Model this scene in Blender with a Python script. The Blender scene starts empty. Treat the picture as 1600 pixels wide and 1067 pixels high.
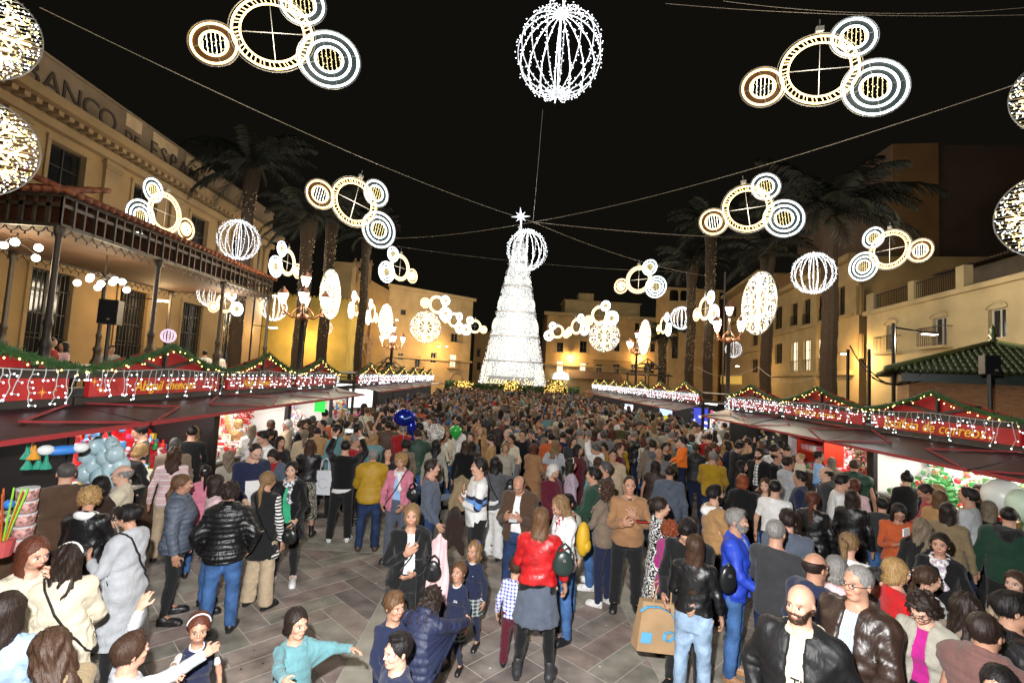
import bpy, math, random
import numpy as np
from mathutils import Vector, Matrix, Euler
R = math.radians
rnd = random.Random(7)
C = bpy.context.scene.collection
sc = bpy.context.scene

# ------------------------------------------------------------------ camera
CAM = np.array([0.0, 0.0, 3.05])
FPX = 755.0
_Y = np.array([-15, -53.5, -FPX]); _Y /= np.linalg.norm(_Y)
_Z = np.array([.055, 1.0, 0.0]); _Z[2] = (_Z[0]*-15+_Z[1]*-53.5)/FPX; _Z /= np.linalg.norm(_Z)
_X = np.cross(_Y, _Z)
RCW = np.array([_X, _Y, _Z])
cam = bpy.data.cameras.new('camera'); camo = bpy.data.objects.new('camera', cam); C.objects.link(camo)
m4 = Matrix.Identity(4)
for i in range(3):
    for j in range(3): m4[i][j] = RCW[i][j]
    m4[i][3] = CAM[i]
camo.matrix_world = m4
cam.sensor_width = 36; cam.lens = 36*FPX/1600; cam.clip_start = .05; cam.clip_end = 900
sc.camera = camo

# ------------------------------------------------------------------ light
w = bpy.data.worlds.new('World'); sc.world = w; w.use_nodes = True
nt = w.node_tree; bgn = nt.nodes['Background']
bgn.inputs[0].default_value = (.006, .005, .004, 1); bgn.inputs[1].default_value = 1.0
sc.view_settings.view_transform = 'Standard'; sc.view_settings.look = 'None'
sc.view_settings.gamma = 1; sc.view_settings.exposure = 0.55; sc.view_settings.use_curve_mapping = False
cy = sc.cycles
cy.use_denoising = True
try: cy.denoiser = 'OPENIMAGEDENOISE'
except Exception: pass
cy.max_bounces = 4; cy.diffuse_bounces = 2; cy.glossy_bounces = 2; cy.transmission_bounces = 3; cy.transparent_max_bounces = 6
cy.caustics_reflective = False; cy.caustics_refractive = False
cy.sample_clamp_indirect = 4.0; cy.use_light_tree = True

def lamp(name, kind, loc, energy, color=(1, 1, 1), size=.1, parent=None, rot=None, **kw):
    if parent and parent.name.startswith('light_') and kind == 'POINT': energy *= 2.7
    l = bpy.data.lights.new(name, kind); l.energy = energy; l.color = color
    if kind in ('POINT', 'SPOT'): l.shadow_soft_size = size
    if kind == 'AREA': l.size = size
    for k, v in kw.items(): setattr(l, k, v)
    o = bpy.data.objects.new(name, l); C.objects.link(o); o.location = loc
    if rot: o.rotation_euler = rot
    if parent: o.parent = parent
    return o
# the photographer's own flash, held a little above and left of the lens
_fl = lamp('camera_flash', 'SPOT', (-.22, .05, 3.38), 1750, (1.0, .985, .97), .04, spot_size=R(140), spot_blend=.6)
_fl.rotation_euler = (R(86), 0, R(0))

# ------------------------------------------------------------------ photo pixel -> point on a real plane
def _ray(x, y): return RCW @ np.array([x-800, -(y-533.5), -FPX])
def at_z(x, y, h):
    d = _ray(x, y); return CAM + d*(h-CAM[2])/d[2]
def at_y(x, y, D):
    d = _ray(x, y); return CAM + d*D/d[1]
def at_x(x, y, X):
    d = _ray(x, y); return CAM + d*X/d[0]
def at_line(x, y, x0, y0, s):
    """point where the ray meets the vertical plane X = x0 + s*(Y-y0)"""
    d = _ray(x, y); t = (x0 - s*y0)/(d[0]-s*d[1]); return CAM + d*t

# ------------------------------------------------------------------ tags
def tag(o, label=None, cat=None, group=None, kind=None):
    if label: o['label'] = label
    if cat: o['category'] = cat
    if group: o['group'] = group
    if kind: o['kind'] = kind
    return o
def empty(name, loc, rz=0, label=None, cat=None, group=None):
    o = bpy.data.objects.new(name, None); C.objects.link(o); o.location = loc; o.rotation_euler = (0, 0, rz)
    o.empty_display_size = .2
    return tag(o, label, cat, group)
_kids = {}
def copy_tree(o, parent=None):
    c = o.copy(); C.objects.link(c); c.parent = parent
    for ch in list(o.children): copy_tree(ch, c)
    return c

# ------------------------------------------------------------------ materials
_mats = {}
def _new(name):
    m = bpy.data.materials.new(name); m.use_nodes = True
    nt = m.node_tree; return m, nt, nt.nodes['Principled BSDF']
def mat(name, col, rough=.6, metal=0, noise=0, nscale=8, bump=0, bscale=60, emit=None, es=0, spec=.5, coat=0, alpha=1, attr=None, samp=True, sheen=0, world=False):
    key = (name, tuple(col), rough, emit, es, attr)
    if key in _mats: return _mats[key]
    m, nt, b = _new(name); N = nt.nodes; L = nt.links
    b.inputs['Base Color'].default_value = (*col, 1); b.inputs['Roughness'].default_value = rough
    b.inputs['Metallic'].default_value = metal; b.inputs['Specular IOR Level'].default_value = spec
    if coat: b.inputs['Coat Weight'].default_value = coat; b.inputs['Coat Roughness'].default_value = .12
    if sheen: b.inputs['Sheen Weight'].default_value = sheen
    if alpha < 1: b.inputs['Alpha'].default_value = alpha
    src = None
    if attr:
        a = N.new('ShaderNodeAttribute'); a.attribute_name = attr; src = a.outputs['Color']; L.new(src, b.inputs['Base Color'])
    if noise or bump:
        tc = N.new('ShaderNodeTexCoord')
        if world: tc = N.new('ShaderNodeNewGeometry')
        co_ = tc.outputs['Position' if world else 'Object']
    if noise:
        t = N.new('ShaderNodeTexNoise'); t.inputs['Scale'].default_value = nscale; t.inputs['Detail'].default_value = 5
        L.new(co_, t.inputs['Vector'])
        mr = N.new('ShaderNodeMapRange'); mr.inputs[1].default_value = .3; mr.inputs[2].default_value = .7
        mr.inputs[3].default_value = 1-noise; mr.inputs[4].default_value = 1+noise
        L.new(t.outputs['Fac'], mr.inputs[0])
        mx = N.new('ShaderNodeVectorMath'); mx.operation = 'SCALE'
        if src: L.new(src, mx.inputs[0])
        else: mx.inputs[0].default_value = col
        L.new(mr.outputs[0], mx.inputs['Scale']); L.new(mx.outputs[0], b.inputs['Base Color'])
    if bump:
        t2 = N.new('ShaderNodeTexNoise'); t2.inputs['Scale'].default_value = bscale; t2.inputs['Detail'].default_value = 3
        L.new(co_, t2.inputs['Vector'])
        bp = N.new('ShaderNodeBump'); bp.inputs['Strength'].default_value = bump; bp.inputs['Distance'].default_value = .01
        L.new(t2.outputs['Fac'], bp.inputs['Height']); L.new(bp.outputs[0], b.inputs['Normal'])
    if emit:
        b.inputs['Emission Color'].default_value = (*emit, 1); b.inputs['Emission Strength'].default_value = es
        if not samp: m.cycles.emission_sampling = 'NONE'
    _mats[key] = m
    return m
def glow(name, col, s, samp=False):
    key = ('glow', name, tuple(col), s)
    if key in _mats: return _mats[key]
    m = bpy.data.materials.new(name); m.use_nodes = True; nt = m.node_tree; nt.nodes.clear()
    e = nt.nodes.new('ShaderNodeEmission'); o = nt.nodes.new('ShaderNodeOutputMaterial')
    e.inputs[0].default_value = (*col, 1); e.inputs[1].default_value = s; nt.links.new(e.outputs[0], o.inputs[0])
    if not samp: m.cycles.emission_sampling = 'NONE'
    _mats[key] = m; return m

# ------------------------------------------------------------------ mesh builder
class MB:
    def __init__(s): s.v = []; s.f = []; s.mi = []; s.n = 0
    def add(s, V, F, mi=0):
        b = s.n; s.v.extend([tuple(map(float, p)) for p in V]); s.n += len(V)
        for f in F: s.f.append([i+b for i in f]); s.mi.append(mi)
        return s
    def box(s, c, d, rz=0, mi=0, M=None):
        h = [q/2 for q in d]; V = []
        for x in (-1, 1):
            for y in (-1, 1):
                for z in (-1, 1): V.append(Vector((x*h[0], y*h[1], z*h[2])))
        Rm = M if M is not None else Matrix.Rotation(rz, 3, 'Z')
        V = [Rm @ p + Vector(c) for p in V]
        return s.add(V, [(0, 1, 3, 2), (4, 6, 7, 5), (0, 4, 5, 1), (2, 3, 7, 6), (0, 2, 6, 4), (1, 5, 7, 3)], mi)
    def bar(s, a, b, w, h=None, mi=0, up=(0, 0, 1)):
        """box beam from a to b"""
        a = Vector(a); b = Vector(b); h = h or w; d = (b-a); L = d.length
        if L < 1e-6: return s
        z = d/L; x = z.cross(Vector(up)); x = x.normalized() if x.length > 1e-4 else Vector((1, 0, 0)); y = z.cross(x)
        M = Matrix((x, y, z)).transposed()
        return s.box((a+b)/2, (w, h, L), M=M, mi=mi)
    def tube(s, pts, r, n=6, mi=0, cap=True, closed=False):
        pts = [Vector(p) for p in pts]; k = len(pts)
        rs = r if isinstance(r, (list, tuple)) else [r]*k
        base = s.n; V = []; prev = None
        for i, p in enumerate(pts):
            if closed: d = pts[(i+1) % k]-pts[i-1]
            else: d = pts[min(i+1, k-1)]-pts[max(i-1, 0)]
            d = d.normalized() if d.length > 0 else Vector((0, 0, 1))
            if prev is None:
                x = d.orthogonal().normalized()
            else:
                x = prev - d*prev.dot(d); x = x.normalized() if x.length > 1e-5 else d.orthogonal().normalized()
            prev = x; y = d.cross(x)
            for j in range(n):
                a = 2*math.pi*j/n; V.append(p + (x*math.cos(a)+y*math.sin(a))*rs[i])
        F = []
        for i in range(k if closed else k-1):
            i2 = (i+1) % k
            for j in range(n):
                j2 = (j+1) % n; F.append((i*n+j, i*n+j2, i2*n+j2, i2*n+j))
        if cap and not closed: F.append(tuple(range(n-1, -1, -1))); F.append(tuple((k-1)*n+j for j in range(n)))
        return s.add(V, F, mi)
    def lathe(s, prof, c=(0, 0, 0), n=12, mi=0, a0=0, a1=2*math.pi, cap=True):
        k = len(prof); full = abs(a1-a0-2*math.pi) < 1e-6; cols = n if full else n+1; V = []
        for (r, z) in prof:
            for j in range(cols):
                a = a0+(a1-a0)*j/n; V.append((c[0]+r*math.cos(a), c[1]+r*math.sin(a), c[2]+z))
        F = []
        for i in range(k-1):
            for j in range(n):
                j2 = (j+1) % cols; F.append((i*cols+j, i*cols+j2, (i+1)*cols+j2, (i+1)*cols+j))
        if cap and full:
            F.append(tuple(range(cols-1, -1, -1))); F.append(tuple((k-1)*cols+j for j in range(cols)))
        return s.add(V, F, mi)
    def ball(s, c, r, n=8, m=5, mi=0, sc3=(1, 1, 1)):
        V = [(c[0], c[1], c[2]+r*sc3[2])]
        for i in range(1, m):
            t = math.pi*i/m
            for j in range(n):
                a = 2*math.pi*j/n
                V.append((c[0]+r*sc3[0]*math.sin(t)*math.cos(a), c[1]+r*sc3[1]*math.sin(t)*math.sin(a), c[2]+r*sc3[2]*math.cos(t)))
        V.append((c[0], c[1], c[2]-r*sc3[2])); F = []
        for j in range(n): F.append((0, 1+j, 1+(j+1) % n))
        for i in range(m-2):
            for j in range(n):
                a = 1+i*n+j; b = 1+i*n+(j+1) % n; F.append((a, a+n, b+n, b))
        l = len(V)-1
        for j in range(n): F.append((l, 1+(m-2)*n+(j+1) % n, 1+(m-2)*n+j))
        return s.add(V, F, mi)
    def octa(s, c, r, mi=0):
        x, y, z = c
        return s.add([(x+r, y, z), (x-r, y, z), (x, y+r, z), (x, y-r, z), (x, y, z+r), (x, y, z-r)],
                     [(0, 2, 4), (2, 1, 4), (1, 3, 4), (3, 0, 4), (2, 0, 5), (1, 2, 5), (3, 1, 5), (0, 3, 5)], mi)
    def prism(s, poly, axis, a, b, mi=0):
        """extrude the 2-D polygon between a and b along axis 0/1/2"""
        def P(u, v, t): return (t, u, v) if axis == 0 else ((u, t, v) if axis == 1 else (u, v, t))
        n = len(poly); V = [P(u, v, a) for u, v in poly]+[P(u, v, b) for u, v in poly]
        F = [tuple(range(n)), tuple(range(2*n-1, n-1, -1))]+[(i, i+n, (i+1) % n+n, (i+1) % n) for i in range(n)]
        return s.add(V, F, mi)
    def mesh(s, name, mats):
        me = bpy.data.meshes.new(name); me.from_pydata(s.v, [], s.f)
        for m in (mats if isinstance(mats, (list, tuple)) else [mats]): me.materials.append(m)
        if any(s.mi): me.polygons.foreach_set('material_index', s.mi)
        return me
    def obj(s, name, mats, parent=None, loc=None, rz=0, smooth=False, fix=True):
        me = s.mesh(name, mats)
        if fix:
            import bmesh
            bm = bmesh.new(); bm.from_mesh(me); bmesh.ops.recalc_face_normals(bm, faces=bm.faces); bm.to_mesh(me); bm.free()
        if smooth: me.polygons.foreach_set('use_smooth', [True]*len(me.polygons))
        o = bpy.data.objects.new(name, me); C.objects.link(o)
        if parent: o.parent = parent
        if loc is not None: o.location = loc
        if rz: o.rotation_euler = (0, 0, rz)
        return o
def inst(name, me, parent=None, loc=(0, 0, 0), rot=(0, 0, 0), scale=(1, 1, 1)):
    o = bpy.data.objects.new(name, me); C.objects.link(o); o.location = loc; o.rotation_euler = rot; o.scale = scale
    if parent: o.parent = parent
    return o
def text_obj(name, s, size, m, parent, M4, ext=.01, shear=0, align='CENTER', bevel=0):
    cu = bpy.data.curves.new(name, 'FONT'); cu.body = s; cu.size = size; cu.extrude = ext; cu.align_x = align; cu.align_y = 'CENTER'
    cu.shear = shear; cu.resolution_u = 3; cu.bevel_depth = bevel
    cu.materials.append(m); t = bpy.data.objects.new(name, cu); me = bpy.data.meshes.new_from_object(t); bpy.data.objects.remove(t)
    me.name = name
    o = bpy.data.objects.new(name, me); C.objects.link(o); o.parent = parent; o.matrix_local = M4
    return o
def frame_mat(loc, xdir, zdir):
    """4x4: local X along xdir, local Y along zdir (text up), local Z = facing"""
    x = Vector(xdir).normalized(); y = Vector(zdir).normalized(); z = x.cross(y)
    M = Matrix((x, y, z)).transposed().to_4x4(); M.translation = Vector(loc); return M
# ------------------------------------------------------------------ implicit surfaces -> meshes
def smin(a, b, k):
    h = np.clip(.5+.5*(b-a)/k, 0, 1); return b*(1-h)+a*h-k*h*(1-h)
def smax(a, b, k): return -smin(-a, -b, k)
def cone(P, a, b, ra, rb, fl=None):
    a = np.array(a, float); b = np.array(b, float); ab = b-a
    t = np.clip(((P-a) @ ab)/(ab @ ab), 0, 1); q = P-a-t[..., None]*ab
    if fl is not None: q = q/np.array(fl)
    return np.sqrt((q*q).sum(-1))-(ra+(rb-ra)*t)
def ell(P, c, r):
    r = np.array(r, float); q = (P-np.array(c))/r; k = np.sqrt((q*q).sum(-1)); return (k-1)*r.min()
def loft(P, rows):
    rows = np.array(rows); z = P[..., 2]
    a = np.interp(z, rows[:, 0], rows[:, 1]); b = np.interp(z, rows[:, 0], rows[:, 2]); c = np.interp(z, rows[:, 0], rows[:, 3])
    q = (np.abs(P[..., 0]/a)**2.3+np.abs((P[..., 1]-c)/b)**2.3)**(1/2.3)
    d = (q-1)*np.minimum(a, b)
    return np.maximum(d, np.maximum(rows[0, 0]-z, z-rows[-1, 0]))
def snets(fn, gx, gy, gz):
    X = np.stack(np.meshgrid(gx, gy, gz, indexing='ij'), -1); V = fn(X); I = V < 0
    nx, ny, nz = V.shape
    cs = [(0, 0, 0), (1, 0, 0), (0, 1, 0), (1, 1, 0), (0, 0, 1), (1, 0, 1), (0, 1, 1), (1, 1, 1)]
    cnt = sum(I[a:nx-1+a, b:ny-1+b, c:nz-1+c].astype(np.int8) for a, b, c in cs)
    act = (cnt > 0) & (cnt < 8); idx = -np.ones(act.shape, int); ii = np.argwhere(act); idx[act] = np.arange(len(ii))
    P = np.zeros((len(ii), 3)); W = np.zeros(len(ii))
    for e0, c0 in enumerate(cs):
        for c1 in cs[e0+1:]:
            if sum(abs(p-q) for p, q in zip(c0, c1)) != 1: continue
            a = ii+np.array(c0); b = ii+np.array(c1)
            va = V[a[:, 0], a[:, 1], a[:, 2]]; vb = V[b[:, 0], b[:, 1], b[:, 2]]; cr = (va < 0) != (vb < 0)
            t = np.where(cr, va/np.where(cr, va-vb, 1), 0)[:, None]
            pa = X[a[:, 0], a[:, 1], a[:, 2]]; pb = X[b[:, 0], b[:, 1], b[:, 2]]
            P += np.where(cr[:, None], pa+(pb-pa)*t, 0); W += cr
    P /= W[:, None]; Q = []
    for ax in range(3):
        s0 = [slice(None)]*3; s1 = [slice(None)]*3; s0[ax] = slice(0, -1); s1[ax] = slice(1, None)
        d = I[tuple(s0)] != I[tuple(s1)]; o1, o2 = [(1, 2), (2, 0), (0, 1)][ax]
        e = np.argwhere(d); ok = (e[:, o1] > 0) & (e[:, o2] > 0) & (e[:, o1] < V.shape[o1]-1) & (e[:, o2] < V.shape[o2]-1); e = e[ok]
        flip = I[e[:, 0], e[:, 1], e[:, 2]]
        u = np.zeros(3, int); u[o1] = 1; v = np.zeros(3, int); v[o2] = 1
        g = lambda q: idx[q[:, 0], q[:, 1], q[:, 2]]
        q4 = np.stack([g(e-u-v), g(e-v), g(e), g(e-u)], 1); q4[~flip] = q4[~flip][:, ::-1]; Q.append(q4)
    Q = np.concatenate(Q); Q = Q[(Q >= 0).all(1)]
    return P, Q
def grid(lo, hi, h): return np.arange(lo, hi+h, h)
def vgrid(lo, hi, segs, h):
    """non-uniform axis: cell h except within segs [(a,b,h2)]"""
    out = [lo]
    while out[-1] < hi:
        s = h
        for a, b, h2 in segs:
            if a-h2 <= out[-1] < b: s = h2
        out.append(out[-1]+s)
    return np.array(out)

# skeleton, metres, facing -Y, 1.75 m tall
J = dict(pelvis=(0, 0, .95), chest=(0, 0, 1.15), neck=(0, .015, 1.47), head=(0, .01, 1.53),
         sh=(.178, .01, 1.405), el=(.262, .015, 1.13), wr=(.325, -.01, .885), fi=(.355, -.03, .72),
         hip=(.09, .01, .91), kn=(.097, .0, .50), an=(.103, .03, .085), to=(.11, -.13, .03))
J = {k: np.array(v) for k, v in J.items()}
def mir(v, s): return np.array([v[0]*s, v[1], v[2]])
def torso(P, f, off=0.0):
    if f: rows = [(.83, .12, .10, .01), (.92, .172, .12, .012), (1.0, .155, .11, .0), (1.1, .125, .095, -.002), (1.25, .142, .105, -.008), (1.36, .15, .1, .0), (1.43, .12, .075, .015), (1.48, .06, .06, .02)]
    else: rows = [(.83, .12, .10, .01), (.92, .16, .115, .01), (1.0, .155, .115, -.002), (1.1, .15, .11, -.006), (1.25, .165, .115, -.006), (1.36, .172, .108, .003), (1.43, .135, .085, .015), (1.48, .065, .062, .02)]
    d = loft(P, rows)-.004
    if f:
        for s in (-1, 1): d = smin(d, ell(P, (s*.068, -.085, 1.275), (.058, .05, .055)), .05)
    for s in (-1, 1): d = smin(d, cone(P, (s*.1, .012, 1.41), mir(J['sh'], s)+np.array([-s*.005*(2 if f else 0), 0, -.004]), .058, .052 if f else .06), .05)
    return d-off
def armd(P, s, u0, u1, f1, f):
    k = .87 if f else 1.0
    d = cone(P, mir(J['sh'], s), mir(J['el'], s), u0*k, u1*k)
    return smin(d, cone(P, mir(J['el'], s), mir(J['wr'], s), u1*k, f1*k), .03)
def hand(P, s):
    w = mir(J['wr'], s); d = cone(P, w, w+np.array([s*.012, -.008, -.045]), .024, .026, (.75, 1.15, 1))
    pal = w+np.array([s*.014, -.012, -.078]); d = smin(d, ell(P, pal+np.array([0, 0, .012]), (.016, .041, .05)), .02)
    # four fingers side by side in Y, curled forward-inward, and a thumb
    for k, (dy, ln) in enumerate(((-.033, .072), (-.012, .08), (.01, .075), (.03, .058))):
        b = pal+np.array([s*.001, dy, -.022]); m = b+np.array([-s*.004, -.003, -ln*.55]); t = m+np.array([-s*.02, -.004, -ln*.42])
        d = np.minimum(d, smin(cone(P, b, m, .0098, .009), cone(P, m, t, .009, .0075), .004))
    b = pal+np.array([-s*.006, -.034, .028]); m = b+np.array([-s*.016, -.026, -.024]); t = m+np.array([-s*.007, -.007, -.032])
    return smin(d, smin(cone(P, b, m, .0135, .011), cone(P, m, t, .011, .0085), .006), .01)
def legd(P, s, f, o=0):
    g = 1.04 if f else 1
    d = cone(P, mir(J['hip'], s), mir(J['kn'], s), .094*g+o, .056+o)
    d = smin(d, cone(P, mir(J['kn'], s), mir(J['an'], s), .054+o, .036+o), .03)
    return smin(d, ell(P, (s*.1, .025, .36), (.052+o, .055+o, .12)), .03)
def headd(P, f):
    k = .96 if f else 1
    d = ell(P, (0, .012, 1.663), (.077*k, .097, .09))
    d = smin(d, ell(P, (0, -.03, 1.605), (.056*k, .062, .083)), .03)
    if not f: d = smin(d, ell(P, (0, -.055, 1.547), (.03, .03, .02)), .03)
    d = smin(d, ell(P, (0, -.084, 1.66), (.046, .016, .01)), .015)
    for s in (-1, 1):
        d = smax(d, -ell(P, (s*.03, -.106, 1.637), (.017, .014, .011)), .012)
        d = smin(d, ell(P, (s*.04, -.07, 1.605), (.018, .016, .016)), .02)
        d = smin(d, ell(P, (s*.079*k, .012, 1.625), (.009, .018, .031)), .006)
    d = smin(d, cone(P, (0, -.092, 1.648), (0, -.109, 1.611), .007, .0095), .012)
    d = smin(d, ell(P, (0, -.096, 1.604), (.015, .008, .006)), .008)
    d = smin(d, ell(P, (0, -.086, 1.576), (.022, .0115, .006)), .008)
    d = smin(d, ell(P, (0, -.085, 1.566), (.018, .0115, .006)), .006)
    return d
def neckd(P, f): return cone(P, (0, .025, 1.42), (0, .012, 1.58), .056 if f else .064, .05 if f else .058)
def bodyf(f, fine=True):
    def fn(P):
        d = torso(P, f); d = smin(d, neckd(P, f), .03); d = smin(d, headd(P, f), .018)
        for s in (-1, 1):
            a = armd(P, s, .05, .039, .026, f); d = smin(d, a, .03)
            if fine: d = smin(d, hand(P, s), .012)
            else:
                w = mir(J['wr'], s); d = smin(d, cone(P, w, w+np.array([s*.018, -.02, -.12]), .028, .022), .02)
            d = smin(d, legd(P, s, f), .03)
            d = smin(d, cone(P, mir(J['an'], s), mir(J['to'], s)+np.array([0, .02, .01]), .036, .026), .02)
        return d
    return fn
BONES = ['pelvis', 'chest', 'head', 'uaL', 'faL', 'haL', 'uaR', 'faR', 'haR', 'thL', 'shL', 'ftL', 'thR', 'shR', 'ftR']
def segs():
    S = [((0, 0, .86), (0, 0, 1.05)), ((0, 0, 1.17), (0, .01, 1.44)), ((0, .01, 1.53), (0, 0, 1.72))]
    for s in (1, -1): S += [(mir(J['sh'], s)+np.array([s*.02, 0, -.03]), mir(J['el'], s)), (mir(J['el'], s), mir(J['wr'], s)), (mir(J['wr'], s), mir(J['fi'], s))]
    for s in (1, -1): S += [(mir(J['hip'], s)-np.array([0, 0, .06]), mir(J['kn'], s)), (mir(J['kn'], s), mir(J['an'], s)), (mir(J['an'], s)-np.array([0, 0, .02]), mir(J['to'], s))]
    return S
def weights(P, mode='body'):
    if mode == 'head':
        W = np.zeros((len(P), 15)); z = P[:, 2]; t = np.clip((z-1.36)/.16, 0, 1); t = .35+.65*t; W[:, 2] = t; W[:, 1] = 1-t; return W
    D = []
    for a, b in segs():
        a = np.array(a); b = np.array(b); ab = b-a; t = np.clip(((P-a) @ ab)/(ab @ ab), 0, 1)
        D.append(np.sqrt(((P-a-t[:, None]*ab)**2).sum(1)))
    D = np.stack(D, 1); x, z = P[:, 0], P[:, 2]
    D[:, :2] -= .085; D[:, 9] -= .05; D[:, 12] -= .05; D[:, 2] -= .03   # thick parts reach further
    D = np.maximum(D, .0)
    D[x < .01, 3:6] += 1; D[x > -.01, 6:9] += 1
    if mode != 'skirt':
        D[x < -.02, 9:12] += 1; D[x > .02, 12:15] += 1
    mid = np.abs(x) < np.interp(z, [.8, 1.0, 1.12, 1.3], [.268, .235, .19, .14]); D[mid, 3:9] += .12
    # head only above the neck
    D[:, 2] += np.clip((1.5-z)*4, 0, 1)
    D[z > 1.56, 0:2] += 1; D[z > 1.5, 3:9] += 1
    W = np.exp(-(D-D.min(1)[:, None])/.022)
    if mode == 'skirt':
        t = np.clip((.95-z)/.45, 0, .8); W[:] = 0
        sL = np.clip(.5+x/.24, 0, 1); W[:, 0] = 1-t; W[:, 9] = t*sL; W[:, 12] = t*(1-sL)
        up = z > 1.1; W[up, 0] = np.clip((1.25-z[up])/.15, 0, 1); W[up, 1] = 1-W[up, 0]; W[up, 9] = W[up, 12] = 0
        return W/W.sum(1)[:, None]
    W[W < .02] = 0
    return W/W.sum(1)[:, None]

# ---- wrinkles shared by all cloth
def wr(P, a, fz=1.0):
    x, y, z = P[..., 0], P[..., 1], P[..., 2]
    return a*(np.sin(31*z*fz+9*x+6*np.sin(13*y+4*x))*.45+np.sin(17*x+23*z*fz+5*np.sin(11*z))*.4+np.sin(47*z-21*y+3*np.sin(19*x))*.3)
def puffy(P, sp=.062, a=.011):
    z = P[..., 2]; x = np.abs(P[..., 0]); zz = np.where(x > .2, z*.96+x*.3, z)
    return a*(np.abs(np.sin(math.pi*zz/sp))**.6-.5)
def topf(kind, f):
    """garment distance field; kinds: tee, sweater, jacket, puffer, coat, cardigan, vest"""
    K = dict(sweater=(.016, .058, .052, .046, .02, .86, .006), tee=(.010, .052, .046, .034, .35, .90, .005),
             jacket=(.026, .066, .058, .048, .01, .84, .008), puffer=(.040, .078, .070, .056, .01, .84, .004),
             coat=(.032, .068, .060, .052, .01, .44, .009), vest=(.036, .0, .0, .0, 9, .86, .004),
             longcardi=(.028, .066, .056, .050, .01, .66, .009), cropped=(.024, .064, .056, .048, .01, .99, .008))[kind]
    off, u0, u1, f1, cut, hem, wa = K
    def fn(P):
        z = P[..., 2]; x = P[..., 0]
        d = torso(P, f, off)
        if hem < .9 and kind not in ('coat', 'longcardi'):
            d = smin(d, loft(P, [(hem-.02, .175+off*.5, .125+off*.6, .008), (1.0, .165+off*.4, .12+off*.5, 0), (1.12, .15, .11, 0)]), .03)
        if kind in ('coat', 'longcardi'):
            d = smin(d, loft(P, [(hem-.02, .25 if f else .235, .2, .01), (.9, .2, .15, .01), (1.1, .16, .12, 0)]), .04)
        if u0:
            for s in (-1, 1):
                a = armd(P, s, u0, u1, f1, f)
                if kind == 'tee':
                    ab = J['el']-J['sh']; t = ((P-mir(J['sh'], s)) @ mir(ab, s))/(ab @ ab); a = np.maximum(a, (t-.72)*.27)
                else:
                    ab = J['wr']-J['el']; t = ((P-mir(J['el'], s)) @ mir(ab, s))/(ab @ ab); a = np.maximum(a, (t-1.02+.0)*.25)
                d = smin(d, a, .045)
        # collar ring
        if kind in ('jacket', 'coat', 'longcardi', 'cropped'):
            d = smin(d, cone(P, (0, .03, 1.43), (0, .02, 1.485), .085, .075), .015)
        elif kind in ('puffer', 'vest'):
            d = smin(d, cone(P, (0, .03, 1.43), (0, .015, 1.515), .092, .08), .015)
        else:
            d = smin(d, cone(P, (0, .025, 1.42), (0, .018, 1.47), .07, .064), .02)
        d = np.maximum(d, hem-z)
        top = {'puffer': 1.535, 'vest': 1.535, 'jacket': 1.505, 'coat': 1.51, 'longcardi': 1.5, 'cropped': 1.505}.get(kind, 1.478)
        d = np.maximum(d, z-top-P[..., 1]*.35)
        # hollow the neck so that the throat shows
        d = smax(d, -(cone(P, (0, -.01, 1.46), (0, -.03, 1.6), .058, .075)), .006)
        if kind in ('puffer', 'vest'): d = d-puffy(P)
        d = d-wr(P, wa)
        return d
    return fn
def openf(kind, f, w0=.03, w1=.085):
    base = topf(kind, f)
    def fn(P):
        d = base(P); z = P[..., 2]
        wdt = np.interp(z, [.4, .9, 1.2, 1.42, 1.5], [w1, w1*.95, w1*.6, w0+.015, .05])
        slab = np.maximum(np.abs(P[..., 0])-wdt, P[..., 1]+.02)
        base_d = d
        inner = torso(P, f, .001)
        carve = np.maximum(slab, -inner); carve = np.maximum(carve, -(neckd(P, f)-.002))
        return smax(base_d, -carve, .008)
    return fn
def botf(kind, f):
    def fn(P):
        z = P[..., 2]
        if kind in ('skirt', 'midi', 'dress'):
            hem = {'skirt': .58, 'midi': .33, 'dress': .52}[kind]
            w = {'skirt': .215, 'midi': .2, 'dress': .24}[kind]
            d = loft(P, [(hem-.03, w, w*.8, .01), (.88, .19, .145, .012), (1.0, .158, .118, .0), (1.06, .14, .1, 0)])
            d = np.maximum(d, hem-z)
            if kind == 'skirt': d = d-.006*np.sin(np.arctan2(P[..., 1], P[..., 0])*14)*np.clip((.95-z)*3, 0, 1)
            return d-wr(P, .005)
        o = {'trousers': .014, 'jeans': .010, 'slim': .003, 'wide': .028}[kind]
        d = smin(loft(P, [(.82, .14+o, .11+o, .012), (.92, .168+o, .12+o, .012), (1.0, .158+o, .115+o, 0), (1.07, .145+o, .108+o, 0)]), legd(P, 1, f, o), .025)
        d = smin(d, legd(P, -1, f, o), .025)
        if kind in ('trousers', 'wide', 'jeans'):
            e = {'trousers': .016, 'wide': .042, 'jeans': .01}[kind]
            for s in (-1, 1): d = smin(d, cone(P, mir(J['kn'], s), mir(J['an'], s)-np.array([0, .01, .02]), .058+e*.6, .05+e), .02)
        d = np.maximum(d, np.maximum(.055-z, z-1.05))
        return d-wr(P, .005, 1.3)-wr(P, .004, 2.3)*np.clip((.3-z)*6, 0, 1)
    return fn
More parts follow.
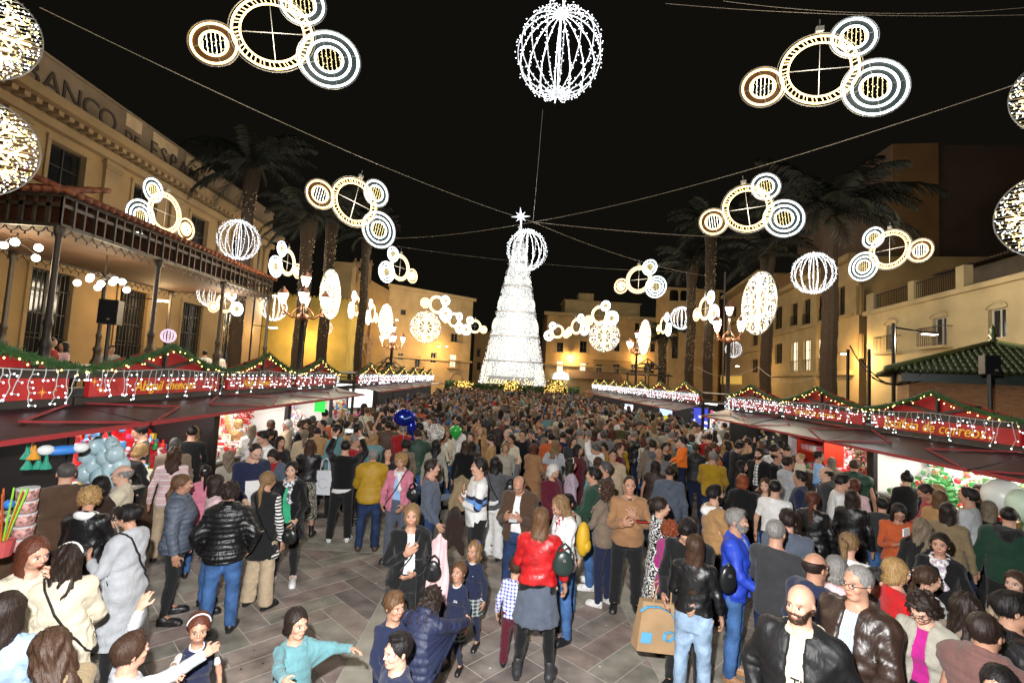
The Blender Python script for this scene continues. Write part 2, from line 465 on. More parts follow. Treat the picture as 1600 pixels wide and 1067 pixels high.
def shoef(kind):
    def fn(P):
        x, y, z = P[..., 0], P[..., 1], P[..., 2]; a = J['an']
        d = cone(P, (.104, .045, .055), (.11, -.105, .04), .045, .043, (1, 1, 1.0))
        d = smin(d, ell(P, (.11, -.13, .035), (.045, .05, .035)), .02)
        d = smin(d, cone(P, (.103, .035, .06), (.103, .03, .1 if kind == 'shoe' else .2), .045, .046), .02)
        sole = np.maximum(loft2(P), np.maximum(z-.026, -z+.0)); d = np.minimum(np.maximum(d, -z+.004), sole)
        return np.maximum(d, z-(.105 if kind == 'shoe' else .22))
    return fn
def loft2(P):
    y = P[..., 1]; w = np.interp(y, [-.19, -.15, -.06, .03, .085], [.02, .045, .047, .038, .025]); c = np.interp(y, [-.19, .09], [.113, .102])
    return np.maximum(np.abs(P[..., 0]-c)-w, np.maximum(y-.088, -.185-y))
def strands(P, a=.003, n=34):  # broad locks; fine strands come from ribbons and the material
    th = np.arctan2(P[..., 0], P[..., 1]-.01)
    z = P[..., 2]
    return a*(np.sin(th*n+4*np.sin(z*14))*.6+np.sin(th*n*.43+z*30)*.6)
def hairf(kind):
    def fn(P):
        x, y, z = P[..., 0], P[..., 1], P[..., 2]; ax = np.abs(x)
        th = {'buzz': .004, 'ring': .006, 'short': .0085, 'quiff': .010, 'mop': .014, 'tight': .006, 'curlyshort': .024}.get(kind, .0115)
        cap = ell(P, (0, .024, 1.667), (.079+th, .098+th*.85, .091+th))
        if kind in ('short', 'quiff', 'mop'): cap = smin(cap, ell(P, (.012, -.03, 1.752), (.05, .046, .014 if kind == 'short' else .026)), .03)
        face = ell(P, (0, -.13, 1.605), (.072, .086, .112 if kind != 'mop' else .084))+.0035*np.sin(x*160)
        d = smax(cap, -face, .008)
        low = {'buzz': 1.60, 'ring': 1.60, 'short': 1.59, 'quiff': 1.6, 'mop': 1.565, 'tight': 1.585, 'curlyshort': 1.58}.get(kind, 1.60)
        # clear the sides in front of the ears
        d = np.maximum(d, low+np.clip(-(y-.01)*1.1, 0, .1)-z)
        if kind == 'ring': d = np.maximum(d, z-1.69+np.clip(-y, 0, .1)*.6)
        fl = None
        if kind in ('bob', 'shoulder', 'long', 'verylong', 'wavy', 'curlylong'):
            bot = {'bob': 1.525, 'shoulder': 1.42, 'long': 1.30, 'verylong': 1.18, 'wavy': 1.34, 'curlylong': 1.33}[kind]
            wd = {'bob': .093, 'shoulder': .098, 'long': .102, 'verylong': .1, 'wavy': .115, 'curlylong': .132}[kind]
            fl = loft(P, [(bot-.02, wd*.8, .055, .06), (bot+.05, wd, .065, .06), (1.5, wd, .08, .035), (1.6, .092, .095, .02), (1.68, .083, .09, .018)])
            # open for the face and the neck
            fl = smax(fl, -(loft(P, [(1.0, .065, .2, -.16), (1.47, .068, .2, -.155), (1.55, .068, .14, -.1), (1.66, .074, .08, -.1), (1.7, .03, .05, -.13)])), .01)
            d = smin(d, fl, .02)
            d = np.maximum(d, bot-z+.012*np.sin(x*60))
        if kind in ('ponytail',):
            d = smin(d, cone(P, (0, .1, 1.68), (0, .155, 1.655), .028, .034), .01); d = smin(d, cone(P, (0, .155, 1.655), (0, .15, 1.50), .034, .03), .02)
            d = smin(d, cone(P, (0, .15, 1.50), (.005, .12, 1.38), .03, .012), .02)
        if kind == 'lowtail':
            d = smin(d, cone(P, (0, .1, 1.6), (0, .13, 1.52), .03, .032), .015); d = smin(d, cone(P, (0, .13, 1.52), (0, .12, 1.32), .032, .015), .02)
        if kind == 'bun': d = smin(d, ell(P, (0, .125, 1.69), (.05, .042, .045)), .012)
        if kind == 'topbun': d = smin(d, ell(P, (0, .04, 1.775), (.038, .038, .034)), .012)
        if kind in ('curlyshort', 'curlylong'):
            d = d-.013*(np.sin(x*75+2*np.sin(z*40))*np.sin(y*70+z*13)*np.sin(z*72+x*9)*1.6)
        elif kind == 'wavy': d = d-.007*np.sin(z*38+3*np.sin(np.arctan2(x, y)*3))-strands(P, .004, 22)
        elif kind in ('buzz', 'ring'): pass
        else: d = d-strands(P, .002, 26)-.0025*np.sin(x*50+z*35)*np.sin(y*44)
        return d
    return fn
def hoodf(P):
    d = cone(P, (-.075, .05, 1.46), (0, .125, 1.42), .05, .06); d = smin(d, cone(P, (.075, .05, 1.46), (0, .125, 1.42), .05, .06), .02)
    d = smin(d, cone(P, (-.08, .05, 1.46), (-.055, -.045, 1.47), .042, .03), .03); d = smin(d, cone(P, (.08, .05, 1.46), (.055, -.045, 1.47), .042, .03), .03)
    d = smax(d, -ell(P, (0, .02, 1.53), (.062, .08, .08)), .01)
    return d-wr(P, .007)
def furcol(P):
    return hoodf(P)-.008*np.sin(P[..., 0]*120)*np.sin(P[..., 1]*110)*np.sin(P[..., 2]*115)-.012
def scarff(P):
    t = np.sqrt((P[..., 0]/1.0)**2+((P[..., 1]-.01)/1.05)**2)-.088
    d = np.sqrt(t**2+((P[..., 2]-1.465-P[..., 1]*.25)/1.2)**2)-.034
    d = smin(d, cone(P, (.03, -.1, 1.44), (.05, -.15, 1.22), .03, .04, (1.2, .6, 1)), .02)
    return d-wr(P, .007, 1.6)
def beardf(P):
    x, y, z = P[..., 0], P[..., 1], P[..., 2]
    d = headd(P, 0)-.006-.0025*np.sin(x*170)*np.sin(z*150+y*90)
    d = np.maximum(d, z-1.597-np.clip(np.abs(x)-.045, 0, .03)*1.2); d = np.maximum(d, 1.53-z); d = np.maximum(d, y-.0)
    d = smax(d, -ell(P, (0, -.105, 1.573), (.024, .035, .0125)), .003)
    return d
BOX = dict(top=((-.46, .46), (-.24, .24)), bot=((-.27, .27), (-.24, .24)), hair=((-.17, .17), (-.19, .23)))
def ribbons(P, Q, kind, n):
    r = np.random.default_rng(len(P)); N = np.zeros_like(P); a = P[Q]
    fn = np.cross(a[:, 2]-a[:, 0], a[:, 3]-a[:, 1]); fn /= np.linalg.norm(fn, axis=1)[:, None]+1e-9
    if (fn*(a.mean(1)-np.array([0, .01, 1.62]))).sum() < 0: fn = -fn
    k = r.integers(0, len(Q), n); p = a[k].mean(1); nn = fn[k]
    g = p-np.array([0, .03, 1.77]); g /= np.linalg.norm(g, axis=1)[:, None]; g = g+np.array([0, 0, -.8])+r.normal(0, .22, (n, 3))
    t = g-(g*nn).sum(1)[:, None]*nn; t /= np.linalg.norm(t, axis=1)[:, None]+1e-9; s = np.cross(t, nn)
    L_ = r.uniform(.02, .05, n)[:, None]; w_ = r.uniform(.0009, .0018, n)[:, None]; lift = r.uniform(.0004, .0032, n)[:, None]
    q = p-t*L_*.5-nn*.002; mid = p+nn*lift; e = p+t*L_+nn*(lift*r.uniform(-.5, 1.6, n)[:, None])
    V = np.concatenate([q-s*w_, q+s*w_, mid-s*w_, mid+s*w_, e-s*w_*.4, e+s*w_*.4]); i = np.arange(n)+len(P)
    R_ = np.concatenate([np.stack([i, i+n, i+3*n, i+2*n], 1), np.stack([i+2*n, i+3*n, i+5*n, i+4*n], 1)])
    P2 = np.concatenate([P, V]); return P2, np.concatenate([Q, R_]), weights(P2, 'head')
_T = {}
def T(key, lod):
    """template mesh: rest verts, quads, weights"""
    k = (key, lod)
    if k in _T: return _T[k]
    kind = key[0]
    if kind == 'body':
        f = key[1]
        if lod == 0:
            gx = vgrid(-.47, .47, [(-.42, -.29, .0062), (-.1, .1, .0075), (.29, .42, .0062)], .02)
            gy = vgrid(-.2, .18, [(-.135, -.05, .0075)], .014); gz = vgrid(-.02, 1.8, [(.69, .9, .008), (1.5, 1.77, .0075)], .024)
            fn = bodyf(f, True)
        elif lod == 1:
            gx = vgrid(-.45, .45, [(-.1, .1, .012)], .024); gy = vgrid(-.2, .18, [(-.135, -.04, .013)], .022); gz = vgrid(-.02, 1.8, [(.7, .9, .018), (1.5, 1.77, .012)], .04); fn = bodyf(f, False)
        else:
            gx = vgrid(-.45, .45, [(-.1, .1, .022)], .035); gy = grid(-.2, .18, .03); gz = vgrid(-.02, 1.8, [(1.5, 1.77, .024)], .07); fn = bodyf(f, False)
        P, Q = snets(fn, gx, gy, gz); W = weights(P)
    else:
        h = {'top': (.0165, .026, .042), 'open': (.0165, .024, .04), 'bot': (.02, .032, .05), 'shoe': (.011, .022, .04), 'hair': (.0085, .015, .026),
             'hood': (.012, .02, .03), 'fur': (.012, .02, .03), 'scarf': (.012, .02, .03), 'beard': (.0055, .009, .015)}[kind][lod]
        if kind in ('top', 'open'):
            (x0, x1), (y0, y1) = BOX['top']
            hem = {'coat': .4, 'longcardi': .6}.get(key[1], .78)
            zz = grid(hem, 1.58, h)
            if key[1] in ('puffer', 'vest') and lod == 0: zz = grid(hem, 1.58, .0125)
            P, Q = snets((topf if kind == 'top' else openf)(key[1], key[2]), grid(x0, x1, h), grid(y0-.04, y1+.02, h), zz); W = weights(P)
            if key[1] in ('coat', 'longcardi'):
                W2 = weights(P, 'skirt'); t = np.clip((.98-P[:, 2])/.12, 0, 1)[:, None]*(np.abs(P[:, :1]) < .27); W = W*(1-t)+W2*t
        elif kind == 'bot':
            sk = key[1] in ('skirt', 'midi', 'dress')
            P, Q = snets(botf(key[1], key[2]), grid(-.3, .3, h), grid(-.24, .24, h), grid(.02, 1.1, h*1.15)); W = weights(P, 'skirt' if sk else 'body')
        elif kind == 'shoe':
            P, Q = snets(shoef(key[1]), grid(.03, .18, h), grid(-.22, .12, h), grid(-.03, .26, h)); W = weights(P)
            if key[2] < 0:
                P = P*np.array([-1, 1, 1]); Q = Q[:, ::-1]; W = weights(P)
        elif kind == 'hair':
            P, Q = snets(hairf(key[1]), grid(-.19, .19, h), grid(-.16, .22, h), grid(1.12 if key[1] in ('verylong', 'long', 'wavy', 'curlylong', 'shoulder') else 1.3, 1.84, h)); W = weights(P, 'head')
            if lod < 2 and key[1] not in ('buzz', 'ring', 'tight'): P, Q, W = ribbons(P, Q, key[1], 700 if lod == 0 else 220)
        elif kind == 'beard': P, Q = snets(beardf, grid(-.1, .1, h), grid(-.14, .02, h), grid(1.51, 1.64, h)); W = weights(P, 'head'); W[:] = 0; W[:, 2] = 1
        else:
            P, Q = snets({'hood': hoodf, 'fur': furcol, 'scarf': scarff}[kind], grid(-.2, .2, h), grid(-.22, .24, h), grid(1.1, 1.58, h)); W = np.zeros((len(P), 15)); W[:, 1] = 1
    _T[k] = (P, Q, W)
    return _T[k]

def rot_to(a, b):
    a = np.array(a, float); b = np.array(b, float); a /= np.linalg.norm(a); b /= np.linalg.norm(b)
    v = np.cross(a, b); c = a @ b
    if c < -.9999: return np.diag([1., -1., -1.])
    K = np.array([[0, -v[2], v[1]], [v[2], 0, -v[0]], [-v[1], v[0], 0]])
    return np.eye(3)+K+K @ K/(1+c)
def eul(x, y, z): return np.array(Euler((x, y, z)).to_matrix())
# arm poses: (outward, forward, up) of upper arm and forearm, left then right
AP = dict(
    down=((.22, .0, -1), (.1, .22, -1)), easy=((.3, -.05, -1), (.0, .45, -1)), pocket=((.45, -.2, -1), (-.25, .45, -.8)),
    phone=((.12, .3, -1), (-.5, .85, .3)), photo=((.45, .75, .45), (-.35, .25, 1)), talk=((.2, .25, -1), (.0, 1, .15)),
    cross=((.2, .25, -1), (-1, .5, .1)), chin=((.15, .55, -.9), (-.45, .1, 1)), up=((.35, .35, 1), (.05, .3, 1)),
    reach=((.3, 1, .15), (.05, 1, .25)), bag=((.25, .05, -1), (.05, .55, -.85)), ear=((.5, .4, -.8), (-.35, -.05, 1)),
    belly=((.25, .05, -1), (-.85, .6, -.25)), point=((.3, .6, -.1), (.1, .4, 1)), fist=((.2, .9, -.15), (.1, 1, .1)), side=((.75, .5, -.35), (.5, 1, .15)),
    low=((.15, .35, -1), (-.2, .8, -.5)), chest=((.2, .2, -1), (-.75, .5, .6)))
def pose(arms=('down', 'down'), yaw=0, pitch=0, lean=0, stance=.0, walk=0.0, tilt=0):
    """global rotation R and head point t for each bone; returns lists for LBS"""
    G = {}
    Rp = np.eye(3); Rc = eul(R(lean), 0, 0); Rh = Rc @ eul(0, 0, R(yaw)) @ eul(R(pitch), R(tilt), 0)
    def chain(j_rest, parentR, parentRest, parentPos): return parentPos+parentR @ (j_rest-parentRest)
    pel = J['pelvis']; pp = pel.copy(); G['pelvis'] = (Rp, pel, pp)
    cp = chain(J['chest'], Rp, pel, pp); G['chest'] = (Rc, J['chest'], cp)
    hp = chain(J['neck'], Rc, J['chest'], cp); G['head'] = (Rh, J['neck'], hp)
    for s, side, a in ((1, 'L', arms[0]), (-1, 'R', arms[1])):
        u, f = AP[a] if isinstance(a, str) else a
        u = Rc @ np.array([u[0]*s, -u[1], u[2]]); f = Rc @ np.array([f[0]*s, -f[1], f[2]])
        S, E, Wr = mir(J['sh'], s), mir(J['el'], s), mir(J['wr'], s)
        sp = chain(S, Rc, J['chest'], cp)
        Ru = rot_to(E-S, u); el = chain(E, Ru, S, sp)
        # bend the forearm onward from the upper arm frame so that it does not twist
        Rf = rot_to(Ru @ (Wr-E), f) @ Ru; wp = chain(Wr, Rf, E, el)
        G['ua'+side] = (Ru, S, sp); G['fa'+side] = (Rf, E, el); G['ha'+side] = (Rf, Wr, wp)
        H, K, A = mir(J['hip'], s), mir(J['kn'], s), mir(J['an'], s)
        ph = chain(H, Rp, pel, pp); th = np.array([s*(.02+stance), -walk*s*.5, -1.0]); sh = np.array([s*(.0+stance), walk*s*.35+abs(walk)*.25, -1.0])
        Rt = rot_to((0, 0, -1), th); kp = chain(K, Rt, H, ph); Rs = rot_to((0, 0, -1), sh); ap = chain(A, Rs, K, kp)
        G['th'+side] = (Rt, H, ph); G['sh'+side] = (Rs, K, kp); G['ft'+side] = (eul(0, 0, R(8*s)), A, ap)
    lowest = min(G['ftL'][2][2], G['ftR'][2][2])-J['an'][2]
    out = []
    for b in BONES:
        Rm, rest, pos = G[b]; out.append((Rm, pos-np.array([0, 0, lowest])-Rm @ rest))
    return out, G
def lbs(P, W, bones):
    out = np.zeros_like(P)
    for i, (Rm, t) in enumerate(bones):
        wv = W[:, i]; k = wv > 0
        if k.any(): out[k] += (P[k] @ Rm.T+t)*wv[k, None]
    return out
def warp(P, par):
    """individual build: girth, shoulder width, belly, head size (child)"""
    fat, shw, belly, hs = par; Q = P.copy(); z = P[:, 2]
    if fat != 1 or shw != 1:
        t = np.clip((z-1.2)/.2, 0, 1); core = np.exp(-(P[:, 0]/.24)**4)
        body = np.where(z < 1.5, 1, np.clip(1-(z-1.5)/.05, 0, 1))
        kx = 1+(fat-1)*(1-t)*body*.8+(shw-1)*t*body
        Q[:, 0] = P[:, 0]*kx
        Q[:, 1] = P[:, 1]*(1+(fat-1)*body)
    if belly:
        g = np.exp(-((z-1.08)/.14)**2)*np.clip(-P[:, 1]*9, 0, 1)*np.clip(1.2-np.abs(P[:, 0])*4.5, 0, 1); Q[:, 1] -= belly*g
    if hs != 1:
        t = np.clip((z-1.46)/.06, 0, 1)[:, None]; c = np.array([0, .01, 1.5]); Q = Q*(1-t)+(c+(Q-c)*hs)*t
    return Q
def npmesh(name, P, Q, mat_, attrs=None, smooth=True):
    me = bpy.data.meshes.new(name); n = len(Q)
    me.vertices.add(len(P)); me.vertices.foreach_set('co', P.astype(np.float32).ravel())
    me.loops.add(n*4); me.loops.foreach_set('vertex_index', Q.astype(np.int32).ravel())
    me.polygons.add(n); me.polygons.foreach_set('loop_start', np.arange(n, dtype=np.int32)*4)
    if smooth: me.polygons.foreach_set('use_smooth', np.ones(n, dtype=bool))
    me.update(calc_edges=True)
    for k, (ty, arr) in (attrs or {}).items():
        a = me.attributes.new(k, ty, 'POINT')
        a.data.foreach_set('color' if ty == 'FLOAT_COLOR' else 'vector', arr.astype(np.float32).ravel())
    for m in (mat_ if isinstance(mat_, list) else [mat_]): me.materials.append(m)
    return me

def strap_path(fn, side=1, n=26, lift=.007):
    """a loop over one shoulder and down to the other hip, lying on the garment fn"""
    c = np.array([-.015*side, .0, 1.2]); a = np.array([.115*side+.015*side, .01, .26]); a2 = np.array([-.16*side, 0, -.24]); out = []
    ts = np.linspace(.02, .5, 60)
    for u in np.linspace(0, 2*math.pi, n+1)[:-1]:
        cu = math.cos(u); d = (a*cu if cu > 0 else -a2*cu)+np.array([0, -.2*math.sin(u), 0]); d = d/np.linalg.norm(d)
        P = c+ts[:, None]*d; v = fn(P); k = np.argmax(v > 0); t = ts[k] if v[k] > 0 else .16
        t = min(t, .36); out.append(c+d*(t+lift))
    return out
# ------------------------------------------------------------------ colours, cloth
COL = dict(black=(.012, .012, .013), jet=(.006, .006, .007), char=(.035, .036, .04), grey=(.16, .165, .18), lgrey=(.42, .44, .47), white=(.78, .78, .77), cream=(.62, .55, .42),
           navy=(.014, .02, .055), blue=(.03, .08, .36), royal=(.02, .06, .5), denim=(.06, .14, .33), ldenim=(.3, .42, .58), ddenim=(.025, .045, .11), slate=(.09, .11, .15),
           brown=(.075, .042, .025), dbrown=(.03, .016, .011), tan=(.36, .19, .09), camel=(.42, .24, .1), beige=(.5, .39, .26), khaki=(.24, .18, .1), olive=(.07, .07, .03), dgreen=(.015, .05, .03), green=(.04, .4, .2),
           lgreen=(.3, .6, .28), teal=(.12, .27, .3), mustard=(.42, .25, .015), yellow=(.8, .55, .03), neon=(.55, .8, .02), orange=(.8, .17, .01), rust=(.5, .1, .03), red=(.5, .012, .015), bred=(.35, .01, .015), wine=(.1, .008, .02),
           pink=(.6, .2, .28), lpink=(.7, .48, .5), magenta=(.4, .015, .2), lilac=(.45, .36, .45), purple=(.12, .03, .3), mauve=(.16, .08, .07), taupe=(.2, .15, .11), sky=(.3, .5, .8), stone=(.36, .34, .28))
HAIR = dict(black=(.008, .006, .006), dark=(.018, .01, .007), brown=(.045, .022, .012), lbrown=(.11, .055, .025), auburn=(.09, .025, .012), red=(.2, .045, .015), blonde=(.33, .2, .08), dblonde=(.2, .12, .055), ash=(.17, .13, .09), grey=(.2, .19, .18), white=(.6, .58, .54), dgrey=(.07, .065, .062))
SKIN = [(.58, .33, .23), (.5, .27, .18), (.44, .23, .15), (.62, .38, .28), (.36, .18, .11)]
def cloth(fab, col, pat=None, col2=(.7, .7, .7)):
    key = ('cloth', fab, tuple(col), pat, tuple(col2))
    if key in _mats: return _mats[key]
    m, nt, b = _new('cloth_'+fab+('_'+pat if pat else '')); N = nt.nodes; L = nt.links
    rough = dict(cloth=.88, knit=.95, leather=.42, nylon=.58, denim=.9, fur=1.0, puff=.4)[fab]
    b.inputs['Roughness'].default_value = rough
    b.inputs['Specular IOR Level'].default_value = {'leather': .6, 'nylon': .45, 'puff': .5}.get(fab, .18)
    if fab in ('cloth', 'knit', 'fur'): b.inputs['Sheen Weight'].default_value = .12; b.inputs['Sheen Roughness'].default_value = .6
    at = N.new('ShaderNodeAttribute'); at.attribute_name = 'rest'
    sz = N.new('ShaderNodeSeparateXYZ'); L.new(at.outputs['Vector'], sz.inputs[0])
    t = N.new('ShaderNodeTexNoise'); t.inputs['Scale'].default_value = 14 if fab != 'denim' else 5; t.inputs['Detail'].default_value = 6
    L.new(at.outputs['Vector'], t.inputs['Vector'])
    mr = N.new('ShaderNodeMapRange'); mr.inputs[1].default_value = .32; mr.inputs[2].default_value = .68
    v = dict(denim=.45, leather=.3).get(fab, .1); mr.inputs[3].default_value = 1-v; mr.inputs[4].default_value = 1+v
    L.new(t.outputs['Fac'], mr.inputs[0])
    sc_ = N.new('ShaderNodeVectorMath'); sc_.operation = 'SCALE'; sc_.inputs[0].default_value = col
    L.new(mr.outputs[0], sc_.inputs['Scale']); out = sc_.outputs[0]
    def math_(op, a, b_=None):
        n = N.new('ShaderNodeMath'); n.operation = op
        for i, q in enumerate((a, b_)):
            if q is None: continue
            if isinstance(q, (int, float)): n.inputs[i].default_value = q
            else: L.new(q, n.inputs[i])
        return n.outputs[0]
    if pat:
        if pat == 'hstripe': fac = math_('GREATER_THAN', math_('FRACT', math_('MULTIPLY', sz.outputs[2], 26)), .5)
        elif pat == 'thin': fac = math_('GREATER_THAN', math_('FRACT', math_('MULTIPLY', sz.outputs[2], 11)), .83)
        elif pat == 'vstripe': fac = math_('GREATER_THAN', math_('FRACT', math_('MULTIPLY', sz.outputs[0], 55)), .55)
        elif pat == 'armstripe':   # stripes on the sleeves only
            fac = math_('MULTIPLY', math_('GREATER_THAN', math_('FRACT', math_('MULTIPLY', sz.outputs[2], 24)), .5), math_('GREATER_THAN', math_('ABSOLUTE', sz.outputs[0]), .225))
        elif pat == 'cuffband': fac = math_('MULTIPLY', math_('MULTIPLY', math_('GREATER_THAN', math_('ABSOLUTE', sz.outputs[0]), .24), math_('GREATER_THAN', sz.outputs[2], 1.1)), math_('LESS_THAN', math_('FRACT', math_('MULTIPLY', sz.outputs[2], 22)), .55)); fac = math_('MULTIPLY', fac, math_('LESS_THAN', sz.outputs[2], 1.19))
        elif pat == 'chest': fac = math_('MULTIPLY', math_('GREATER_THAN', sz.outputs[2], 1.17), math_('LESS_THAN', sz.outputs[2], 1.25))
        elif pat == 'chest3':
            zc = sz.outputs[2]; fac = math_('MULTIPLY', math_('GREATER_THAN', zc, 1.135), math_('LESS_THAN', zc, 1.27))
            f2 = math_('MULTIPLY', math_('GREATER_THAN', zc, 1.175), math_('LESS_THAN', zc, 1.225))
            m2 = N.new('ShaderNodeMix'); m2.data_type = 'RGBA'; L.new(f2, m2.inputs[0]); m2.inputs[6].default_value = (.01, .012, .04, 1); m2.inputs[7].default_value = (.12, .3, .7, 1)
        elif pat == 'lower': fac = math_('MULTIPLY', math_('LESS_THAN', sz.outputs[2], 1.22), math_('MULTIPLY', math_('LESS_THAN', sz.outputs[1], -.03), math_('LESS_THAN', math_('ABSOLUTE', sz.outputs[0]), .12)))
        elif pat == 'hem': fac = math_('LESS_THAN', sz.outputs[2], .93)
        elif pat == 'sleeves': fac = math_('GREATER_THAN', math_('ABSOLUTE', sz.outputs[0]), .2)
        elif pat == 'plaid':
            fac = math_('MULTIPLY', math_('ADD', math_('GREATER_THAN', math_('FRACT', math_('MULTIPLY', sz.outputs[0], 16)), .6), math_('GREATER_THAN', math_('FRACT', math_('MULTIPLY', sz.outputs[2], 16)), .6)), .5)
        elif pat == 'hound':
            fac = math_('GREATER_THAN', math_('MULTIPLY', math_('SINE', math_('MULTIPLY', sz.outputs[0], 420)), math_('SINE', math_('MULTIPLY', sz.outputs[2], 420))), 0.0)
        elif pat in ('spots', 'speck'):
            vo = N.new('ShaderNodeTexVoronoi'); vo.inputs['Scale'].default_value = 42 if pat == 'spots' else 30
            ns = N.new('ShaderNodeTexNoise'); ns.inputs['Scale'].default_value = 45 if pat == 'spots' else 30; L.new(at.outputs['Vector'], ns.inputs['Vector'])
            fac = math_('GREATER_THAN', ns.outputs['Fac'], .52)
        mx = N.new('ShaderNodeMix'); mx.data_type = 'RGBA'; L.new(fac, mx.inputs[0]); L.new(out, mx.inputs[6]); mx.inputs[7].default_value = (*col2, 1)
        if pat == 'chest3': L.new(m2.outputs[2], mx.inputs[7])
        out = mx.outputs[2]
    L.new(out, b.inputs['Base Color'])
    bn = N.new('ShaderNodeTexNoise'); bn.inputs['Detail'].default_value = 4
    bn.inputs['Scale'].default_value = dict(leather=16, nylon=14, puff=22, fur=60, knit=70, denim=22).get(fab, 20)
    L.new(at.outputs['Vector'], bn.inputs['Vector'])
    bp = N.new('ShaderNodeBump'); bp.inputs['Strength'].default_value = dict(leather=.5, nylon=.5, puff=.5, fur=1.0, knit=.45, denim=.4).get(fab, .4)
    bp.inputs['Distance'].default_value = .012
    L.new(bn.outputs['Fac'], bp.inputs['Height'])
    mpc = N.new('ShaderNodeMapping'); mpc.inputs['Scale'].default_value = (1, 1, .55); mpc.inputs['Rotation'].default_value = (.5, .3, .2); L.new(at.outputs['Vector'], mpc.inputs[0])
    cn = N.new('ShaderNodeTexNoise'); cn.inputs['Scale'].default_value = 6; cn.inputs['Detail'].default_value = 2; cn.inputs['Distortion'].default_value = 2.2; L.new(mpc.outputs[0], cn.inputs['Vector'])
    rg = math_('ABSOLUTE', math_('SUBTRACT', cn.outputs['Fac'], .5))
    bc = N.new('ShaderNodeBump'); bc.inputs['Strength'].default_value = dict(leather=.28, puff=.2, nylon=.28).get(fab, .28); bc.inputs['Distance'].default_value = .045 if fab in ('leather', 'nylon') else .07; bc.invert = True
    L.new(rg, bc.inputs['Height']); L.new(bp.outputs[0], bc.inputs['Normal']); L.new(bc.outputs[0], b.inputs['Normal'])
    _mats[key] = m; return m
def hairmat(c):
    key = ('hair', c)
    if key in _mats: return _mats[key]
    m, nt, b = _new('hair_'+c); N = nt.nodes; L = nt.links; col = HAIR[c]
    b.inputs['Roughness'].default_value = .5; b.inputs['Specular IOR Level'].default_value = .3
    at = N.new('ShaderNodeAttribute'); at.attribute_name = 'rest'
    mp = N.new('ShaderNodeMapping'); mp.inputs['Scale'].default_value = (1, 1, .1); L.new(at.outputs['Vector'], mp.inputs[0])
    t = N.new('ShaderNodeTexNoise'); t.inputs['Scale'].default_value = 170; t.inputs['Detail'].default_value = 4; L.new(mp.outputs[0], t.inputs['Vector'])
    cr = N.new('ShaderNodeValToRGB'); L.new(t.outputs['Fac'], cr.inputs[0])
    cr.color_ramp.elements[0].position = .35; cr.color_ramp.elements[0].color = (*[q*.6 for q in col], 1)
    cr.color_ramp.elements[1].position = .68; cr.color_ramp.elements[1].color = (*[min(q*1.5+.003, .9) for q in col], 1)
    L.new(cr.outputs[0], b.inputs['Base Color'])
    bp = N.new('ShaderNodeBump'); bp.inputs['Strength'].default_value = .6; bp.inputs['Distance'].default_value = .006
    L.new(t.outputs['Fac'], bp.inputs['Height']); L.new(bp.outputs[0], b.inputs['Normal'])
    _mats[key] = m; return m
def skinmat():
    key = 'skin'
    if key in _mats: return _mats[key]
    m, nt, b = _new('skin'); N = nt.nodes; L = nt.links
    a = N.new('ShaderNodeAttribute'); a.attribute_name = 'tone'; tc = N.new('ShaderNodeTexCoord'); t = N.new('ShaderNodeTexNoise'); t.inputs['Scale'].default_value = 28; t.inputs['Detail'].default_value = 5; L.new(tc.outputs['Object'], t.inputs['Vector'])
    mr = N.new('ShaderNodeMapRange'); mr.inputs[1].default_value = .3; mr.inputs[2].default_value = .7; mr.inputs[3].default_value = .86; mr.inputs[4].default_value = 1.08; L.new(t.outputs['Fac'], mr.inputs[0])
    vm = N.new('ShaderNodeVectorMath'); vm.operation = 'SCALE'; L.new(a.outputs['Color'], vm.inputs[0]); L.new(mr.outputs[0], vm.inputs['Scale']); L.new(vm.outputs[0], b.inputs['Base Color'])
    b.inputs['Roughness'].default_value = .5; b.inputs['Specular IOR Level'].default_value = .35
    b.inputs['Subsurface Weight'].default_value = 0
    _mats[key] = m; return m
def cubesphere(c, r, n=4):
    P = []; Q = []
    for ax in range(3):
        for s in (-1, 1):
            b = len(P)
            for i in range(n+1):
                for j in range(n+1):
                    v = [0, 0, 0]; v[ax] = s; v[(ax+1) % 3] = math.tan((2*i/n-1)*math.pi/4); v[(ax+2) % 3] = math.tan((2*j/n-1)*math.pi/4)
                    v = np.array(v); P.append(v/np.linalg.norm(v))
            for i in range(n):
                for j in range(n):
                    q = [b+i*(n+1)+j, b+(i+1)*(n+1)+j, b+(i+1)*(n+1)+j+1, b+i*(n+1)+j+1]; Q.append(q if s > 0 else q[::-1])
    return np.array(P)*r+np.array(c), np.array(Q)
_BC = {}
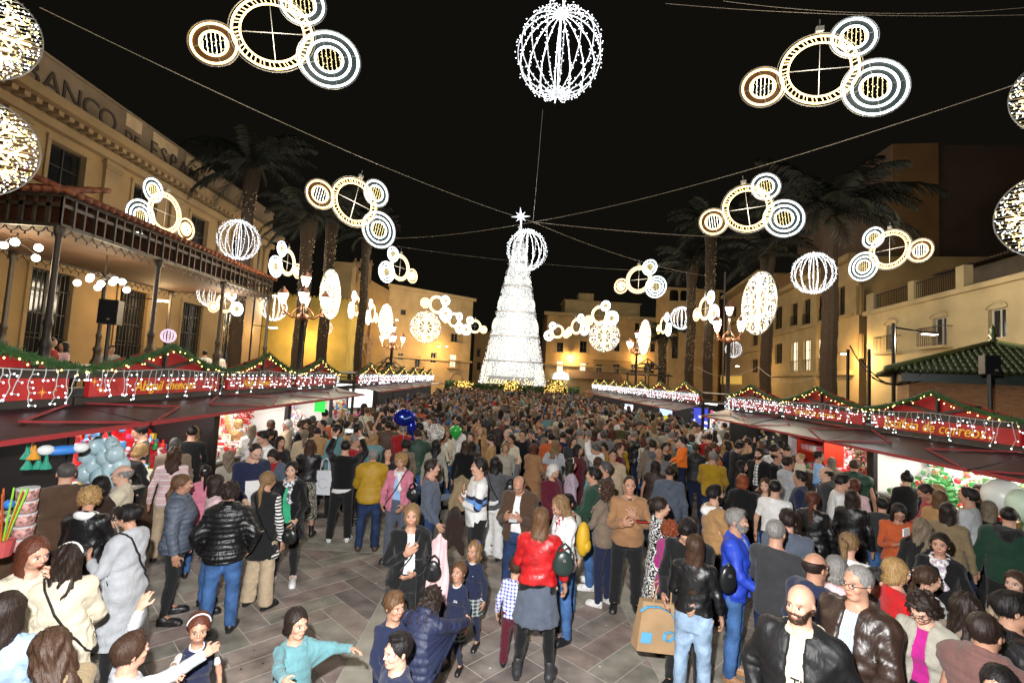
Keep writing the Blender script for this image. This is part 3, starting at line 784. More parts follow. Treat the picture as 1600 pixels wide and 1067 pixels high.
def body_template(f, lod):
    k = (f, lod)
    if k in _BC: return _BC[k]
    P, Q, W = T(('body', f), lod)
    # the body under the clothes lies a little deeper than the cloth
    S = segs(); P2 = P.copy(); D = []; CP = []
    for a, b in S:
        a = np.array(a); b = np.array(b); ab = b-a; t = np.clip(((P-a) @ ab)/(ab @ ab), 0, 1); c = a+t[:, None]*ab; CP.append(c); D.append(np.sqrt(((P-c)**2).sum(1)))
    D = np.stack(D, 1); D[:, :2] -= .06; i = D.argmin(1); cp = np.stack(CP, 1)[np.arange(len(P)), i]
    x, z = np.abs(P[:, 0]), P[:, 2]
    cov = np.clip((1.42-z)/.05, 0, 1)*np.clip((z-.11)/.05, 0, 1)
    handz = (x > .29)*np.clip((.93-z)/.03, 0, 1); cov = cov*(1-handz)
    P2 = P+(cp-P)*(.15*cov)[:, None]
    tone = np.ones((len(P), 4)); y = P[:, 1]
    kind = np.zeros(len(P), int)     # 1 lips, 2 brow, 3 cheek
    if lod < 2:
        kind[(np.abs(z-1.571) < .0075) & (x < .022) & (y < -.088)] = 1
        kind[(np.abs(z-1.659) < .0055) & (x > .014) & (x < .046) & (y < -.07)] = 2
        kind[(np.abs(z-1.6) < .016) & (x > .026) & (x < .052) & (y < -.05)] = 3
    ex = None
    if lod < 2:
        EP, EQ, EK = [], [], []; nb = len(P)
        for s in (-1, 1):
            p, q = cubesphere((s*.03, -.0855, 1.6365), .0125, 4 if lod == 0 else 2); EQ.append(q+nb); nb += len(p)
            d = (p-np.array([s*.03, -.0855, 1.6365]))/.0125; kk = np.where(d[:, 1] < -.86, 5, np.where(d[:, 2] > .5, 6, 4)); EP.append(p); EK.append(kk)
        EP = np.concatenate(EP); P2 = np.concatenate([P2, EP]); Q = np.concatenate([Q]+EQ); kind = np.concatenate([kind]+EK)
        We = np.zeros((len(EP), 15)); We[:, 2] = 1; W = np.concatenate([W, We])
    _BC[k] = (P2, Q, W, kind); return _BC[k]

def part(name, key, lod, mat_, bones, par, parent, rest=True):
    P, Q, W = T(key, lod); X = lbs(warp(P, par), W, bones)
    o = bpy.data.objects.new(name, npmesh(name, X, Q, mat_, {'rest': ('FLOAT_VECTOR', P)})); C.objects.link(o); o.parent = parent
    return o
NAMES = dict(sweater='sweater', tee='shirt', jacket='jacket', puffer='puffer_jacket', coat='coat', vest='vest', longcardi='cardigan', cropped='jacket',
             trousers='trousers', jeans='jeans', slim='tights', wide='trousers', skirt='skirt', midi='skirt', dress='dress')
SPECS = []
NP = [0]
def person(px, py, h, face, sex, hair, top, bot, arms, label, shoe='black', skin=None, build=None, yaw=0, pitch=0, lean=0, walk=None, stance=None, xtra=(), loc=None, lod=None, cat=None, group=None, flip=False, depth=None, tilt=0, z0=0.0):
    """px,py: where the top of the head is seen; h: standing height in metres; face: 0 = faces the photographer, 90 = to the right"""
    NP[0] += 1; r = random.Random(NP[0]*17+3)
    if loc is None:
        p = at_y(px, py, depth) if depth else at_z(px, py, h+z0)
        loc = (p[0], p[1], z0)
    x, y = loc[0], loc[1]; dist = math.hypot(x, y)
    if lod is None: lod = 0 if dist < 8.3 else (1 if dist < 14 else 2)
    kid = sex in 'gk'; f = 1 if sex in 'fg' else 0
    th = math.atan2(-x, y)+R(face)
    cat = cat or {'f': 'woman', 'm': 'man', 'g': 'girl', 'k': 'boy'}[sex]
    root = empty('person', (x, y, z0), th, label, cat, group)
    sk = h/1.75; root.scale = (sk, sk, sk)
    fat, shw, belly = build or (r.uniform(.94, 1.08) if f else r.uniform(.98, 1.12), r.uniform(.86, .93) if f else r.uniform(.94, 1.0), 0 if r.random() < .6 else r.uniform(0, .03))
    hs = 1.0
    if kid: hs = 1.0+(.42*np.clip((1.55-h)/.55, 0, 1)); fat, shw = fat*1.06, shw*.93
    else: hs = 1.0 if lod < 2 else 1.04
    par = (fat, shw, belly, hs)
    st = stance if stance is not None else r.uniform(.01, .05); wk = walk if walk is not None else r.uniform(-.12, .12)
    bones, G = pose(arms, yaw, pitch, lean, st, wk, tilt)
    P, Q, W, kind = body_template(f, lod)
    rest = P; X = lbs(warp(P, par), W, bones)
    tone = np.array(skin or SKIN[r.choice([0, 0, 1, 1, 2, 3])])
    ct = np.tile(np.append(tone, 1.0), (len(P), 1))
    hc, hstyle = (hair.split('-')+['short'])[:2]
    ct[kind == 1, :3] = tone*np.array([.85, .42, .42]) if not f else tone*np.array([.8, .35, .38])
    hcol = np.array(HAIR.get(hc if hc in HAIR else 'dark')); ct[kind == 2, :3] = tone*.35+np.minimum(hcol, .1)*.65
    ct[kind == 3, :3] = tone*np.array([1.02, .88, .86])
    ct[kind == 4, :3] = (.62, .6, .58); ct[kind == 5, :3] = (.02, .012, .008); ct[kind == 6, :3] = tone*.3
    # tights / bare feet never show: shoes cover them
    bo = bpy.data.objects.new('body', npmesh('body', X, Q, skinmat(), {'tone': ('FLOAT_COLOR', ct)})); C.objects.link(bo); bo.parent = root
    if hstyle != 'bald': part('hair', ('hair', hstyle), lod, hairmat(hc), bones, par, root)
    # top: "kind:fabric:colour[~pattern~colour2]" or "o:kind:fabric:colour|innercolour[~pattern~colour2]"
    def parse(s):
        pat = s.split('~'); a = pat[0].split(':'); return a, (pat[1] if len(pat) > 1 else None), COL[pat[2]] if len(pat) > 2 else COL['white']
    if top:
        op = top.startswith('o:'); s = top[2:] if op else top
        inner = None
        if '|' in s: s, inner = s.split('|')
        a, pt, c2 = parse(s)
        part(NAMES[a[0]], ('open' if op else 'top', a[0], f), lod, cloth(a[1], COL[a[2]], pt, c2), bones, par, root)
        if inner:
            ia, ipt, ic2 = parse(inner)
            part('shirt', ('top', 'tee' if op else 'tee', f), lod, cloth('cloth', COL[ia[0]], ipt, ic2), bones, (par[0]*.985, par[1]*.985, par[2], par[3]), root)
    for bs in (bot or '').split('+'):
        if not bs: continue
        a, pt, c2 = parse(bs); k = a[0]
        part(NAMES[k], ('bot', k, f), lod, cloth({'jeans': 'denim'}.get(k, 'cloth') if len(a) < 3 else a[2], COL[a[1]], pt, c2), bones, par, root)
    if lod < 2 or shoe == 'white':
        for s in (1, -1): part('shoe', ('shoe', 'boot' if shoe.endswith('boot') else 'shoe', s), lod, cloth('leather', COL[shoe.replace('boot', '') or 'black']), bones, par, root)
    SPECS.append((root, G, sk, th, (x, y), lod))
    Gm = G['head']; Gc = G['chest']
    low = min(G['ftL'][2][2], G['ftR'][2][2])-J['an'][2]
    def hp(v):   # point given in the rest pose near the head -> local posed point
        v = np.array([0, .01, 1.5])+(np.array(v)-np.array([0, .01, 1.5]))*hs
        return Gm[0] @ (v-Gm[1])+Gm[2]-np.array([0, 0, low])
    def cp(v): return Gc[0] @ (np.array(v)-Gc[1])+Gc[2]-np.array([0, 0, low])
    for e in xtra:
        k, _, v = e.partition(':')
        if k == 'hood': part('hood', ('hood',), lod, cloth('cloth', COL[v]), bones, par, root)
        elif k == 'fur': part('fur_collar', ('fur',), lod, cloth('fur', COL[v]), bones, par, root)
        elif k == 'scarf':
            a = v.split('~'); part('scarf', ('scarf',), lod, cloth('cloth', COL[a[0]], 'speck' if len(a) > 1 else None, COL[a[1]] if len(a) > 1 else (1, 1, 1)), bones, par, root)
        elif k == 'beard': part('beard', ('beard',), lod, hairmat(v), bones, par, root)
        elif k == 'glasses':
            g = MB()
            for s in (-1, 1):
                g.tube([hp((s*.031+.021*math.cos(t), -.113, 1.637+.016*math.sin(t))) for t in np.linspace(0, 2*math.pi, 11)[:-1]], .0022, 4, closed=True)
                g.tube([hp((s*.052, -.112, 1.642)), hp((s*.08, -.07, 1.642)), hp((s*.085, .015, 1.635))], .002, 4)
            g.tube([hp((-.01, -.113, 1.64)), hp((.01, -.113, 1.64))], .002, 4)
            g.obj('glasses', mat('glasses_frame', (.01, .01, .01), .3), root, fix=False)
        elif k == 'band':
            g = MB(); g.tube([hp((.088*math.cos(t), -.02+.012*math.cos(2*t), 1.668+.1*math.sin(t))) for t in np.linspace(.1, math.pi-.1, 12)], .009, 5)
            g.obj('headband', mat('headband_'+v, COL[v], .4), root, fix=False, smooth=True)
        elif k == 'clip':
            g = MB(); g.ball(hp((.02, .115, 1.70)), .022, 8, 5, sc3=(1, .8, .8)); g.obj('hair_clip', mat('clip_'+v, COL[v], .3), root, fix=False, smooth=True)
        elif k == 'bow':
            g = MB()
            for s in (-1, 1): g.ball(hp((.05+s*.02, .03, 1.755)), .022, 7, 5, sc3=(1, .5, .8))
            g.obj('hair_bow', mat('clip_'+v, COL[v], .5), root, fix=False, smooth=True)
        elif k == 'strap':
            g = MB(); s = -1 if flip else 1
            tk = top.split('|')[0].replace('o:', '').split(':')[0]
            pts = [cp(warp(np.array([q]), par)[0]) for q in strap_path(topf(tk, f), s)]
            g.tube(pts, .0095, 4, closed=True); g.obj('bag_strap', mat('strap_'+v, COL[v], .5), root, fix=False)
        elif k == 'collar':
            g = MB()
            g.tube([cp((.068*math.cos(t), .012+.072*math.sin(t)*1.05, 1.478+.022*math.sin(t))) for t in np.linspace(0, 2*math.pi, 15)[:-1]], .013, 5, closed=True)
            g.obj('collar', mat('collar_'+v, COL[v], .8), root, fix=False, smooth=True)
        elif k == 'crest':
            g = MB()
            for dx in (-.018, .018): g.tube([cp((.075+dx+.016*math.cos(t), -.158, 1.285+.014*math.sin(t))) for t in np.linspace(.4, 5.9, 9)], .0035, 4)
            g.tube([cp((.03, -.158, 1.262)), cp((.115, -.158, 1.266))], .004, 4); g.obj('school_crest', mat('crest_white', (.75, .75, .75), .7), root, fix=False)
            for s_ in 'LR':
                Rm, rs, ps = G['ha'+s_]; c_ = ps-np.array([0, 0, low]); g = MB(); pts = []
                for t in np.linspace(0, 2*math.pi, 11)[:-1]: pts.append(c_+Rm @ np.array([.042*math.cos(t), .042*math.sin(t), .015]))
                g.tube(pts, .008, 4, closed=True); g.obj('cuff', mat('crest_white', (.75, .75, .75), .7), root, fix=False)
        elif k == 'print':
            w_, txt, cc = v.split('~')
            M4 = frame_mat(cp((float(w_), -.166, 1.2)), (1, 0, 0), (0, -.05, 1))
            text_obj('chest_print', txt, .085, mat('print_'+cc, COL[cc], .8), root, M4, .003)
    # carried things are things of their own
    A4 = Matrix.Translation((x, y, z0)) @ Matrix.Rotation(th, 4, 'Z') @ Matrix.Scale(sk, 4)
    def wpt(v): return A4 @ Vector(v)
    root_info = dict(root=root, A=A4, hp=hp, cp=cp, G=G, low=low, th=th, sk=sk)
    root_info['hand'] = lambda s, off=(0, 0, 0): wpt(G['ha'+s][0] @ (mir(J['wr'], 1 if s == 'L' else -1)*0+np.array([(1 if s == 'L' else -1)*.02, -.015, -.085])+np.array(off))+G['ha'+s][2]-np.array([0, 0, low]))
    root_info['wpt'] = wpt
    return root_info
# ------------------------------------------------------------------ ground
M = {}
def stone_tile(name, c):
    m = mat(name, c, .58, noise=.42, nscale=3.3, bump=.4, bscale=38, spec=.4, world=True); return m
M['tiles'] = [stone_tile('slab_grey', (.27, .235, .21)), stone_tile('slab_brown', (.29, .235, .2)), stone_tile('slab_dark', (.2, .17, .155)), stone_tile('slab_green', (.265, .245, .205)), stone_tile('slab_rose', (.28, .215, .195))]
M['band'] = mat('band_stone', (.36, .335, .28), .6, noise=.22, nscale=4, bump=.2, bscale=40, world=True)
M['grout'] = mat('grout', (.5, .46, .4), .9, noise=.1)
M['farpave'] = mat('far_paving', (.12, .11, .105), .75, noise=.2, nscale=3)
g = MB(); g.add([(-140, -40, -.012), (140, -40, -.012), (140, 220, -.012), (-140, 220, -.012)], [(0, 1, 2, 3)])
ground = g.obj('ground', M['farpave']); tag(ground, 'dark paved ground of the square', kind='structure')
pav = MB().box((0, 9, -.009), (16, 20, .006)).obj('plaza_paving', M['grout']); tag(pav, 'herringbone slab paving of the square with pale bands', kind='structure')
def clip_poly(poly, x0, x1, y0, y1):
    for ax, lim, sg in ((0, x0, 1), (0, x1, -1), (1, y0, 1), (1, y1, -1)):
        out = []
        for i in range(len(poly)):
            a, b = poly[i], poly[(i+1) % len(poly)]; da = (a[ax]-lim)*sg; db = (b[ax]-lim)*sg
            if da >= 0: out.append(a)
            if da*db < 0:
                t = da/(da-db); out.append((a[0]+(b[0]-a[0])*t, a[1]+(b[1]-a[1])*t))
        poly = out
        if not poly: return []
    return poly
tl, tw, gp = .9, .3, .013
panels = [(-7.9, -1.45, 1, 8.32), (-1.03, 1.80, 1, 8.32), (2.06, 7.9, 1, 8.32), (-7.9, -1.45, 8.72, 19), (-1.03, 1.80, 8.72, 19), (2.06, 7.9, 8.72, 19)]
ca = math.cos(R(45)); polys = []
for (x0, x1, y0, y1) in panels:
    for i in range(-50, 110):
        for j in range(-60, 100):
            k = (i-j) % 6
            rects = []
            if k == 0: rects.append((i, j, 3, 1))
            if (j-i-1) % 6 == 0: rects.append((i, j, 1, 3))
            for (a, b, w_, h_) in rects:
                u0, v0, u1, v1 = a*tw+gp/2, b*tw+gp/2, (a+w_)*tw-gp/2, (b+h_)*tw-gp/2
                cu, cv = (u0+u1)/2, (v0+v1)/2; cx_ = (cu-cv)*ca; cy_ = (cu+cv)*ca
                if not (x0-.6 < cx_ < x1+.6 and y0-.6 < cy_ < y1+.6): continue
                P4 = [((u-v)*ca, (u+v)*ca) for u, v in ((u0, v0), (u1, v0), (u1, v1), (u0, v1))]
                full = all(x0 < p[0] < x1 and y0 < p[1] < y1 for p in P4)
                if not full:
                    P4 = clip_poly(P4, x0, x1, y0, y1)
                    if len(P4) < 3: continue
                polys.append((math.hypot(cx_*.9, cy_-5), P4, (cx_, cy_), w_ > 1, full))
def vis(c):  # seen in the frame: in front of the photographer and not under the crowd at the sides
    return c[1] > 4.1 and abs(c[0]) < 1.1*c[1]
cand = sorted([p for p in polys if vis(p[2])], key=lambda p: p[0]); near = cand[:290]; nid = set(id(p) for p in near); far = [p for p in polys if id(p) not in nid]
tmesh = {}
def tile_mesh(pl, c, z):
    mb = MB(); q = [(p[0]-c[0], p[1]-c[1]) for p in pl]; n = len(q); b = .006
    cx0 = sum(p[0] for p in q)/n; cy0 = sum(p[1] for p in q)/n
    V = [(p[0], p[1], -.006) for p in q]+[(p[0], p[1], -.0025) for p in q]+[(p[0]-(p[0]-cx0)*b/.2*.3, p[1]-(p[1]-cy0)*b/.2*.3, 0) for p in q]
    F = [tuple(range(2*n, 3*n))]+[(i, (i+1) % n, (i+1) % n+n, i+n) for i in range(n)]+[(i+n, (i+1) % n+n, (i+1) % n+2*n, i+2*n) for i in range(n)]
    return mb.add(V, F)
r5 = random.Random(5)
for d, pl, c, hor, full in near:
    mi = r5.choices(range(5), (5, 4, 2, 4, 2))[0]
    if full:
        k = (hor, mi)
        if k not in tmesh: tmesh[k] = tile_mesh(pl, c, 0).mesh('paving_slab', M['tiles'][mi])
        me = tmesh[k]
    else: me = tile_mesh(pl, c, 0).mesh('paving_slab', M['tiles'][mi])
    inst('tile', me, pav, (c[0], c[1], r5.uniform(-.0015, .0015)), (r5.uniform(-.002, .002), r5.uniform(-.002, .002), 0))
fb = MB()
for d, pl, c, hor, full in far:
    fb.add([(p[0], p[1], 0) for p in pl], [tuple(range(len(pl)))], r5.choices(range(5), (5, 4, 2, 4, 2))[0])
fo = fb.obj('far_slabs', M['tiles'], pav, fix=False); fo['kind'] = 'stuff'
for bx in ((-1.24, 9, .4, 20), (1.93, 9, .24, 20)):
    n = 13
    for q in range(n):
        L = bx[3]/n; MB().box((bx[0], bx[1]-bx[3]/2+L*(q+.5), -.003), (bx[2], L-.008, .006)).obj('band_stone', M['band'], pav)
for xa, xb in ((-7.9, -1.46), (-1.02, 1.79), (2.07, 7.9)):
    n = max(2, round((xb-xa)/1.5))
    for q in range(n):
        L = (xb-xa)/n; MB().box((xa+L*(q+.5), 8.52, -.003), (L-.01, .38, .006)).obj('band_stone', M['band'], pav)
# trodden bits and stains
lit = MB()
for _ in range(150):
    x, y = r5.uniform(-4, 3), r5.uniform(4.2, 9); s = r5.uniform(.006, .02)
    lit.add([(x+s*math.cos(a)*r5.uniform(.6, 1), y+s*math.sin(a)*r5.uniform(.6, 1), .004) for a in np.linspace(0, 2*math.pi, 7)[:-1]], [tuple(range(6))], r5.choice([0, 0, 1]))
lo = lit.obj('litter', [mat('gum', (.03, .028, .026), .8), mat('paper_scrap', (.7, .72, .75), .8)]); tag(lo, 'small dark gum spots and pale paper scraps on the slabs', 'litter', kind='stuff')

# ------------------------------------------------------------------ night sky
sky = MB(); sky.lathe([(380, -20), (378, 60), (340, 180), (250, 290), (120, 365), (1, 385)], (0, 60, 0), 32)
so = sky.obj('sky', glow('night_sky', (.0036, .0032, .0024), 1.0), smooth=True); tag(so, 'black night sky', kind='structure')
so.visible_shadow = True

# ------------------------------------------------------------------ facades
M['glassd'] = mat('dark_window_glass', (.01, .011, .012), .08, spec=.8)
M['glassl'] = mat('lit_window', (.3, .25, .16), .3, emit=(1, .85, .55), es=1.1, samp=False)
M['frame'] = mat('dark_window_frame', (.03, .025, .02), .5); M['framew'] = mat('white_window_frame', (.6, .58, .52), .5)
M['iron'] = mat('black_iron', (.015, .014, .013), .45, .3)
def wallmat(n, c, nz=.16): return mat(n, c, .9, noise=nz, nscale=.7, bump=.25, bscale=7)
class Facade:
    def __init__(s, name, label, A, B, z0, z1, m, holes=(), depth=6, cat='building', inner=.28, roof=True, trim=None, metric=False):
        A = Vector((A[0], A[1], 0)); B = Vector((B[0], B[1], 0)); s.L = (B-A).length; s.u = (B-A).normalized()
        s.A = A; s.z0 = z0; s.z1 = z1; s.rz = math.atan2(s.u.y, s.u.x)
        s.root = empty(name, A, s.rz, label, cat); s.m = m; s.trim = trim or m
        # local frame: +x along, -y towards the square, z up
        s.holes = [h if metric else s.px(h) for h in holes]
        xs = sorted({0, s.L}|{q for h in s.holes for q in (h[0], h[1])}); zs = sorted({z0, z1}|{q for h in s.holes for q in (h[2], h[3])})
        mb = MB()
        def inh(x, z): return any(h[0] < x < h[1] and h[2] < z < h[3] for h in s.holes)
        for i in range(len(xs)-1):
            for j in range(len(zs)-1):
                if inh((xs[i]+xs[i+1])/2, (zs[j]+zs[j+1])/2): continue
                mb.add([(xs[i], 0, zs[j]), (xs[i+1], 0, zs[j]), (xs[i+1], 0, zs[j+1]), (xs[i], 0, zs[j+1])], [(0, 1, 2, 3)])
        for h in s.holes:
            a, b, c, d = h[:4]
            mb.add([(a, 0, c), (a, inner, c), (a, inner, d), (a, 0, d)], [(0, 1, 2, 3)]); mb.add([(b, 0, c), (b, 0, d), (b, inner, d), (b, inner, c)], [(0, 1, 2, 3)])
            mb.add([(a, 0, d), (a, inner, d), (b, inner, d), (b, 0, d)], [(0, 1, 2, 3)]); mb.add([(a, 0, c), (b, 0, c), (b, inner, c), (a, inner, c)], [(0, 1, 2, 3)])
        D = depth
        mb.add([(0, 0, z0), (0, D, z0), (0, D, z1), (0, 0, z1)], [(0, 3, 2, 1)]); mb.add([(s.L, 0, z0), (s.L, D, z0), (s.L, D, z1), (s.L, 0, z1)], [(0, 1, 2, 3)])
        mb.add([(0, D, z0), (s.L, D, z0), (s.L, D, z1), (0, D, z1)], [(0, 1, 2, 3)])
        if roof: mb.add([(0, 0, z1), (s.L, 0, z1), (s.L, D, z1), (0, D, z1)], [(0, 1, 2, 3)])
        mb.obj('wall', m, s.root, fix=False)
        for h in s.holes: s.window(h, inner)
    def px(s, h):
        """photo box -> rectangle on this facade's own plane"""
        x0, y0, x1, y1, k = h
        def P(x, y):
            d = Vector(_ray(x, y)); o = Vector(CAM); n = Vector((-s.u.y, s.u.x, 0)); t = (s.A-o).dot(n)/d.dot(n); p = o+d*t; return (p-s.A).dot(s.u), p.z
        a = P(x0, (y0+y1)/2)[0]; b = P(x1, (y0+y1)/2)[0]; zt = P((x0+x1)/2, y0)[1]; zb = P((x0+x1)/2, y1)[1]
        return (min(a, b), max(a, b), zb, zt, k)
    def window(s, h, inner):
        a, b, c, d, k = h; w_, hh = b-a, d-c
        if k == 'void': return
        y = inner*.7; fw = .05 if w_ > .5 else .03
        white = 'w' in k; f = MB()
        for x in (a+fw/2, b-fw/2): f.box((x, y, (c+d)/2), (fw, .05, hh))
        for z in (c+fw/2, d-fw/2): f.box(((a+b)/2, y, z), (w_-2*fw, .05, fw))
        if w_ > .7: f.box(((a+b)/2, y-.01, (c+d)/2), (fw*.8, .05, hh-2*fw))
        nz = max(1, int(hh/.75))
        for q in range(1, nz): f.box(((a+b)/2, y+.005, c+hh*q/nz), (w_-2*fw, .035, fw*.6))
        fo = f.obj('window', M['framew'] if white else M['frame'], s.root)
        p = MB().box(((a+b)/2, y+.03, (c+d)/2), (w_-.02, .015, hh-.02)).obj('pane', M['glassl'] if 'l' in k else M['glassd'], fo)
        if 's' in k:   # surround, proud of the wall
            t = MB(); e = .14
            for x in (a-e/2, b+e/2): t.box((x, -.03, (c+d)/2), (e, .06, hh))
            t.box(((a+b)/2, -.045, d+e*.6), (w_+2*e+.06, .09, e*1.2)); t.box(((a+b)/2, -.06, c-e*.4), (w_+2*e, .12, e*.8)); t.obj('surround', s.trim, s.root)
        if 'b' in k or 'r' in k:
            e = .45 if 'b' in k else .05; o = .5 if 'b' in k else .1; bb = MB()
            slab = MB().box(((a+b)/2, -o/2-.002, c-.07), (w_+2*e, o, .13)); so_ = slab.obj('balcony', s.trim, s.root)
            rl = MB(); H = .95 if 'b' in k else .9; x0, x1 = a-e+.03, b+e-.03
            rl.bar((x0, -o+.03, c+H), (x1, -o+.03, c+H), .04); rl.bar((x0, -o+.03, c+.08), (x1, -o+.03, c+.08), .03)
            n = max(3, int((x1-x0)/.14))
            for q in range(n+1): x = x0+(x1-x0)*q/n; rl.bar((x, -o+.03, c), (x, -o+.03, c+H), .02)
            for x in (x0, x1): rl.bar((x, -o+.03, c+H), (x, 0, c+H), .03)
            rl.obj('railing', M['iron'], so_)
    def course(s, z, h, out, name='cornice', m=None, x0=0, x1=None, dent=0):
        x1 = s.L if x1 is None else x1
        mb = MB(); mb.box(((x0+x1)/2, -out/2-.003, z+h/2), (x1-x0+(2*out if x0 == 0 else 0), out, h))
        if dent:
            n = int((x1-x0)/dent)
            for q in range(n): mb.box((x0+(q+.5)*dent, -out*.32, z-.1), (dent*.5, out*.6, .16))
        return mb.obj(name, m or s.trim, s.root)
    def pilaster(s, x, w_, z0, z1, out=.14, cap=True, m=None):
        mb = MB(); mb.box((x, -out/2-.002, (z0+z1)/2), (w_, out, z1-z0))
        if cap: mb.box((x, -out*.7, z1-.15), (w_+.14, out*1.4, .14)); mb.box((x, -out*.8, z1-.35), (w_+.06, out*1.2, .08)); mb.box((x, -out*.7, z0+.12), (w_+.1, out*1.4, .24))
        mb.obj('pilaster', m or s.trim, s.root)
M['bank'] = wallmat('bank_stone', (.27, .18, .08)); M['bankt'] = wallmat('bank_trim', (.26, .18, .09)); M['bankr'] = mat('bank_weathered_parapet', (.2, .15, .1), .9, noise=.35, nscale=.5, bump=.3, bscale=6)
# 1. the old bank
ups = [(c-.75, c+.75, 9.2, 10.75, 's') for c in (14.2-11.6, 18.2-11.6, 22.2-11.6, 26.2-11.6, 30.2-11.6)]
gnd = [(c-.85, c+.85, 2.9, 6.0, 's') for c in (12.6-11.6+.8, 18.2-11.6, 22.2-11.6, 26.4-11.6, 30.2-11.6)]
bank = Facade('bank_building', 'old stone bank building with carved parapet lettering and tall dark barred windows', (-17, 11.6), (-17, 33.9), 0, 12.0, M['bank'], ups+gnd, 9, trim=M['bankt'], metric=True)
bank.root.rotation_euler = (0, 0, R(90)); 
# local -y points to +x (the square): mirror by construction, A->B runs along +Y
bank.course(11.1, .3, .3, 'architrave'); bank.course(11.75, .35, .75, 'cornice', dent=.42); bank.course(8.2, .3, .22, 'string_course')
for x in (.5, 4.6, 8.6, 12.6, 16.7, 20.6, 21.9): bank.pilaster(x, .8 if x < 21 else .5, 8.5, 11.1)
par = MB(); par.box((bank.L/2, .1, 12.8), (bank.L, .5, 1.4)); par.box((bank.L/2, .08, 13.53), (bank.L+.1, .62, .1)); par.obj('parapet', M['bankr'], bank.root)
for x, w_ in ((9.3, .9), (11.3, 1.7), (13.4, 1.2)): MB().box((x, -.17, 13.2), (w_, .03, .55)).obj('patch', mat('pale_plaster_patch', (.45, .34, .2), .9, noise=.2, nscale=2), bank.root)
lm = mat('letter_iron', (.05, .035, .025), .7)
for ch, px_, py_, sz in (('B', 46, 124, .95), ('A', 79, 141, .95), ('N', 110, 163, .95), ('C', 140, 178, .95), ('O', 167, 194, .95), ('D', 200, 215, .5), ('E', 212, 222, .5), ('E', 239, 237, .85), ('S', 254, 249, .85), ('P', 269, 259, .85), ('A', 285, 268, .85), ('Ñ', 302, 275, .85), ('A', 318, 289, .85)):
    p = at_x(px_, py_, -16.86)
    text_obj('letter', ch, sz*1.25, lm, bank.root, Matrix.Translation((p[1]-11.6, -.16, 12.62 if sz > .6 else 12.5)) @ Matrix.Rotation(R(90), 4, 'X'), .03)
# bars on the tall ground windows
for h in gnd:
    b_ = MB()
    for q in range(9): b_.bar((h[0]+.1+q*(1.5/8), .05, h[2]), (h[0]+.1+q*(1.5/8), .05, h[3]), .03)
    for z in (3.5, 4.4, 5.3): b_.bar((h[0], .05, z), (h[1], .05, z), .03)
    b_.obj('window_bars', M['iron'], bank.root)
# terrace in front of the bank
ter = MB().box((-13.1, 22.5, .8), (7.4, 24, 1.6)); ter.box((-9.5, 22.5, 1.66), (.3, 24, .12)); to = ter.obj('terrace', M['bankt']); tag(to, 'raised stone terrace in front of the bank', kind='structure')
bal = empty('balustrade', (-9.5, 22.5, 1.72), 0, 'low iron balustrade along the edge of the bank terrace', 'railing')
bm_ = MB(); bm_.bar((0, -11.8, .75), (0, 11.8, .75), .06); bm_.bar((0, -11.8, .08), (0, 11.8, .08), .05)
for q in range(110): y = -11.7+q*.214; bm_.bar((0, y, 0), (0, y, .75), .022)
bm_.obj('rail', M['iron'], bal)
for q in range(7):
    post_ = MB().lathe([(.12, 0), (.12, .8), (.16, .84), (.1, .9), (.12, .98), (.09, 1.08), (.0, 1.14)], (0, -11.7+q*3.9, 0), 8).obj('post', M['iron'], bal, smooth=False)

# 2. the iron pergola with terracotta tile eaves on the terrace
per = empty('pergola', (-13, 17, 1.6), 0, 'long iron pergola with scalloped frieze and orange tiled eaves before the bank', 'pergola')
px0, px1, py0, py1, pz = 2.0, -2.6, -5.2, 5.6, 5.3   # local: outer x, inner x, near y, far y, eave height
M['perg'] = mat('pergola_iron', (.035, .026, .02), .5, noise=.2, nscale=6); M['terra'] = mat('terracotta', (.15, .045, .02), .75, noise=.35, nscale=7, bump=.2, bscale=30)
M['ceil'] = mat('pergola_wood_ceiling', (.08, .04, .02), .8, noise=.2, nscale=2)
rf = MB(); zc = pz+.9
rf.add([(px0+.15, py0-.15, pz), (px0+.15, py1+.15, pz), (px1-.15, py1+.15, pz), (px1-.15, py0-.15, pz), (-.3, py0+2, zc), (-.3, py1-2, zc)], [(0, 1, 5, 4), (1, 2, 5), (2, 3, 4, 5), (3, 0, 4)])
ro = rf.obj('roof', M['terra'], per)
tl_ = MB()
def tile_row(a, b, n, slope, inward):
    a = Vector(a); b = Vector(b)
    for q in range(n):
        p = a+(b-a)*(q+.5)/n; d = Vector(inward).normalized()
        for rr in range(5):
            o = p+d*rr*.3+Vector((0, 0, rr*.3*slope+.03)); e = o+d*.33+Vector((0, 0, .33*slope-.01)); tl_.tube([o, e], [.085, .07], 6, 0)
tile_row((px0+.2, py0-.1, pz), (px0+.2, py1+.1, pz), 44, .38, (-1, 0, 0)); tile_row((px0+.1, py0-.2, pz), (px1-.1, py0-.2, pz), 18, .38, (0, 1, 0))
to_ = tl_.obj('roof_tiles', M['terra'], per, smooth=True); to_['kind'] = 'stuff'
cl = MB().box((-.3, .2, pz-.75), (px0-px1-.15, py1-py0-.15, .04)).obj('ceiling', M['ceil'], per)
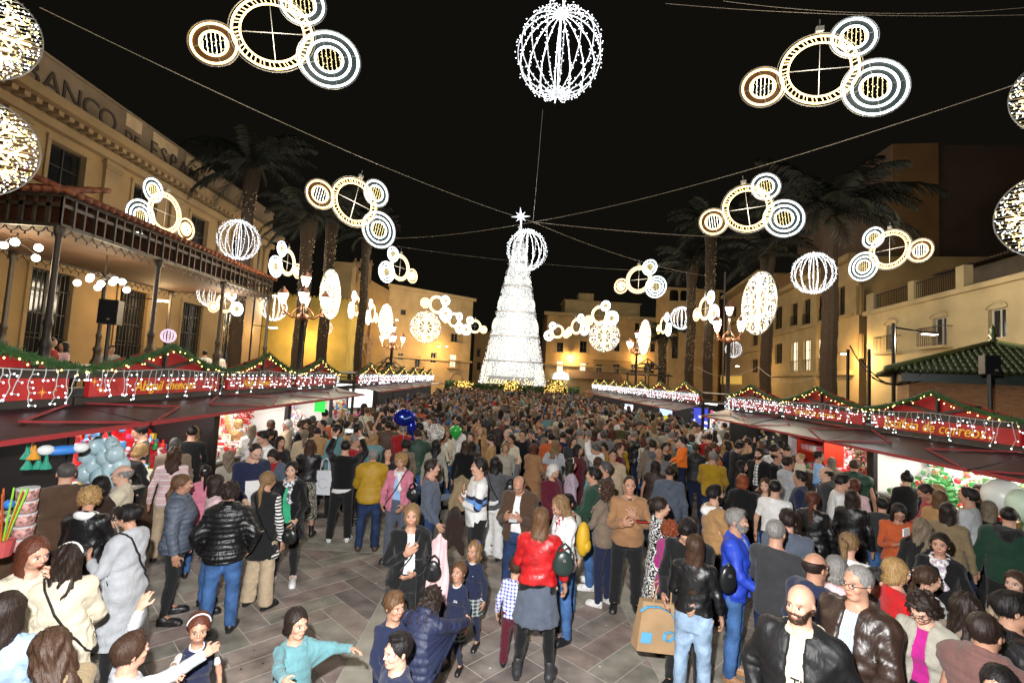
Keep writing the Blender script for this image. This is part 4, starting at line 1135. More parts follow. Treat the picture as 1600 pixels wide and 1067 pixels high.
def frieze(a, b):
    a = Vector(a); b = Vector(b); L_ = (b-a).length; u = (b-a).normalized(); n = round(L_/.32); mb = MB()
    for z, t in ((pz-.04, .09), (pz-.28, .05), (pz-.78, .08)): mb.bar(a+Vector((0, 0, z)), b+Vector((0, 0, z)), t, .09)
    for q in range(n+1): p = a+u*L_*q/n; mb.bar(p+Vector((0, 0, pz-.78)), p+Vector((0, 0, pz-.04)), .11 if q % 2 else .06, .05)
    for q in range(n):   # scalloped fringe
        p = a+u*L_*(q+.5)/n; pts = [p+u*(.15*math.cos(t))+Vector((0, 0, pz-.84-.13*math.sin(t))) for t in np.linspace(0, math.pi, 6)]
        mb.tube(pts, .014, 4, cap=False); mb.bar(p+Vector((0, 0, pz-.97)), p+Vector((0, 0, pz-1.06)), .025)
    for q in range(n*2):  # tiny finials on the eave edge
        p = a+u*L_*(q+.5)/(2*n)+Vector((0, 0, pz+.02)); mb.bar(p, p+Vector((0, 0, -.12)), .03)
    mb.obj('frieze', M['perg'], per)
frieze((px0, py0, 0), (px0, py1, 0)); frieze((px1, py0, 0), (px0, py0, 0)); frieze((px1, py0, 0), (px1, py1, 0)); frieze((px1, py1, 0), (px0, py1, 0))
def iron_post(x, y, H):
    pr = [(.2, 0), (.2, .25), (.14, .3), (.12, .9), (.17, 1.0), (.2, 1.12), (.13, 1.25), (.11, 1.5), (.15, 1.6), (.085, 1.75), (.08, H*.45), (.1, H*.46), (.1, H*.48), (.07, H*.5), (.065, H-.3), (.11, H-.2), (.12, H)]
    return MB().lathe(pr, (x, y, 0), 10).obj('post', M['perg'], per, smooth=True)
for y in (py0+.02, -1.75, 1.8, py1-.1):
    iron_post(px0-.02, y, pz-.8); iron_post(px1+.05, y, pz-.8)
def chandelier(loc, label, n=9):
    c = empty('chandelier', loc, .4, label, 'lamp', 'globe lamps under the pergola'); st = MB()
    st.bar((0, 0, .3), (0, 0, 1.6), .03); st.ball((0, 0, .25), .07); gl = glow('globe_light', (1, .95, .85), 9, True)
    for q in range(n):
        a = 2*math.pi*q/n; rr = .62 if q % 2 else .45; zz = .0 if q % 2 else .2
        st.tube([(0, 0, .28), (rr*.5*math.cos(a), rr*.5*math.sin(a), zz+.22), (rr*math.cos(a), rr*math.sin(a), zz+.1)], .015, 4)
        MB().ball((rr*math.cos(a), rr*math.sin(a), zz), .1, 8, 6).obj('globe', gl, c, smooth=True)
    st.obj('frame', M['perg'], c); lamp('lamp', 'POINT', (0, 0, -.35), 120, (1, .78, .45), .3, c)
chandelier((-12.6, 15.2, 5.15), 'hanging lamp of nine white globes under the pergola roof'); chandelier((-13.1, 12.9, 5.6), 'second globe lamp far under the near end of the pergola', 5)

# 3. facades beyond the bank and across the end of the square
M['yel'] = wallmat('yellow_plaster', (.6, .47, .13)); M['yel2'] = wallmat('ochre_plaster', (.44, .27, .1)); M['cream'] = wallmat('cream_plaster', (.42, .31, .15)); M['white'] = wallmat('white_plaster', (.46, .38, .22)); M['amb'] = wallmat('amber_plaster', (.45, .3, .13))
M['brownw'] = wallmat('brown_blank_wall', (.13, .085, .06), .1); M['brownl'] = wallmat('brown_lit_wall', (.3, .17, .07)); M['stone'] = mat('carved_stone', (.33, .21, .12), .9, noise=.25, nscale=3, bump=.4, bscale=12)  # lit side of the tall block: its light is put into a lighter brown
fy = Facade('yellow_house', 'plain bright yellow wall with crenellated top beyond the bank corner', (-25, 50), (-16.6, 51), 0, 10.1, M['yel'], [], 6)
cr = MB()
for q in range(22): cr.box((.2+q*.39, .1, 10.2), (.2, .25, .2))
cr.obj('crenellation', M['yel'], fy.root)
lamp_wall = []
ft = Facade('corner_tower', 'pale upper storey rising behind the left fairy lit palms', (-20.2, 54), (-17.6, 54.3), 0, 14.8, M['cream'], [], 5); ft.course(14.3, .5, .25)
fc = Facade('church_front', 'ochre church front with carved stone doorway and small bell gable', (-20.3, 56), (-14.0, 57.5), 0, 12.4, M['yel2'], [(537+13, 562, 560, 600, 'd')], 8, trim=M['stone'])
gb = MB(); gb.add([(0, 0, 12.4), (6.5, 0, 12.4), (2.2, 0, 14.4)], [(0, 1, 2)]); gb.add([(0, .5, 12.4), (6.5, .5, 12.4), (2.2, .5, 14.4)], [(0, 2, 1)]); gb.obj('gable', M['yel2'], fc.root)
be = MB(); x_ = 3.2
for dx in (-.75, .75): be.box((x_+dx, .25, 14.0), (.5, .5, 1.9))
be.box((x_, .25, 15.15), (2.0, .5, .4)); be.box((x_, .25, 15.45), (2.3, .6, .12))
for dx in (-.9, -.3, .3, .9): be.box((x_+dx, .25, 15.7), (.2, .3, .4))
be.tube([(x_-.5, .25, 14.9), (x_-.35, .25, 14.98), (x_, .25, 15.02), (x_+.35, .25, 14.98), (x_+.5, .25, 14.9)], .1, 5); be.obj('bell_gable', M['stone'], fc.root)
bl_ = MB().lathe([(.05, 1.0), (.16, .9), (.2, .5), (.28, .3), (.3, .25)], (x_, .25, 13.5), 10).obj('bell', M['iron'], fc.root, smooth=True)
po = MB()
for dx in (-1.5, 1.5): po.box((3.1+dx, -.15, 3.2), (.45, .3, 6.4)); po.lathe([(.18, 6.4), (.24, 6.6), (.1, 6.8), (.14, 7.3), (.02, 8.9)], (3.1+dx, -.15, 0), 8)
po.tube([(3.1+1.25*math.cos(t), -.12, 4.3+1.25*math.sin(t)) for t in np.linspace(0, math.pi, 12)], .16, 6); po.box((3.1, -.16, 6.1), (3.9, .34, .3)); po.add([(1.4, -.3, 6.3), (4.8, -.3, 6.3), (3.1, -.3, 8.0), (1.4, 0, 6.3), (4.8, 0, 6.3), (3.1, 0, 8.0)], [(0, 1, 2), (0, 2, 5, 3), (1, 4, 5, 2)])
po.obj('doorway', M['stone'], fc.root)
fa = Facade('amber_house', 'large amber plastered house with flat roof, balconies and arched ground floor', (-14.7, 60), (-4.7, 68), 0, 13.7, M['amb'],
    [(626, 484, 634, 492, 'd'), (622, 552, 630, 562, 'w'), (649, 557, 657, 574, 'wb'), (673, 551, 682, 567, 'w'), (703, 554, 713, 574, 'wbl'), (705, 521, 716, 535, 'wb'), (690, 478, 697, 488, 'd')], 9)
fa.course(13.3, .4, .3); fa.course(4.6, .25, .25)
ar = MB(); p0 = fa.px((700, 588, 724, 612, 'v')); xm = (p0[0]+p0[1])/2
ar.tube([(xm+1.0*math.cos(t), -.05, 2.2+1.0*math.sin(t)) for t in np.linspace(0, math.pi, 12)], .16, 6); ar.obj('arch', M['stone'], fa.root)
fs = Facade('side_house', 'dim ochre house end glimpsed between the amber house and the lit tree', (-5.2, 84), (-.5, 84), 0, 10.5, M['yel2'], [(745, 545, 751, 557, 'd'), (745, 566, 751, 578, 'd')], 6); fs.course(10.2, .3, .3)
fr = Facade('town_hall_block', 'three storey ochre block across the end of the square with grey awnings', (6.8, 78), (26.5, 78), 0, 13.6, M['amb'],
    [(870, 535, 880, 550, 'ds'), (906, 533, 917, 551, 'ds'), (938, 534, 946, 549, 'ds'), (960, 534, 968, 549, 'ds'), (992, 505, 999, 520, 'ds'), (870, 564, 880, 581, 'wlb'), (906, 567, 915, 583, 'wls'), (931, 569, 941, 583, 'ws'), (958, 569, 968, 583, 'ws'), (986, 569, 994, 583, 'ws'), (1016, 566, 1026, 583, 'ds'), (1016, 535, 1026, 550, 'ds')], 9, trim=M['cream'])
fr.course(13.3, .5, .6, dent=.8); fr.course(9.6, .2, .2); fr.course(5.2, .25, .3)
at_ = MB().box((9.2, 4, 14.8), (12.5, 5, 2.6)); at_.box((9.2, 4, 16.15), (13, 5.4, .2)); at_.box((9.5, 1.35, 15.2), (8.5, .2, .35)); at_.obj('attic', M['cream'], fr.root)
MB().box((6.5, 3, 16.9), (2.5, 2, 1.3)).obj('roof_hut', M['cream'], fr.root)
aw = MB(); aw.add([(4, -.05, 4.6), (12, -.05, 4.6), (12.2, -2.2, 3.3), (3.8, -2.2, 3.3)], [(0, 1, 2, 3)]); aw.obj('awning', mat('grey_awning', (.12, .085, .07), .8), fr.root)
rb_ = MB(); a0 = fr.px((925, 581, 985, 590, 'v')); rb_.bar((a0[0], -.6, 6.4), (a0[1], -.6, 6.4), .06)
for q in range(40): x = a0[0]+(a0[1]-a0[0])*q/39; rb_.bar((x, -.6, 5.4), (x, -.6, 6.4), .03)
rb_.obj('railing', M['iron'], fr.root)
lt = MB().lathe([(1.3, 0), (1.25, .5), (1.0, .95), (.5, 1.2), (.01, 1.3)], (2.6, -.3, 3.0), 14).obj('lit_fanlight', glow('shop_glow', (.85, .95, 1), 2.2), fr.root)
f8a = Facade('arcade_tower', 'ochre tower with arched loggia openings beside the right palms', (22.6, 66), (29.5, 66), 0, 16.4, M['amb'], [(1050, 525, 1060, 560, 'd'), (1075, 530, 1085, 555, 'd')], 6)
for xx_ in (1053, 1070):
    q = f8a.px((xx_-7, 452, xx_+7, 470, 'v')); am = (q[0]+q[1])/2; w2 = (q[1]-q[0])/2
    a_ = MB(); a_.add([(am-w2, -.02, q[2])]+[(am-w2*math.cos(t), -.02, q[3]-w2+w2*math.sin(t)) for t in np.linspace(0, math.pi, 10)]+[(am+w2, -.02, q[2])], [tuple(range(12))]); a_.obj('arch_opening', M['glassd'], f8a.root, fix=False)
f8a.course(16.2, .3, .4)
def RL(Y): return (16.9+.21*Y, Y)
f8 = Facade('long_house', 'tall dim ochre house with deep eaves and ground floor shops behind the right lamp', RL(64), RL(50.3), 0, 15.5, M['amb'],
    [(1143, 480, 1150, 496, 'd'), (1160, 475, 1169, 492, 'd'), (1100, 524, 1108, 540, 'd'), (1128, 520, 1136, 537, 'd'), (1175, 520, 1184, 540, 'd'), (1100, 562, 1109, 578, 'd'), (1174, 562, 1184, 582, 'd')], 9, trim=M['cream'])
f8.course(15.2, .35, 1.2); f8.course(11.5, .3, .5); f8.course(7.3, .2, .3)
sg = MB(); q = f8.px((1128, 588, 1160, 600, 'v')); sg.box(((q[0]+q[1])/2, -.12, (q[2]+q[3])/2), (q[1]-q[0], .1, q[3]-q[2])); sgo = sg.obj('shop_sign', mat('yellow_shop_sign', (.5, .33, .06), .6, emit=(1, .6, .12), es=.35, samp=False), f8.root)
f9 = Facade('cream_house', 'cream three storey house with paired tall windows behind the big palm', RL(50), RL(32.4), 0, 12.6, M['cream'],
    [(1210, 480, 1222, 514, 'd'), (1236, 474, 1246, 509, 'dr'), (1255, 468, 1266, 507, 'dr'), (1275, 462, 1287, 501, 'dr'), (1309, 448, 1320, 494, 'd'), (1211, 537, 1222, 568, 'd'), (1236, 534, 1246, 580, 'lr'), (1255, 531, 1266, 579, 'lr'), (1275, 529, 1287, 578, 'lr'), (1337, 446, 1342, 492, 'd'), (1337, 522, 1342, 560, 'd')], 8, trim=M['cream'])
f9.course(12.3, .4, .5); f9.course(8.4, .22, .22); f9.course(4.4, .3, .3)
f9.pilaster(12.6, .5, 0, 12.3, .25, False)
pt = MB().box((4, 2.5, 13.6), (7, 3, 2.2)); pt.obj('penthouse', M['brownl'], f9.root)
for q, xx_ in enumerate((1214, 1248, 1282, 1335)):
    pass
f10 = Facade('white_house', 'white two storey house with arched windows, iron balconies and roof terrace', RL(30.6), (20.0, 12.5), 0, 8.3, M['white'],
    [(1385, 507, 1401, 551, 'wb'), (1457, 496, 1479, 541, 'wb'), (1544, 482, 1572, 528, 'w')], 3, trim=M['white'])
f10.course(8.2, .25, .18)
for a in ((1384, 1401, 506), (1456, 1479, 495), (1543, 1572, 481)):
    q = f10.px((a[0]-2, a[2]-4, a[1]+2, a[2]+1, 'v')); tt = MB(); xm = (q[0]+q[1])/2; w2 = (q[1]-q[0])/2
    tt.tube([(xm-w2*math.cos(t), -.03, q[2]+.28*math.sin(t)) for t in np.linspace(0, math.pi, 9)], .06, 5); tt.obj('hood_mould', M['white'], f10.root)
for a, b in ((1355, 1366), (1420, 1429), (1495, 1508)):
    q = f10.px((a, 440, b, 470, 'v')); MB().box(((q[0]+q[1])/2, .15, 8.95), (q[1]-q[0], .4, 1.2)).obj('terrace_pier', M['white'], f10.root)
rl = MB()
for a, b in ((1366, 1420), (1429, 1495)):
    q = f10.px((a, 440, b, 470, 'v')); rl.bar((q[0], .1, 9.4), (q[1], .1, 9.4), .05)
    for k in range(int((q[1]-q[0])/.16)): rl.bar((q[0]+k*.16, .1, 8.4), (q[0]+k*.16, .1, 9.4), .022)
rl.obj('railing', M['iron'], f10.root)
sb_ = MB().box((9, 5.2, 9.6), (18, .2, 3.0)); sb_.obj('setback_wall', mat('grey_setback_wall', (.2, .17, .13), .9, noise=.2, nscale=1), f10.root)
q = f10.px((1455, 425, 1476, 450, 'v')); MB().add([(q[0], 5.05, 8.4)]+[((q[0]+q[1])/2-(q[1]-q[0])/2*math.cos(t), 5.05, 9.8+.6*math.sin(t)) for t in np.linspace(0, math.pi, 9)]+[(q[1], 5.05, 8.4)], [tuple(range(11))]).obj('terrace_door', M['glassd'], f10.root, fix=False)
rt = MB(); rt.add([(-.5, 3.9, 10.9), (18.5, 3.9, 10.9), (18.5, 8, 12.0), (-.5, 8, 12.0)], [(0, 1, 2, 3)]); n = 90
for k in range(n): rt.tube([(k*.2, 3.8, 10.95), (k*.2, 5.0, 11.28)], .07, 5)
rt.obj('roof', mat('old_tile_roof', (.1, .07, .05), .9, noise=.3, nscale=5), f10.root)
aw = MB(); aw.add([(12, 0, 10.0), (18.3, 0, 10.0), (18.3, 3.6, 10.8), (12, 3.6, 10.8)], [(0, 1, 2, 3)])
for x in (12.1, 15, 18): aw.bar((x, .2, 8.4), (x, .2, 10.0), .08)
aw.bar((12, .1, 10.0), (18.3, .1, 10.0), .1); aw.obj('terrace_awning', mat('beige_awning', (.22, .17, .12), .8), f10.root)
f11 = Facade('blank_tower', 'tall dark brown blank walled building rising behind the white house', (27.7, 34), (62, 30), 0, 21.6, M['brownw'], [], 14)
f12 = Facade('side_block', 'lit brown side wall of the tall block above the cream house', (29.6, 44), (27.7, 33.9), 0, 21.6, M['brownl'], [], 3)

# wall mounted lamps, lit
def wall_lamp(px_, py_, Y, label, W=60, two=False, X=None):
    p = at_x(px_, py_, X) if X else at_y(px_, py_, Y)
    o = empty('wall_lamp', p, 0, label, 'lamp', None); a = MB(); a.bar((0, 0, .05), (0 if X else 0, .9 if not X else 0, .1), .05) if not X else a.bar((0, 0, .05), (-.9 if X < 0 else .9, 0, .1), .05)
    a.box((0, 0, .06), (.3, .5, .08)); a.obj('arm', M['iron'], o); MB().box((0, 0, 0), (.22, .34, .06)).obj('lens', glow('lamp_lens', (1, .82, .55), 22, False), o)
    lamp('lamp', 'POINT', (0, 0, -.15), W, (1, .62, .25), .15, o)
for a in ((686, 541, 61.5, 'left of two wall lamps glaring on the amber house', 420), (698, 541, 63, 'right of two wall lamps glaring on the amber house', 420), (893, 557, 77, 'brighter wall lamp on the ochre block right of the tree', 700), (1001, 558, 77, 'wall lamp on the ochre block behind the right street lamp', 500),
          (1152, 572, 49, 'orange wall lamp beside the yellow shop sign', 300), (620, 500, 55, 'wall lamp high between the church and the amber house', 350), (470, 520, 48, 'wall lamp lighting the yellow wall', 650), (1319, 553, 31, 'small lamp behind the big palm trunk lighting the cream house', 700)): wall_lamp(*a)
for a in ((249, 470, None, 'arm lamp on the bank wall under the pergola', 140), (424, 512, None, 'arm lamp at the far bank corner', 160)):
    p = at_x(a[0], a[1], -15.6); o = empty('wall_lamp', p, 0, a[3], 'lamp'); MB().bar((0, 0, .04), (-1.3, 0, .1), .05).obj('arm', M['iron'], o); MB().box((.1, 0, 0), (.5, .2, .06)).obj('lens', glow('lamp_lens', (1, .82, .55), 22), o); lamp('lamp', 'POINT', (.1, 0, -.2), a[4], (1, .66, .3), .15, o)
# ------------------------------------------------------------------ market stalls
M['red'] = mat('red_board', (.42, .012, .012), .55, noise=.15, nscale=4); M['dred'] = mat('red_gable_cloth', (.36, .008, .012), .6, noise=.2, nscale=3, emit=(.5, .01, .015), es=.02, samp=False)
M['blk'] = mat('black_stall_paint', (.016, .014, .014), .45); M['awn'] = mat('maroon_awning', (.018, .005, .006), .42, noise=.2, nscale=5, bump=.3, bscale=8); M['awnr'] = mat('awning_red_seam', (.3, .02, .03), .5)
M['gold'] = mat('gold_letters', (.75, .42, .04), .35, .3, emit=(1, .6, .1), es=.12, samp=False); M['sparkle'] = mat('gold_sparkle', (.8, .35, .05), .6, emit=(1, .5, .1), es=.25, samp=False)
M['whitein'] = mat('white_stall_wall', (.75, .74, .72), .6); M['redin'] = mat('red_glitter_backing', (.55, .01, .015), .35, noise=.4, nscale=40)
M['garl'] = mat('garland_needles', (.02, .075, .015), .7); M['wbulb'] = glow('warm_bulb', (1, .62, .16), 7); M['cbulb'] = glow('cold_bulb', (.85, .93, 1), 6); M['wire'] = mat('white_wire', (.55, .55, .56), .5)
M['wood'] = mat('stall_wood', (.12, .07, .04), .7, noise=.3, nscale=6); M['counter'] = mat('counter_top', (.5, .47, .42), .5)
PIT = 3.24
def garland_mesh(w, rise, seed):
    """fluffy rope following a gable: list of points"""
    r = random.Random(seed); mb = MB(); pts = []
    for t in np.linspace(-1, 1, 27):
        z = rise*(1-abs(t))**1.0 - .06*math.sin(abs(t)*math.pi); pts.append((0, t*w, z))
    mb.tube([(p[0], p[1], p[2]) for p in pts], .045, 6)
    for i in range(len(pts)-1):
        a, b = Vector(pts[i]), Vector(pts[i+1])
        for k in range(26):
            p = a+(b-a)*r.random(); an = r.uniform(0, 2*math.pi); d = Vector((math.cos(an), r.uniform(-.6, .6), math.sin(an))).normalized(); s = d.orthogonal()*.011; L_ = r.uniform(.07, .115)
            mb.add([p-s, p+s, p+d*L_], [(0, 1, 2)])
    return mb, pts
GL = []
for k in range(3): GL.append(garland_mesh(PIT/2, .4, k)[0].mesh('garland', M['garl']))
def bulbs_along(w, rise, seed, n=26, mt=None, rr=.0135):
    r = random.Random(seed+50); mb = MB()
    for q in range(n):
        t = -1+2*(q+r.random())/n; z = rise*(1-abs(t))-.06*math.sin(abs(t)*math.pi); mb.octa((r.uniform(-.09, -.02), t*w, z-r.uniform(.03, .1)), rr*r.uniform(.7, 1.2))
    return mb.mesh('fairy_bulbs', mt or M['wbulb'])
BL = [bulbs_along(PIT/2, .4, k) for k in range(3)]
def icicle(seed, w=PIT, dense=1.0):
    r = random.Random(seed); wi = MB(); bu = MB(); top = []
    for t in np.linspace(-w/2, w/2, 16): top.append((0, t, -.02*math.sin((t/w+.5)*math.pi*3)))
    wi.tube(top, .006, 4)
    n = int(25*dense)
    for q in range(n):
        y = -w/2+(q+r.uniform(.2, .8))*w/n; L_ = r.choice([.2, .28, .36, .46, .3]); p = Vector((r.uniform(-.03, .0), y, 0)); pts = [p]
        k = int(L_/.07)
        for j in range(k):
            p = p+Vector((r.uniform(-.012, .012), r.uniform(-.035, .035), -.07)); pts.append(p)
            if r.random() < .62:
                sd = r.choice([-1, 1]); e = p+Vector((-.012, sd*r.uniform(.03, .065), r.uniform(-.02, .01))); wi.tube([p, e], .005, 3); bu.octa(e, .0115)
        bu.octa(pts[-1], .014); wi.tube(pts, .0058, 3)
    return wi.mesh('wire', M['wire']), bu.mesh('bulbs', M['cbulb'])
IC = [icicle(k) for k in range(4)]; ICF = [icicle(k+9, dense=1.8) for k in range(2)]
def sparkle(mb, x, y, z, s, sx):
    for a in (0, math.pi/4, math.pi/2, 3*math.pi/4):
        L_ = s*(1 if a in (0, math.pi/2) else .55); dy, dz = math.cos(a)*L_, math.sin(a)*L_; w_ = s*.09
        mb.add([(x, y-dy, z-dz), (x, y-dz*.09*1, z+dy*.09), (x, y+dy, z+dz), (x, y+dz*.09, z-dy*.09)], [(0, 1, 2, 3)])
ALLG = 'wooden market stalls along both sides of the square'
def stall(side, yc, X, label, text=None, tpos=0, name='market_stall', back='white', lit=1.0, zt=2.84, za=2.2, xa=1.0, gable='dred', fascia=True, light=True, det=True, tsize=.24):
    """side -1 left row, +1 right row. local +x points away from the aisle, y along the row"""
    rot = 0 if side > 0 else math.pi
    o = empty(name, (side*X, yc, 0), rot, label, 'market stall', ALLG)
    W = PIT; z0 = zt
    # fascia, beam, gable, roof
    MB().box((.05, 0, zt-.06), (.1, W-.01, .12)).obj('beam', M['blk'], o)
    if fascia:
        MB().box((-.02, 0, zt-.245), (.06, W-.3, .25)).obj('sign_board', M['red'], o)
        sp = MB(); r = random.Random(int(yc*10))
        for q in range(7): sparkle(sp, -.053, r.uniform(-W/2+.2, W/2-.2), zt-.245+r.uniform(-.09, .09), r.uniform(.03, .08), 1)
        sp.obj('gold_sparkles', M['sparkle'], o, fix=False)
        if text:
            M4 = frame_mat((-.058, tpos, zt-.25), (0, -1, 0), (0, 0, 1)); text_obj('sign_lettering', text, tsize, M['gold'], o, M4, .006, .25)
    MB().box((.05, 0, zt-.42), (.1, W-.02, .1)).obj('beam', M['blk'], o)
    rise = .36
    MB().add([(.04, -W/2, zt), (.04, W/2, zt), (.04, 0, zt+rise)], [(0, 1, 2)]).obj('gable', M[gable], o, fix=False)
    tr = MB(); tr.bar((.02, 0, zt), (.02, 0, zt+rise), .07, .05)
    for s in (-1, 1): tr.bar((.02, 0, zt+.01), (.02, s*W*.24, zt+rise*.5), .05, .05); tr.bar((.02, s*W*.33, zt), (.02, s*W*.33, zt+rise*.32), .05, .05)
    tr.obj('truss', M['blk'], o)
    MB().box((1.25, 0, zt-.03), (2.4, W-.01, .05)).obj('roof', M['blk'], o)
    # awning: sloping sheet with its folding arms
    za2 = zt-.47
    MB().add([(-.02, -W/2, za2), (-.02, W/2, za2), (-xa, W/2-.02, za), (-xa, -W/2+.02, za), (-.02, -W/2, za2-.015), (-.02, W/2, za2-.015), (-xa, W/2-.02, za-.04), (-xa, -W/2+.02, za-.04)], [(0, 1, 2, 3), (4, 7, 6, 5), (3, 2, 6, 7), (0, 3, 7, 4), (1, 5, 6, 2)]).obj('awning', M['awn'], o)
    arm = MB()
    for s in (-1, 1):
        arm.bar((-.05, s*W*.46, za2+.02), (-xa*.55, s*W*.12, (za2+za)/2+.02), .028, .02); arm.bar((-xa*.55, s*W*.12, (za2+za)/2+.02), (-xa+.02, s*W*.45, za+.02), .028, .02)
    arm.bar((-xa, -W/2+.02, za-.01), (-xa, W/2-.02, za-.01), .04, .05); arm.obj('awning_arms', M['awnr'], o)
    # posts, walls, counter
    for s in (-1, 1): MB().box((.05, s*(W/2-.05), (zt-.47)/2), (.09, .09, zt-.47)).obj('post', M['blk'], o)
    MB().box((2.4, 0, 1.2), (.06, W-.02, 2.4)).obj('back_wall', M['whitein' if back == 'white' else ('redin' if back == 'red' else 'blk')], o)
    MB().box((1.2, side*(W/2-.02), 1.2), (2.34, .03, 2.4)).obj('side_wall', M['whitein' if back == 'white' and yc < 19 else 'blk'], o)
    MB().box((.15, 0, .5), (.05, W-.2, 1.0)).obj('counter_front', M['wood'], o); MB().box((.35, 0, 1.02), (.6, W-.2, .05)).obj('counter_top', M['counter'], o)
    MB().add([(.68, -W/2+.08, 1.05), (.68, W/2-.08, 1.05), (1.5, W/2-.08, 1.98), (1.5, -W/2+.08, 1.98), (.72, -W/2+.08, 1.03), (.72, W/2-.08, 1.03), (1.54, W/2-.08, 1.96), (1.54, -W/2+.08, 1.96)], [(0, 1, 2, 3), (7, 6, 5, 4), (3, 2, 6, 7)]).obj('display_rack', M['whitein' if back == 'white' else ('redin' if back == 'red' else 'blk')], o, fix=False)
    MB().box((1.1, 0, 2.42), (1.8, W-.1, .04)).obj('ceiling', M['whitein'] if light else M['blk'], o)
    if light:
        tb = MB().box((.7, 0, 2.36), (.07, W*.8, .05)).obj('strip_light', glow('strip_light', (1, .96, .88), 9*lit), o)
        lamp('lamp', 'AREA', (.75, 0, 2.3), 30*lit, (1, .95, .86), 1.6, o)
    return o
NG = [0]
def dress(side, yc, X, far=False, zt=2.84, bulbs=True, star=False, desc=''):
    rot = 0 if side > 0 else math.pi; k = NG[0] = NG[0]+1; sd = 'left' if side < 0 else 'right'
    g = empty('garland', (side*X-side*.1, yc, zt), rot, 'green bulb garland on '+desc, 'garland', 'lit garlands on the stall gables')
    inst('rope', GL[k % 3], g); inst('bulbs', BL[k % 3], g)['kind'] = 'stuff'
    i = empty('icicle_lights', (side*X-side*.13, yc, zt), rot, 'white icicle lights on '+desc, 'string lights', 'icicle lights on the stalls')
    wi, bu = (ICF if far else IC)[k % (2 if far else 4)]; inst('wire', wi, i)['kind'] = 'stuff'; inst('bulbs', bu, i)['kind'] = 'stuff'
XL, XR = 5.5, 8.0
LY = [4.75, 8.0, 11.24, 14.48]; RY = [5.5, 8.78, 12.02, 15.26]
Ld = ['the near left stall with red sign at the frame edge', 'the left stall with a globe finial on its gable', 'the third left stall before the gap', 'the left stall with the green note, last before the gap']
Rd = ['the near right stall at the frame edge', 'the right stall with big gold lettering', 'the right stall with shelves and poinsettias', 'the right dark stall before the gap']
stall(-1, LY[0], XL, 'black and red stall at the left frame edge, hung with toys', back='black', lit=.5, light=True, za=2.2)
stall(-1, LY[1], XL, 'stall with cotton candy bags and gold script sign, red back wall', 'Abigail chenoas', 0, back='red', za=2.2, tsize=.22)
stall(-1, LY[2], XL, 'brightly lit stall crammed with red and white trinkets', 'Abigail chenoas', .3, za=2.2, lit=1.4, tsize=.2)
stall(-1, LY[3], XL, 'black awning stall with the fluorescent green note, before the gap', None, 0, za=2.19, tsize=.2)
stall(1, RY[0], XR, 'stall at the right frame edge with white balloons and plants', back='white', za=2.04, zt=2.78, lit=1.2)
stall(1, RY[1], XR, 'stall with large gold script reading Estafeta de correos', 'Estafeta de correos', .12, za=2.04, zt=2.78, lit=1.6, tsize=.27)
stall(1, RY[2], XR, 'stall with red shelves and a wreath of poinsettias', 'Estafeta de correos', .2, za=2.04, zt=2.78, lit=1.6, tsize=.2)
stall(1, RY[3], XR, 'dark stall with red awning, last before the right gap', None, 0, za=2.05, zt=2.8, back='black', lit=.4, tsize=.2)
for k, y in enumerate(LY): dress(-1, y, XL, desc=Ld[k])
for k, y in enumerate(RY): dress(1, y, XR, desc=Rd[k], zt=2.78, far=k > 2)
LF = [19.9, 23.2, 26.5, 29.8, 33.1, 36.4]; RF = [20.8, 24.1, 27.4, 30.7, 34.0, 37.3, 40.6]
on = ['first', 'second', 'third', 'fourth', 'fifth', 'sixth', 'seventh']
for k, y in enumerate(LF):
    stall(-1, y, XL, f'{on[k]} stall beyond the gap in the left row', za=2.2, gable='dred' if k < 2 else 'wood', lit=.5, text=None); dress(-1, y, XL, far=True, desc=f'the {on[k]} left stall beyond the gap')
for k, y in enumerate(RF):
    stall(1, y, XR, f'{on[k]} stall beyond the gap in the right row', za=2.05, zt=2.8, gable='dred' if k < 2 else 'wood', lit=.45); dress(1, y, XR, far=True, zt=2.8, desc=f'the {on[k]} right stall beyond the gap')
# globe finial on the second left gable
fg = empty('globe_finial', (-XL, LY[1], 3.26), 0, 'small lilac wire ball lit on top of the left gable', 'decoration'); fb_ = MB()
for k in range(7): a = k*math.pi/7; fb_.tube([(.11*math.cos(t)*math.cos(a), .11*math.cos(t)*math.sin(a), .14+.11*math.sin(t)) for t in np.linspace(0, 2*math.pi, 13)[:-1]], .007, 3, closed=True)
fb_.obj('wire_ball', mat('lilac_wire', (.6, .45, .6), .5, emit=(.9, .7, .9), es=.5, samp=False), fg, fix=False)
# bright fluorescent note
nt_ = MB().box((0, 0, 0), (.28, .02, .36)).obj('price_note', mat('fluorescent_green', (.05, .95, .12), .7, emit=(.05, 1, .1), es=.35, samp=False), None, at_y(500, 633, 13.2)); tag(nt_, 'fluorescent green paper note hung under the left awning', 'note')

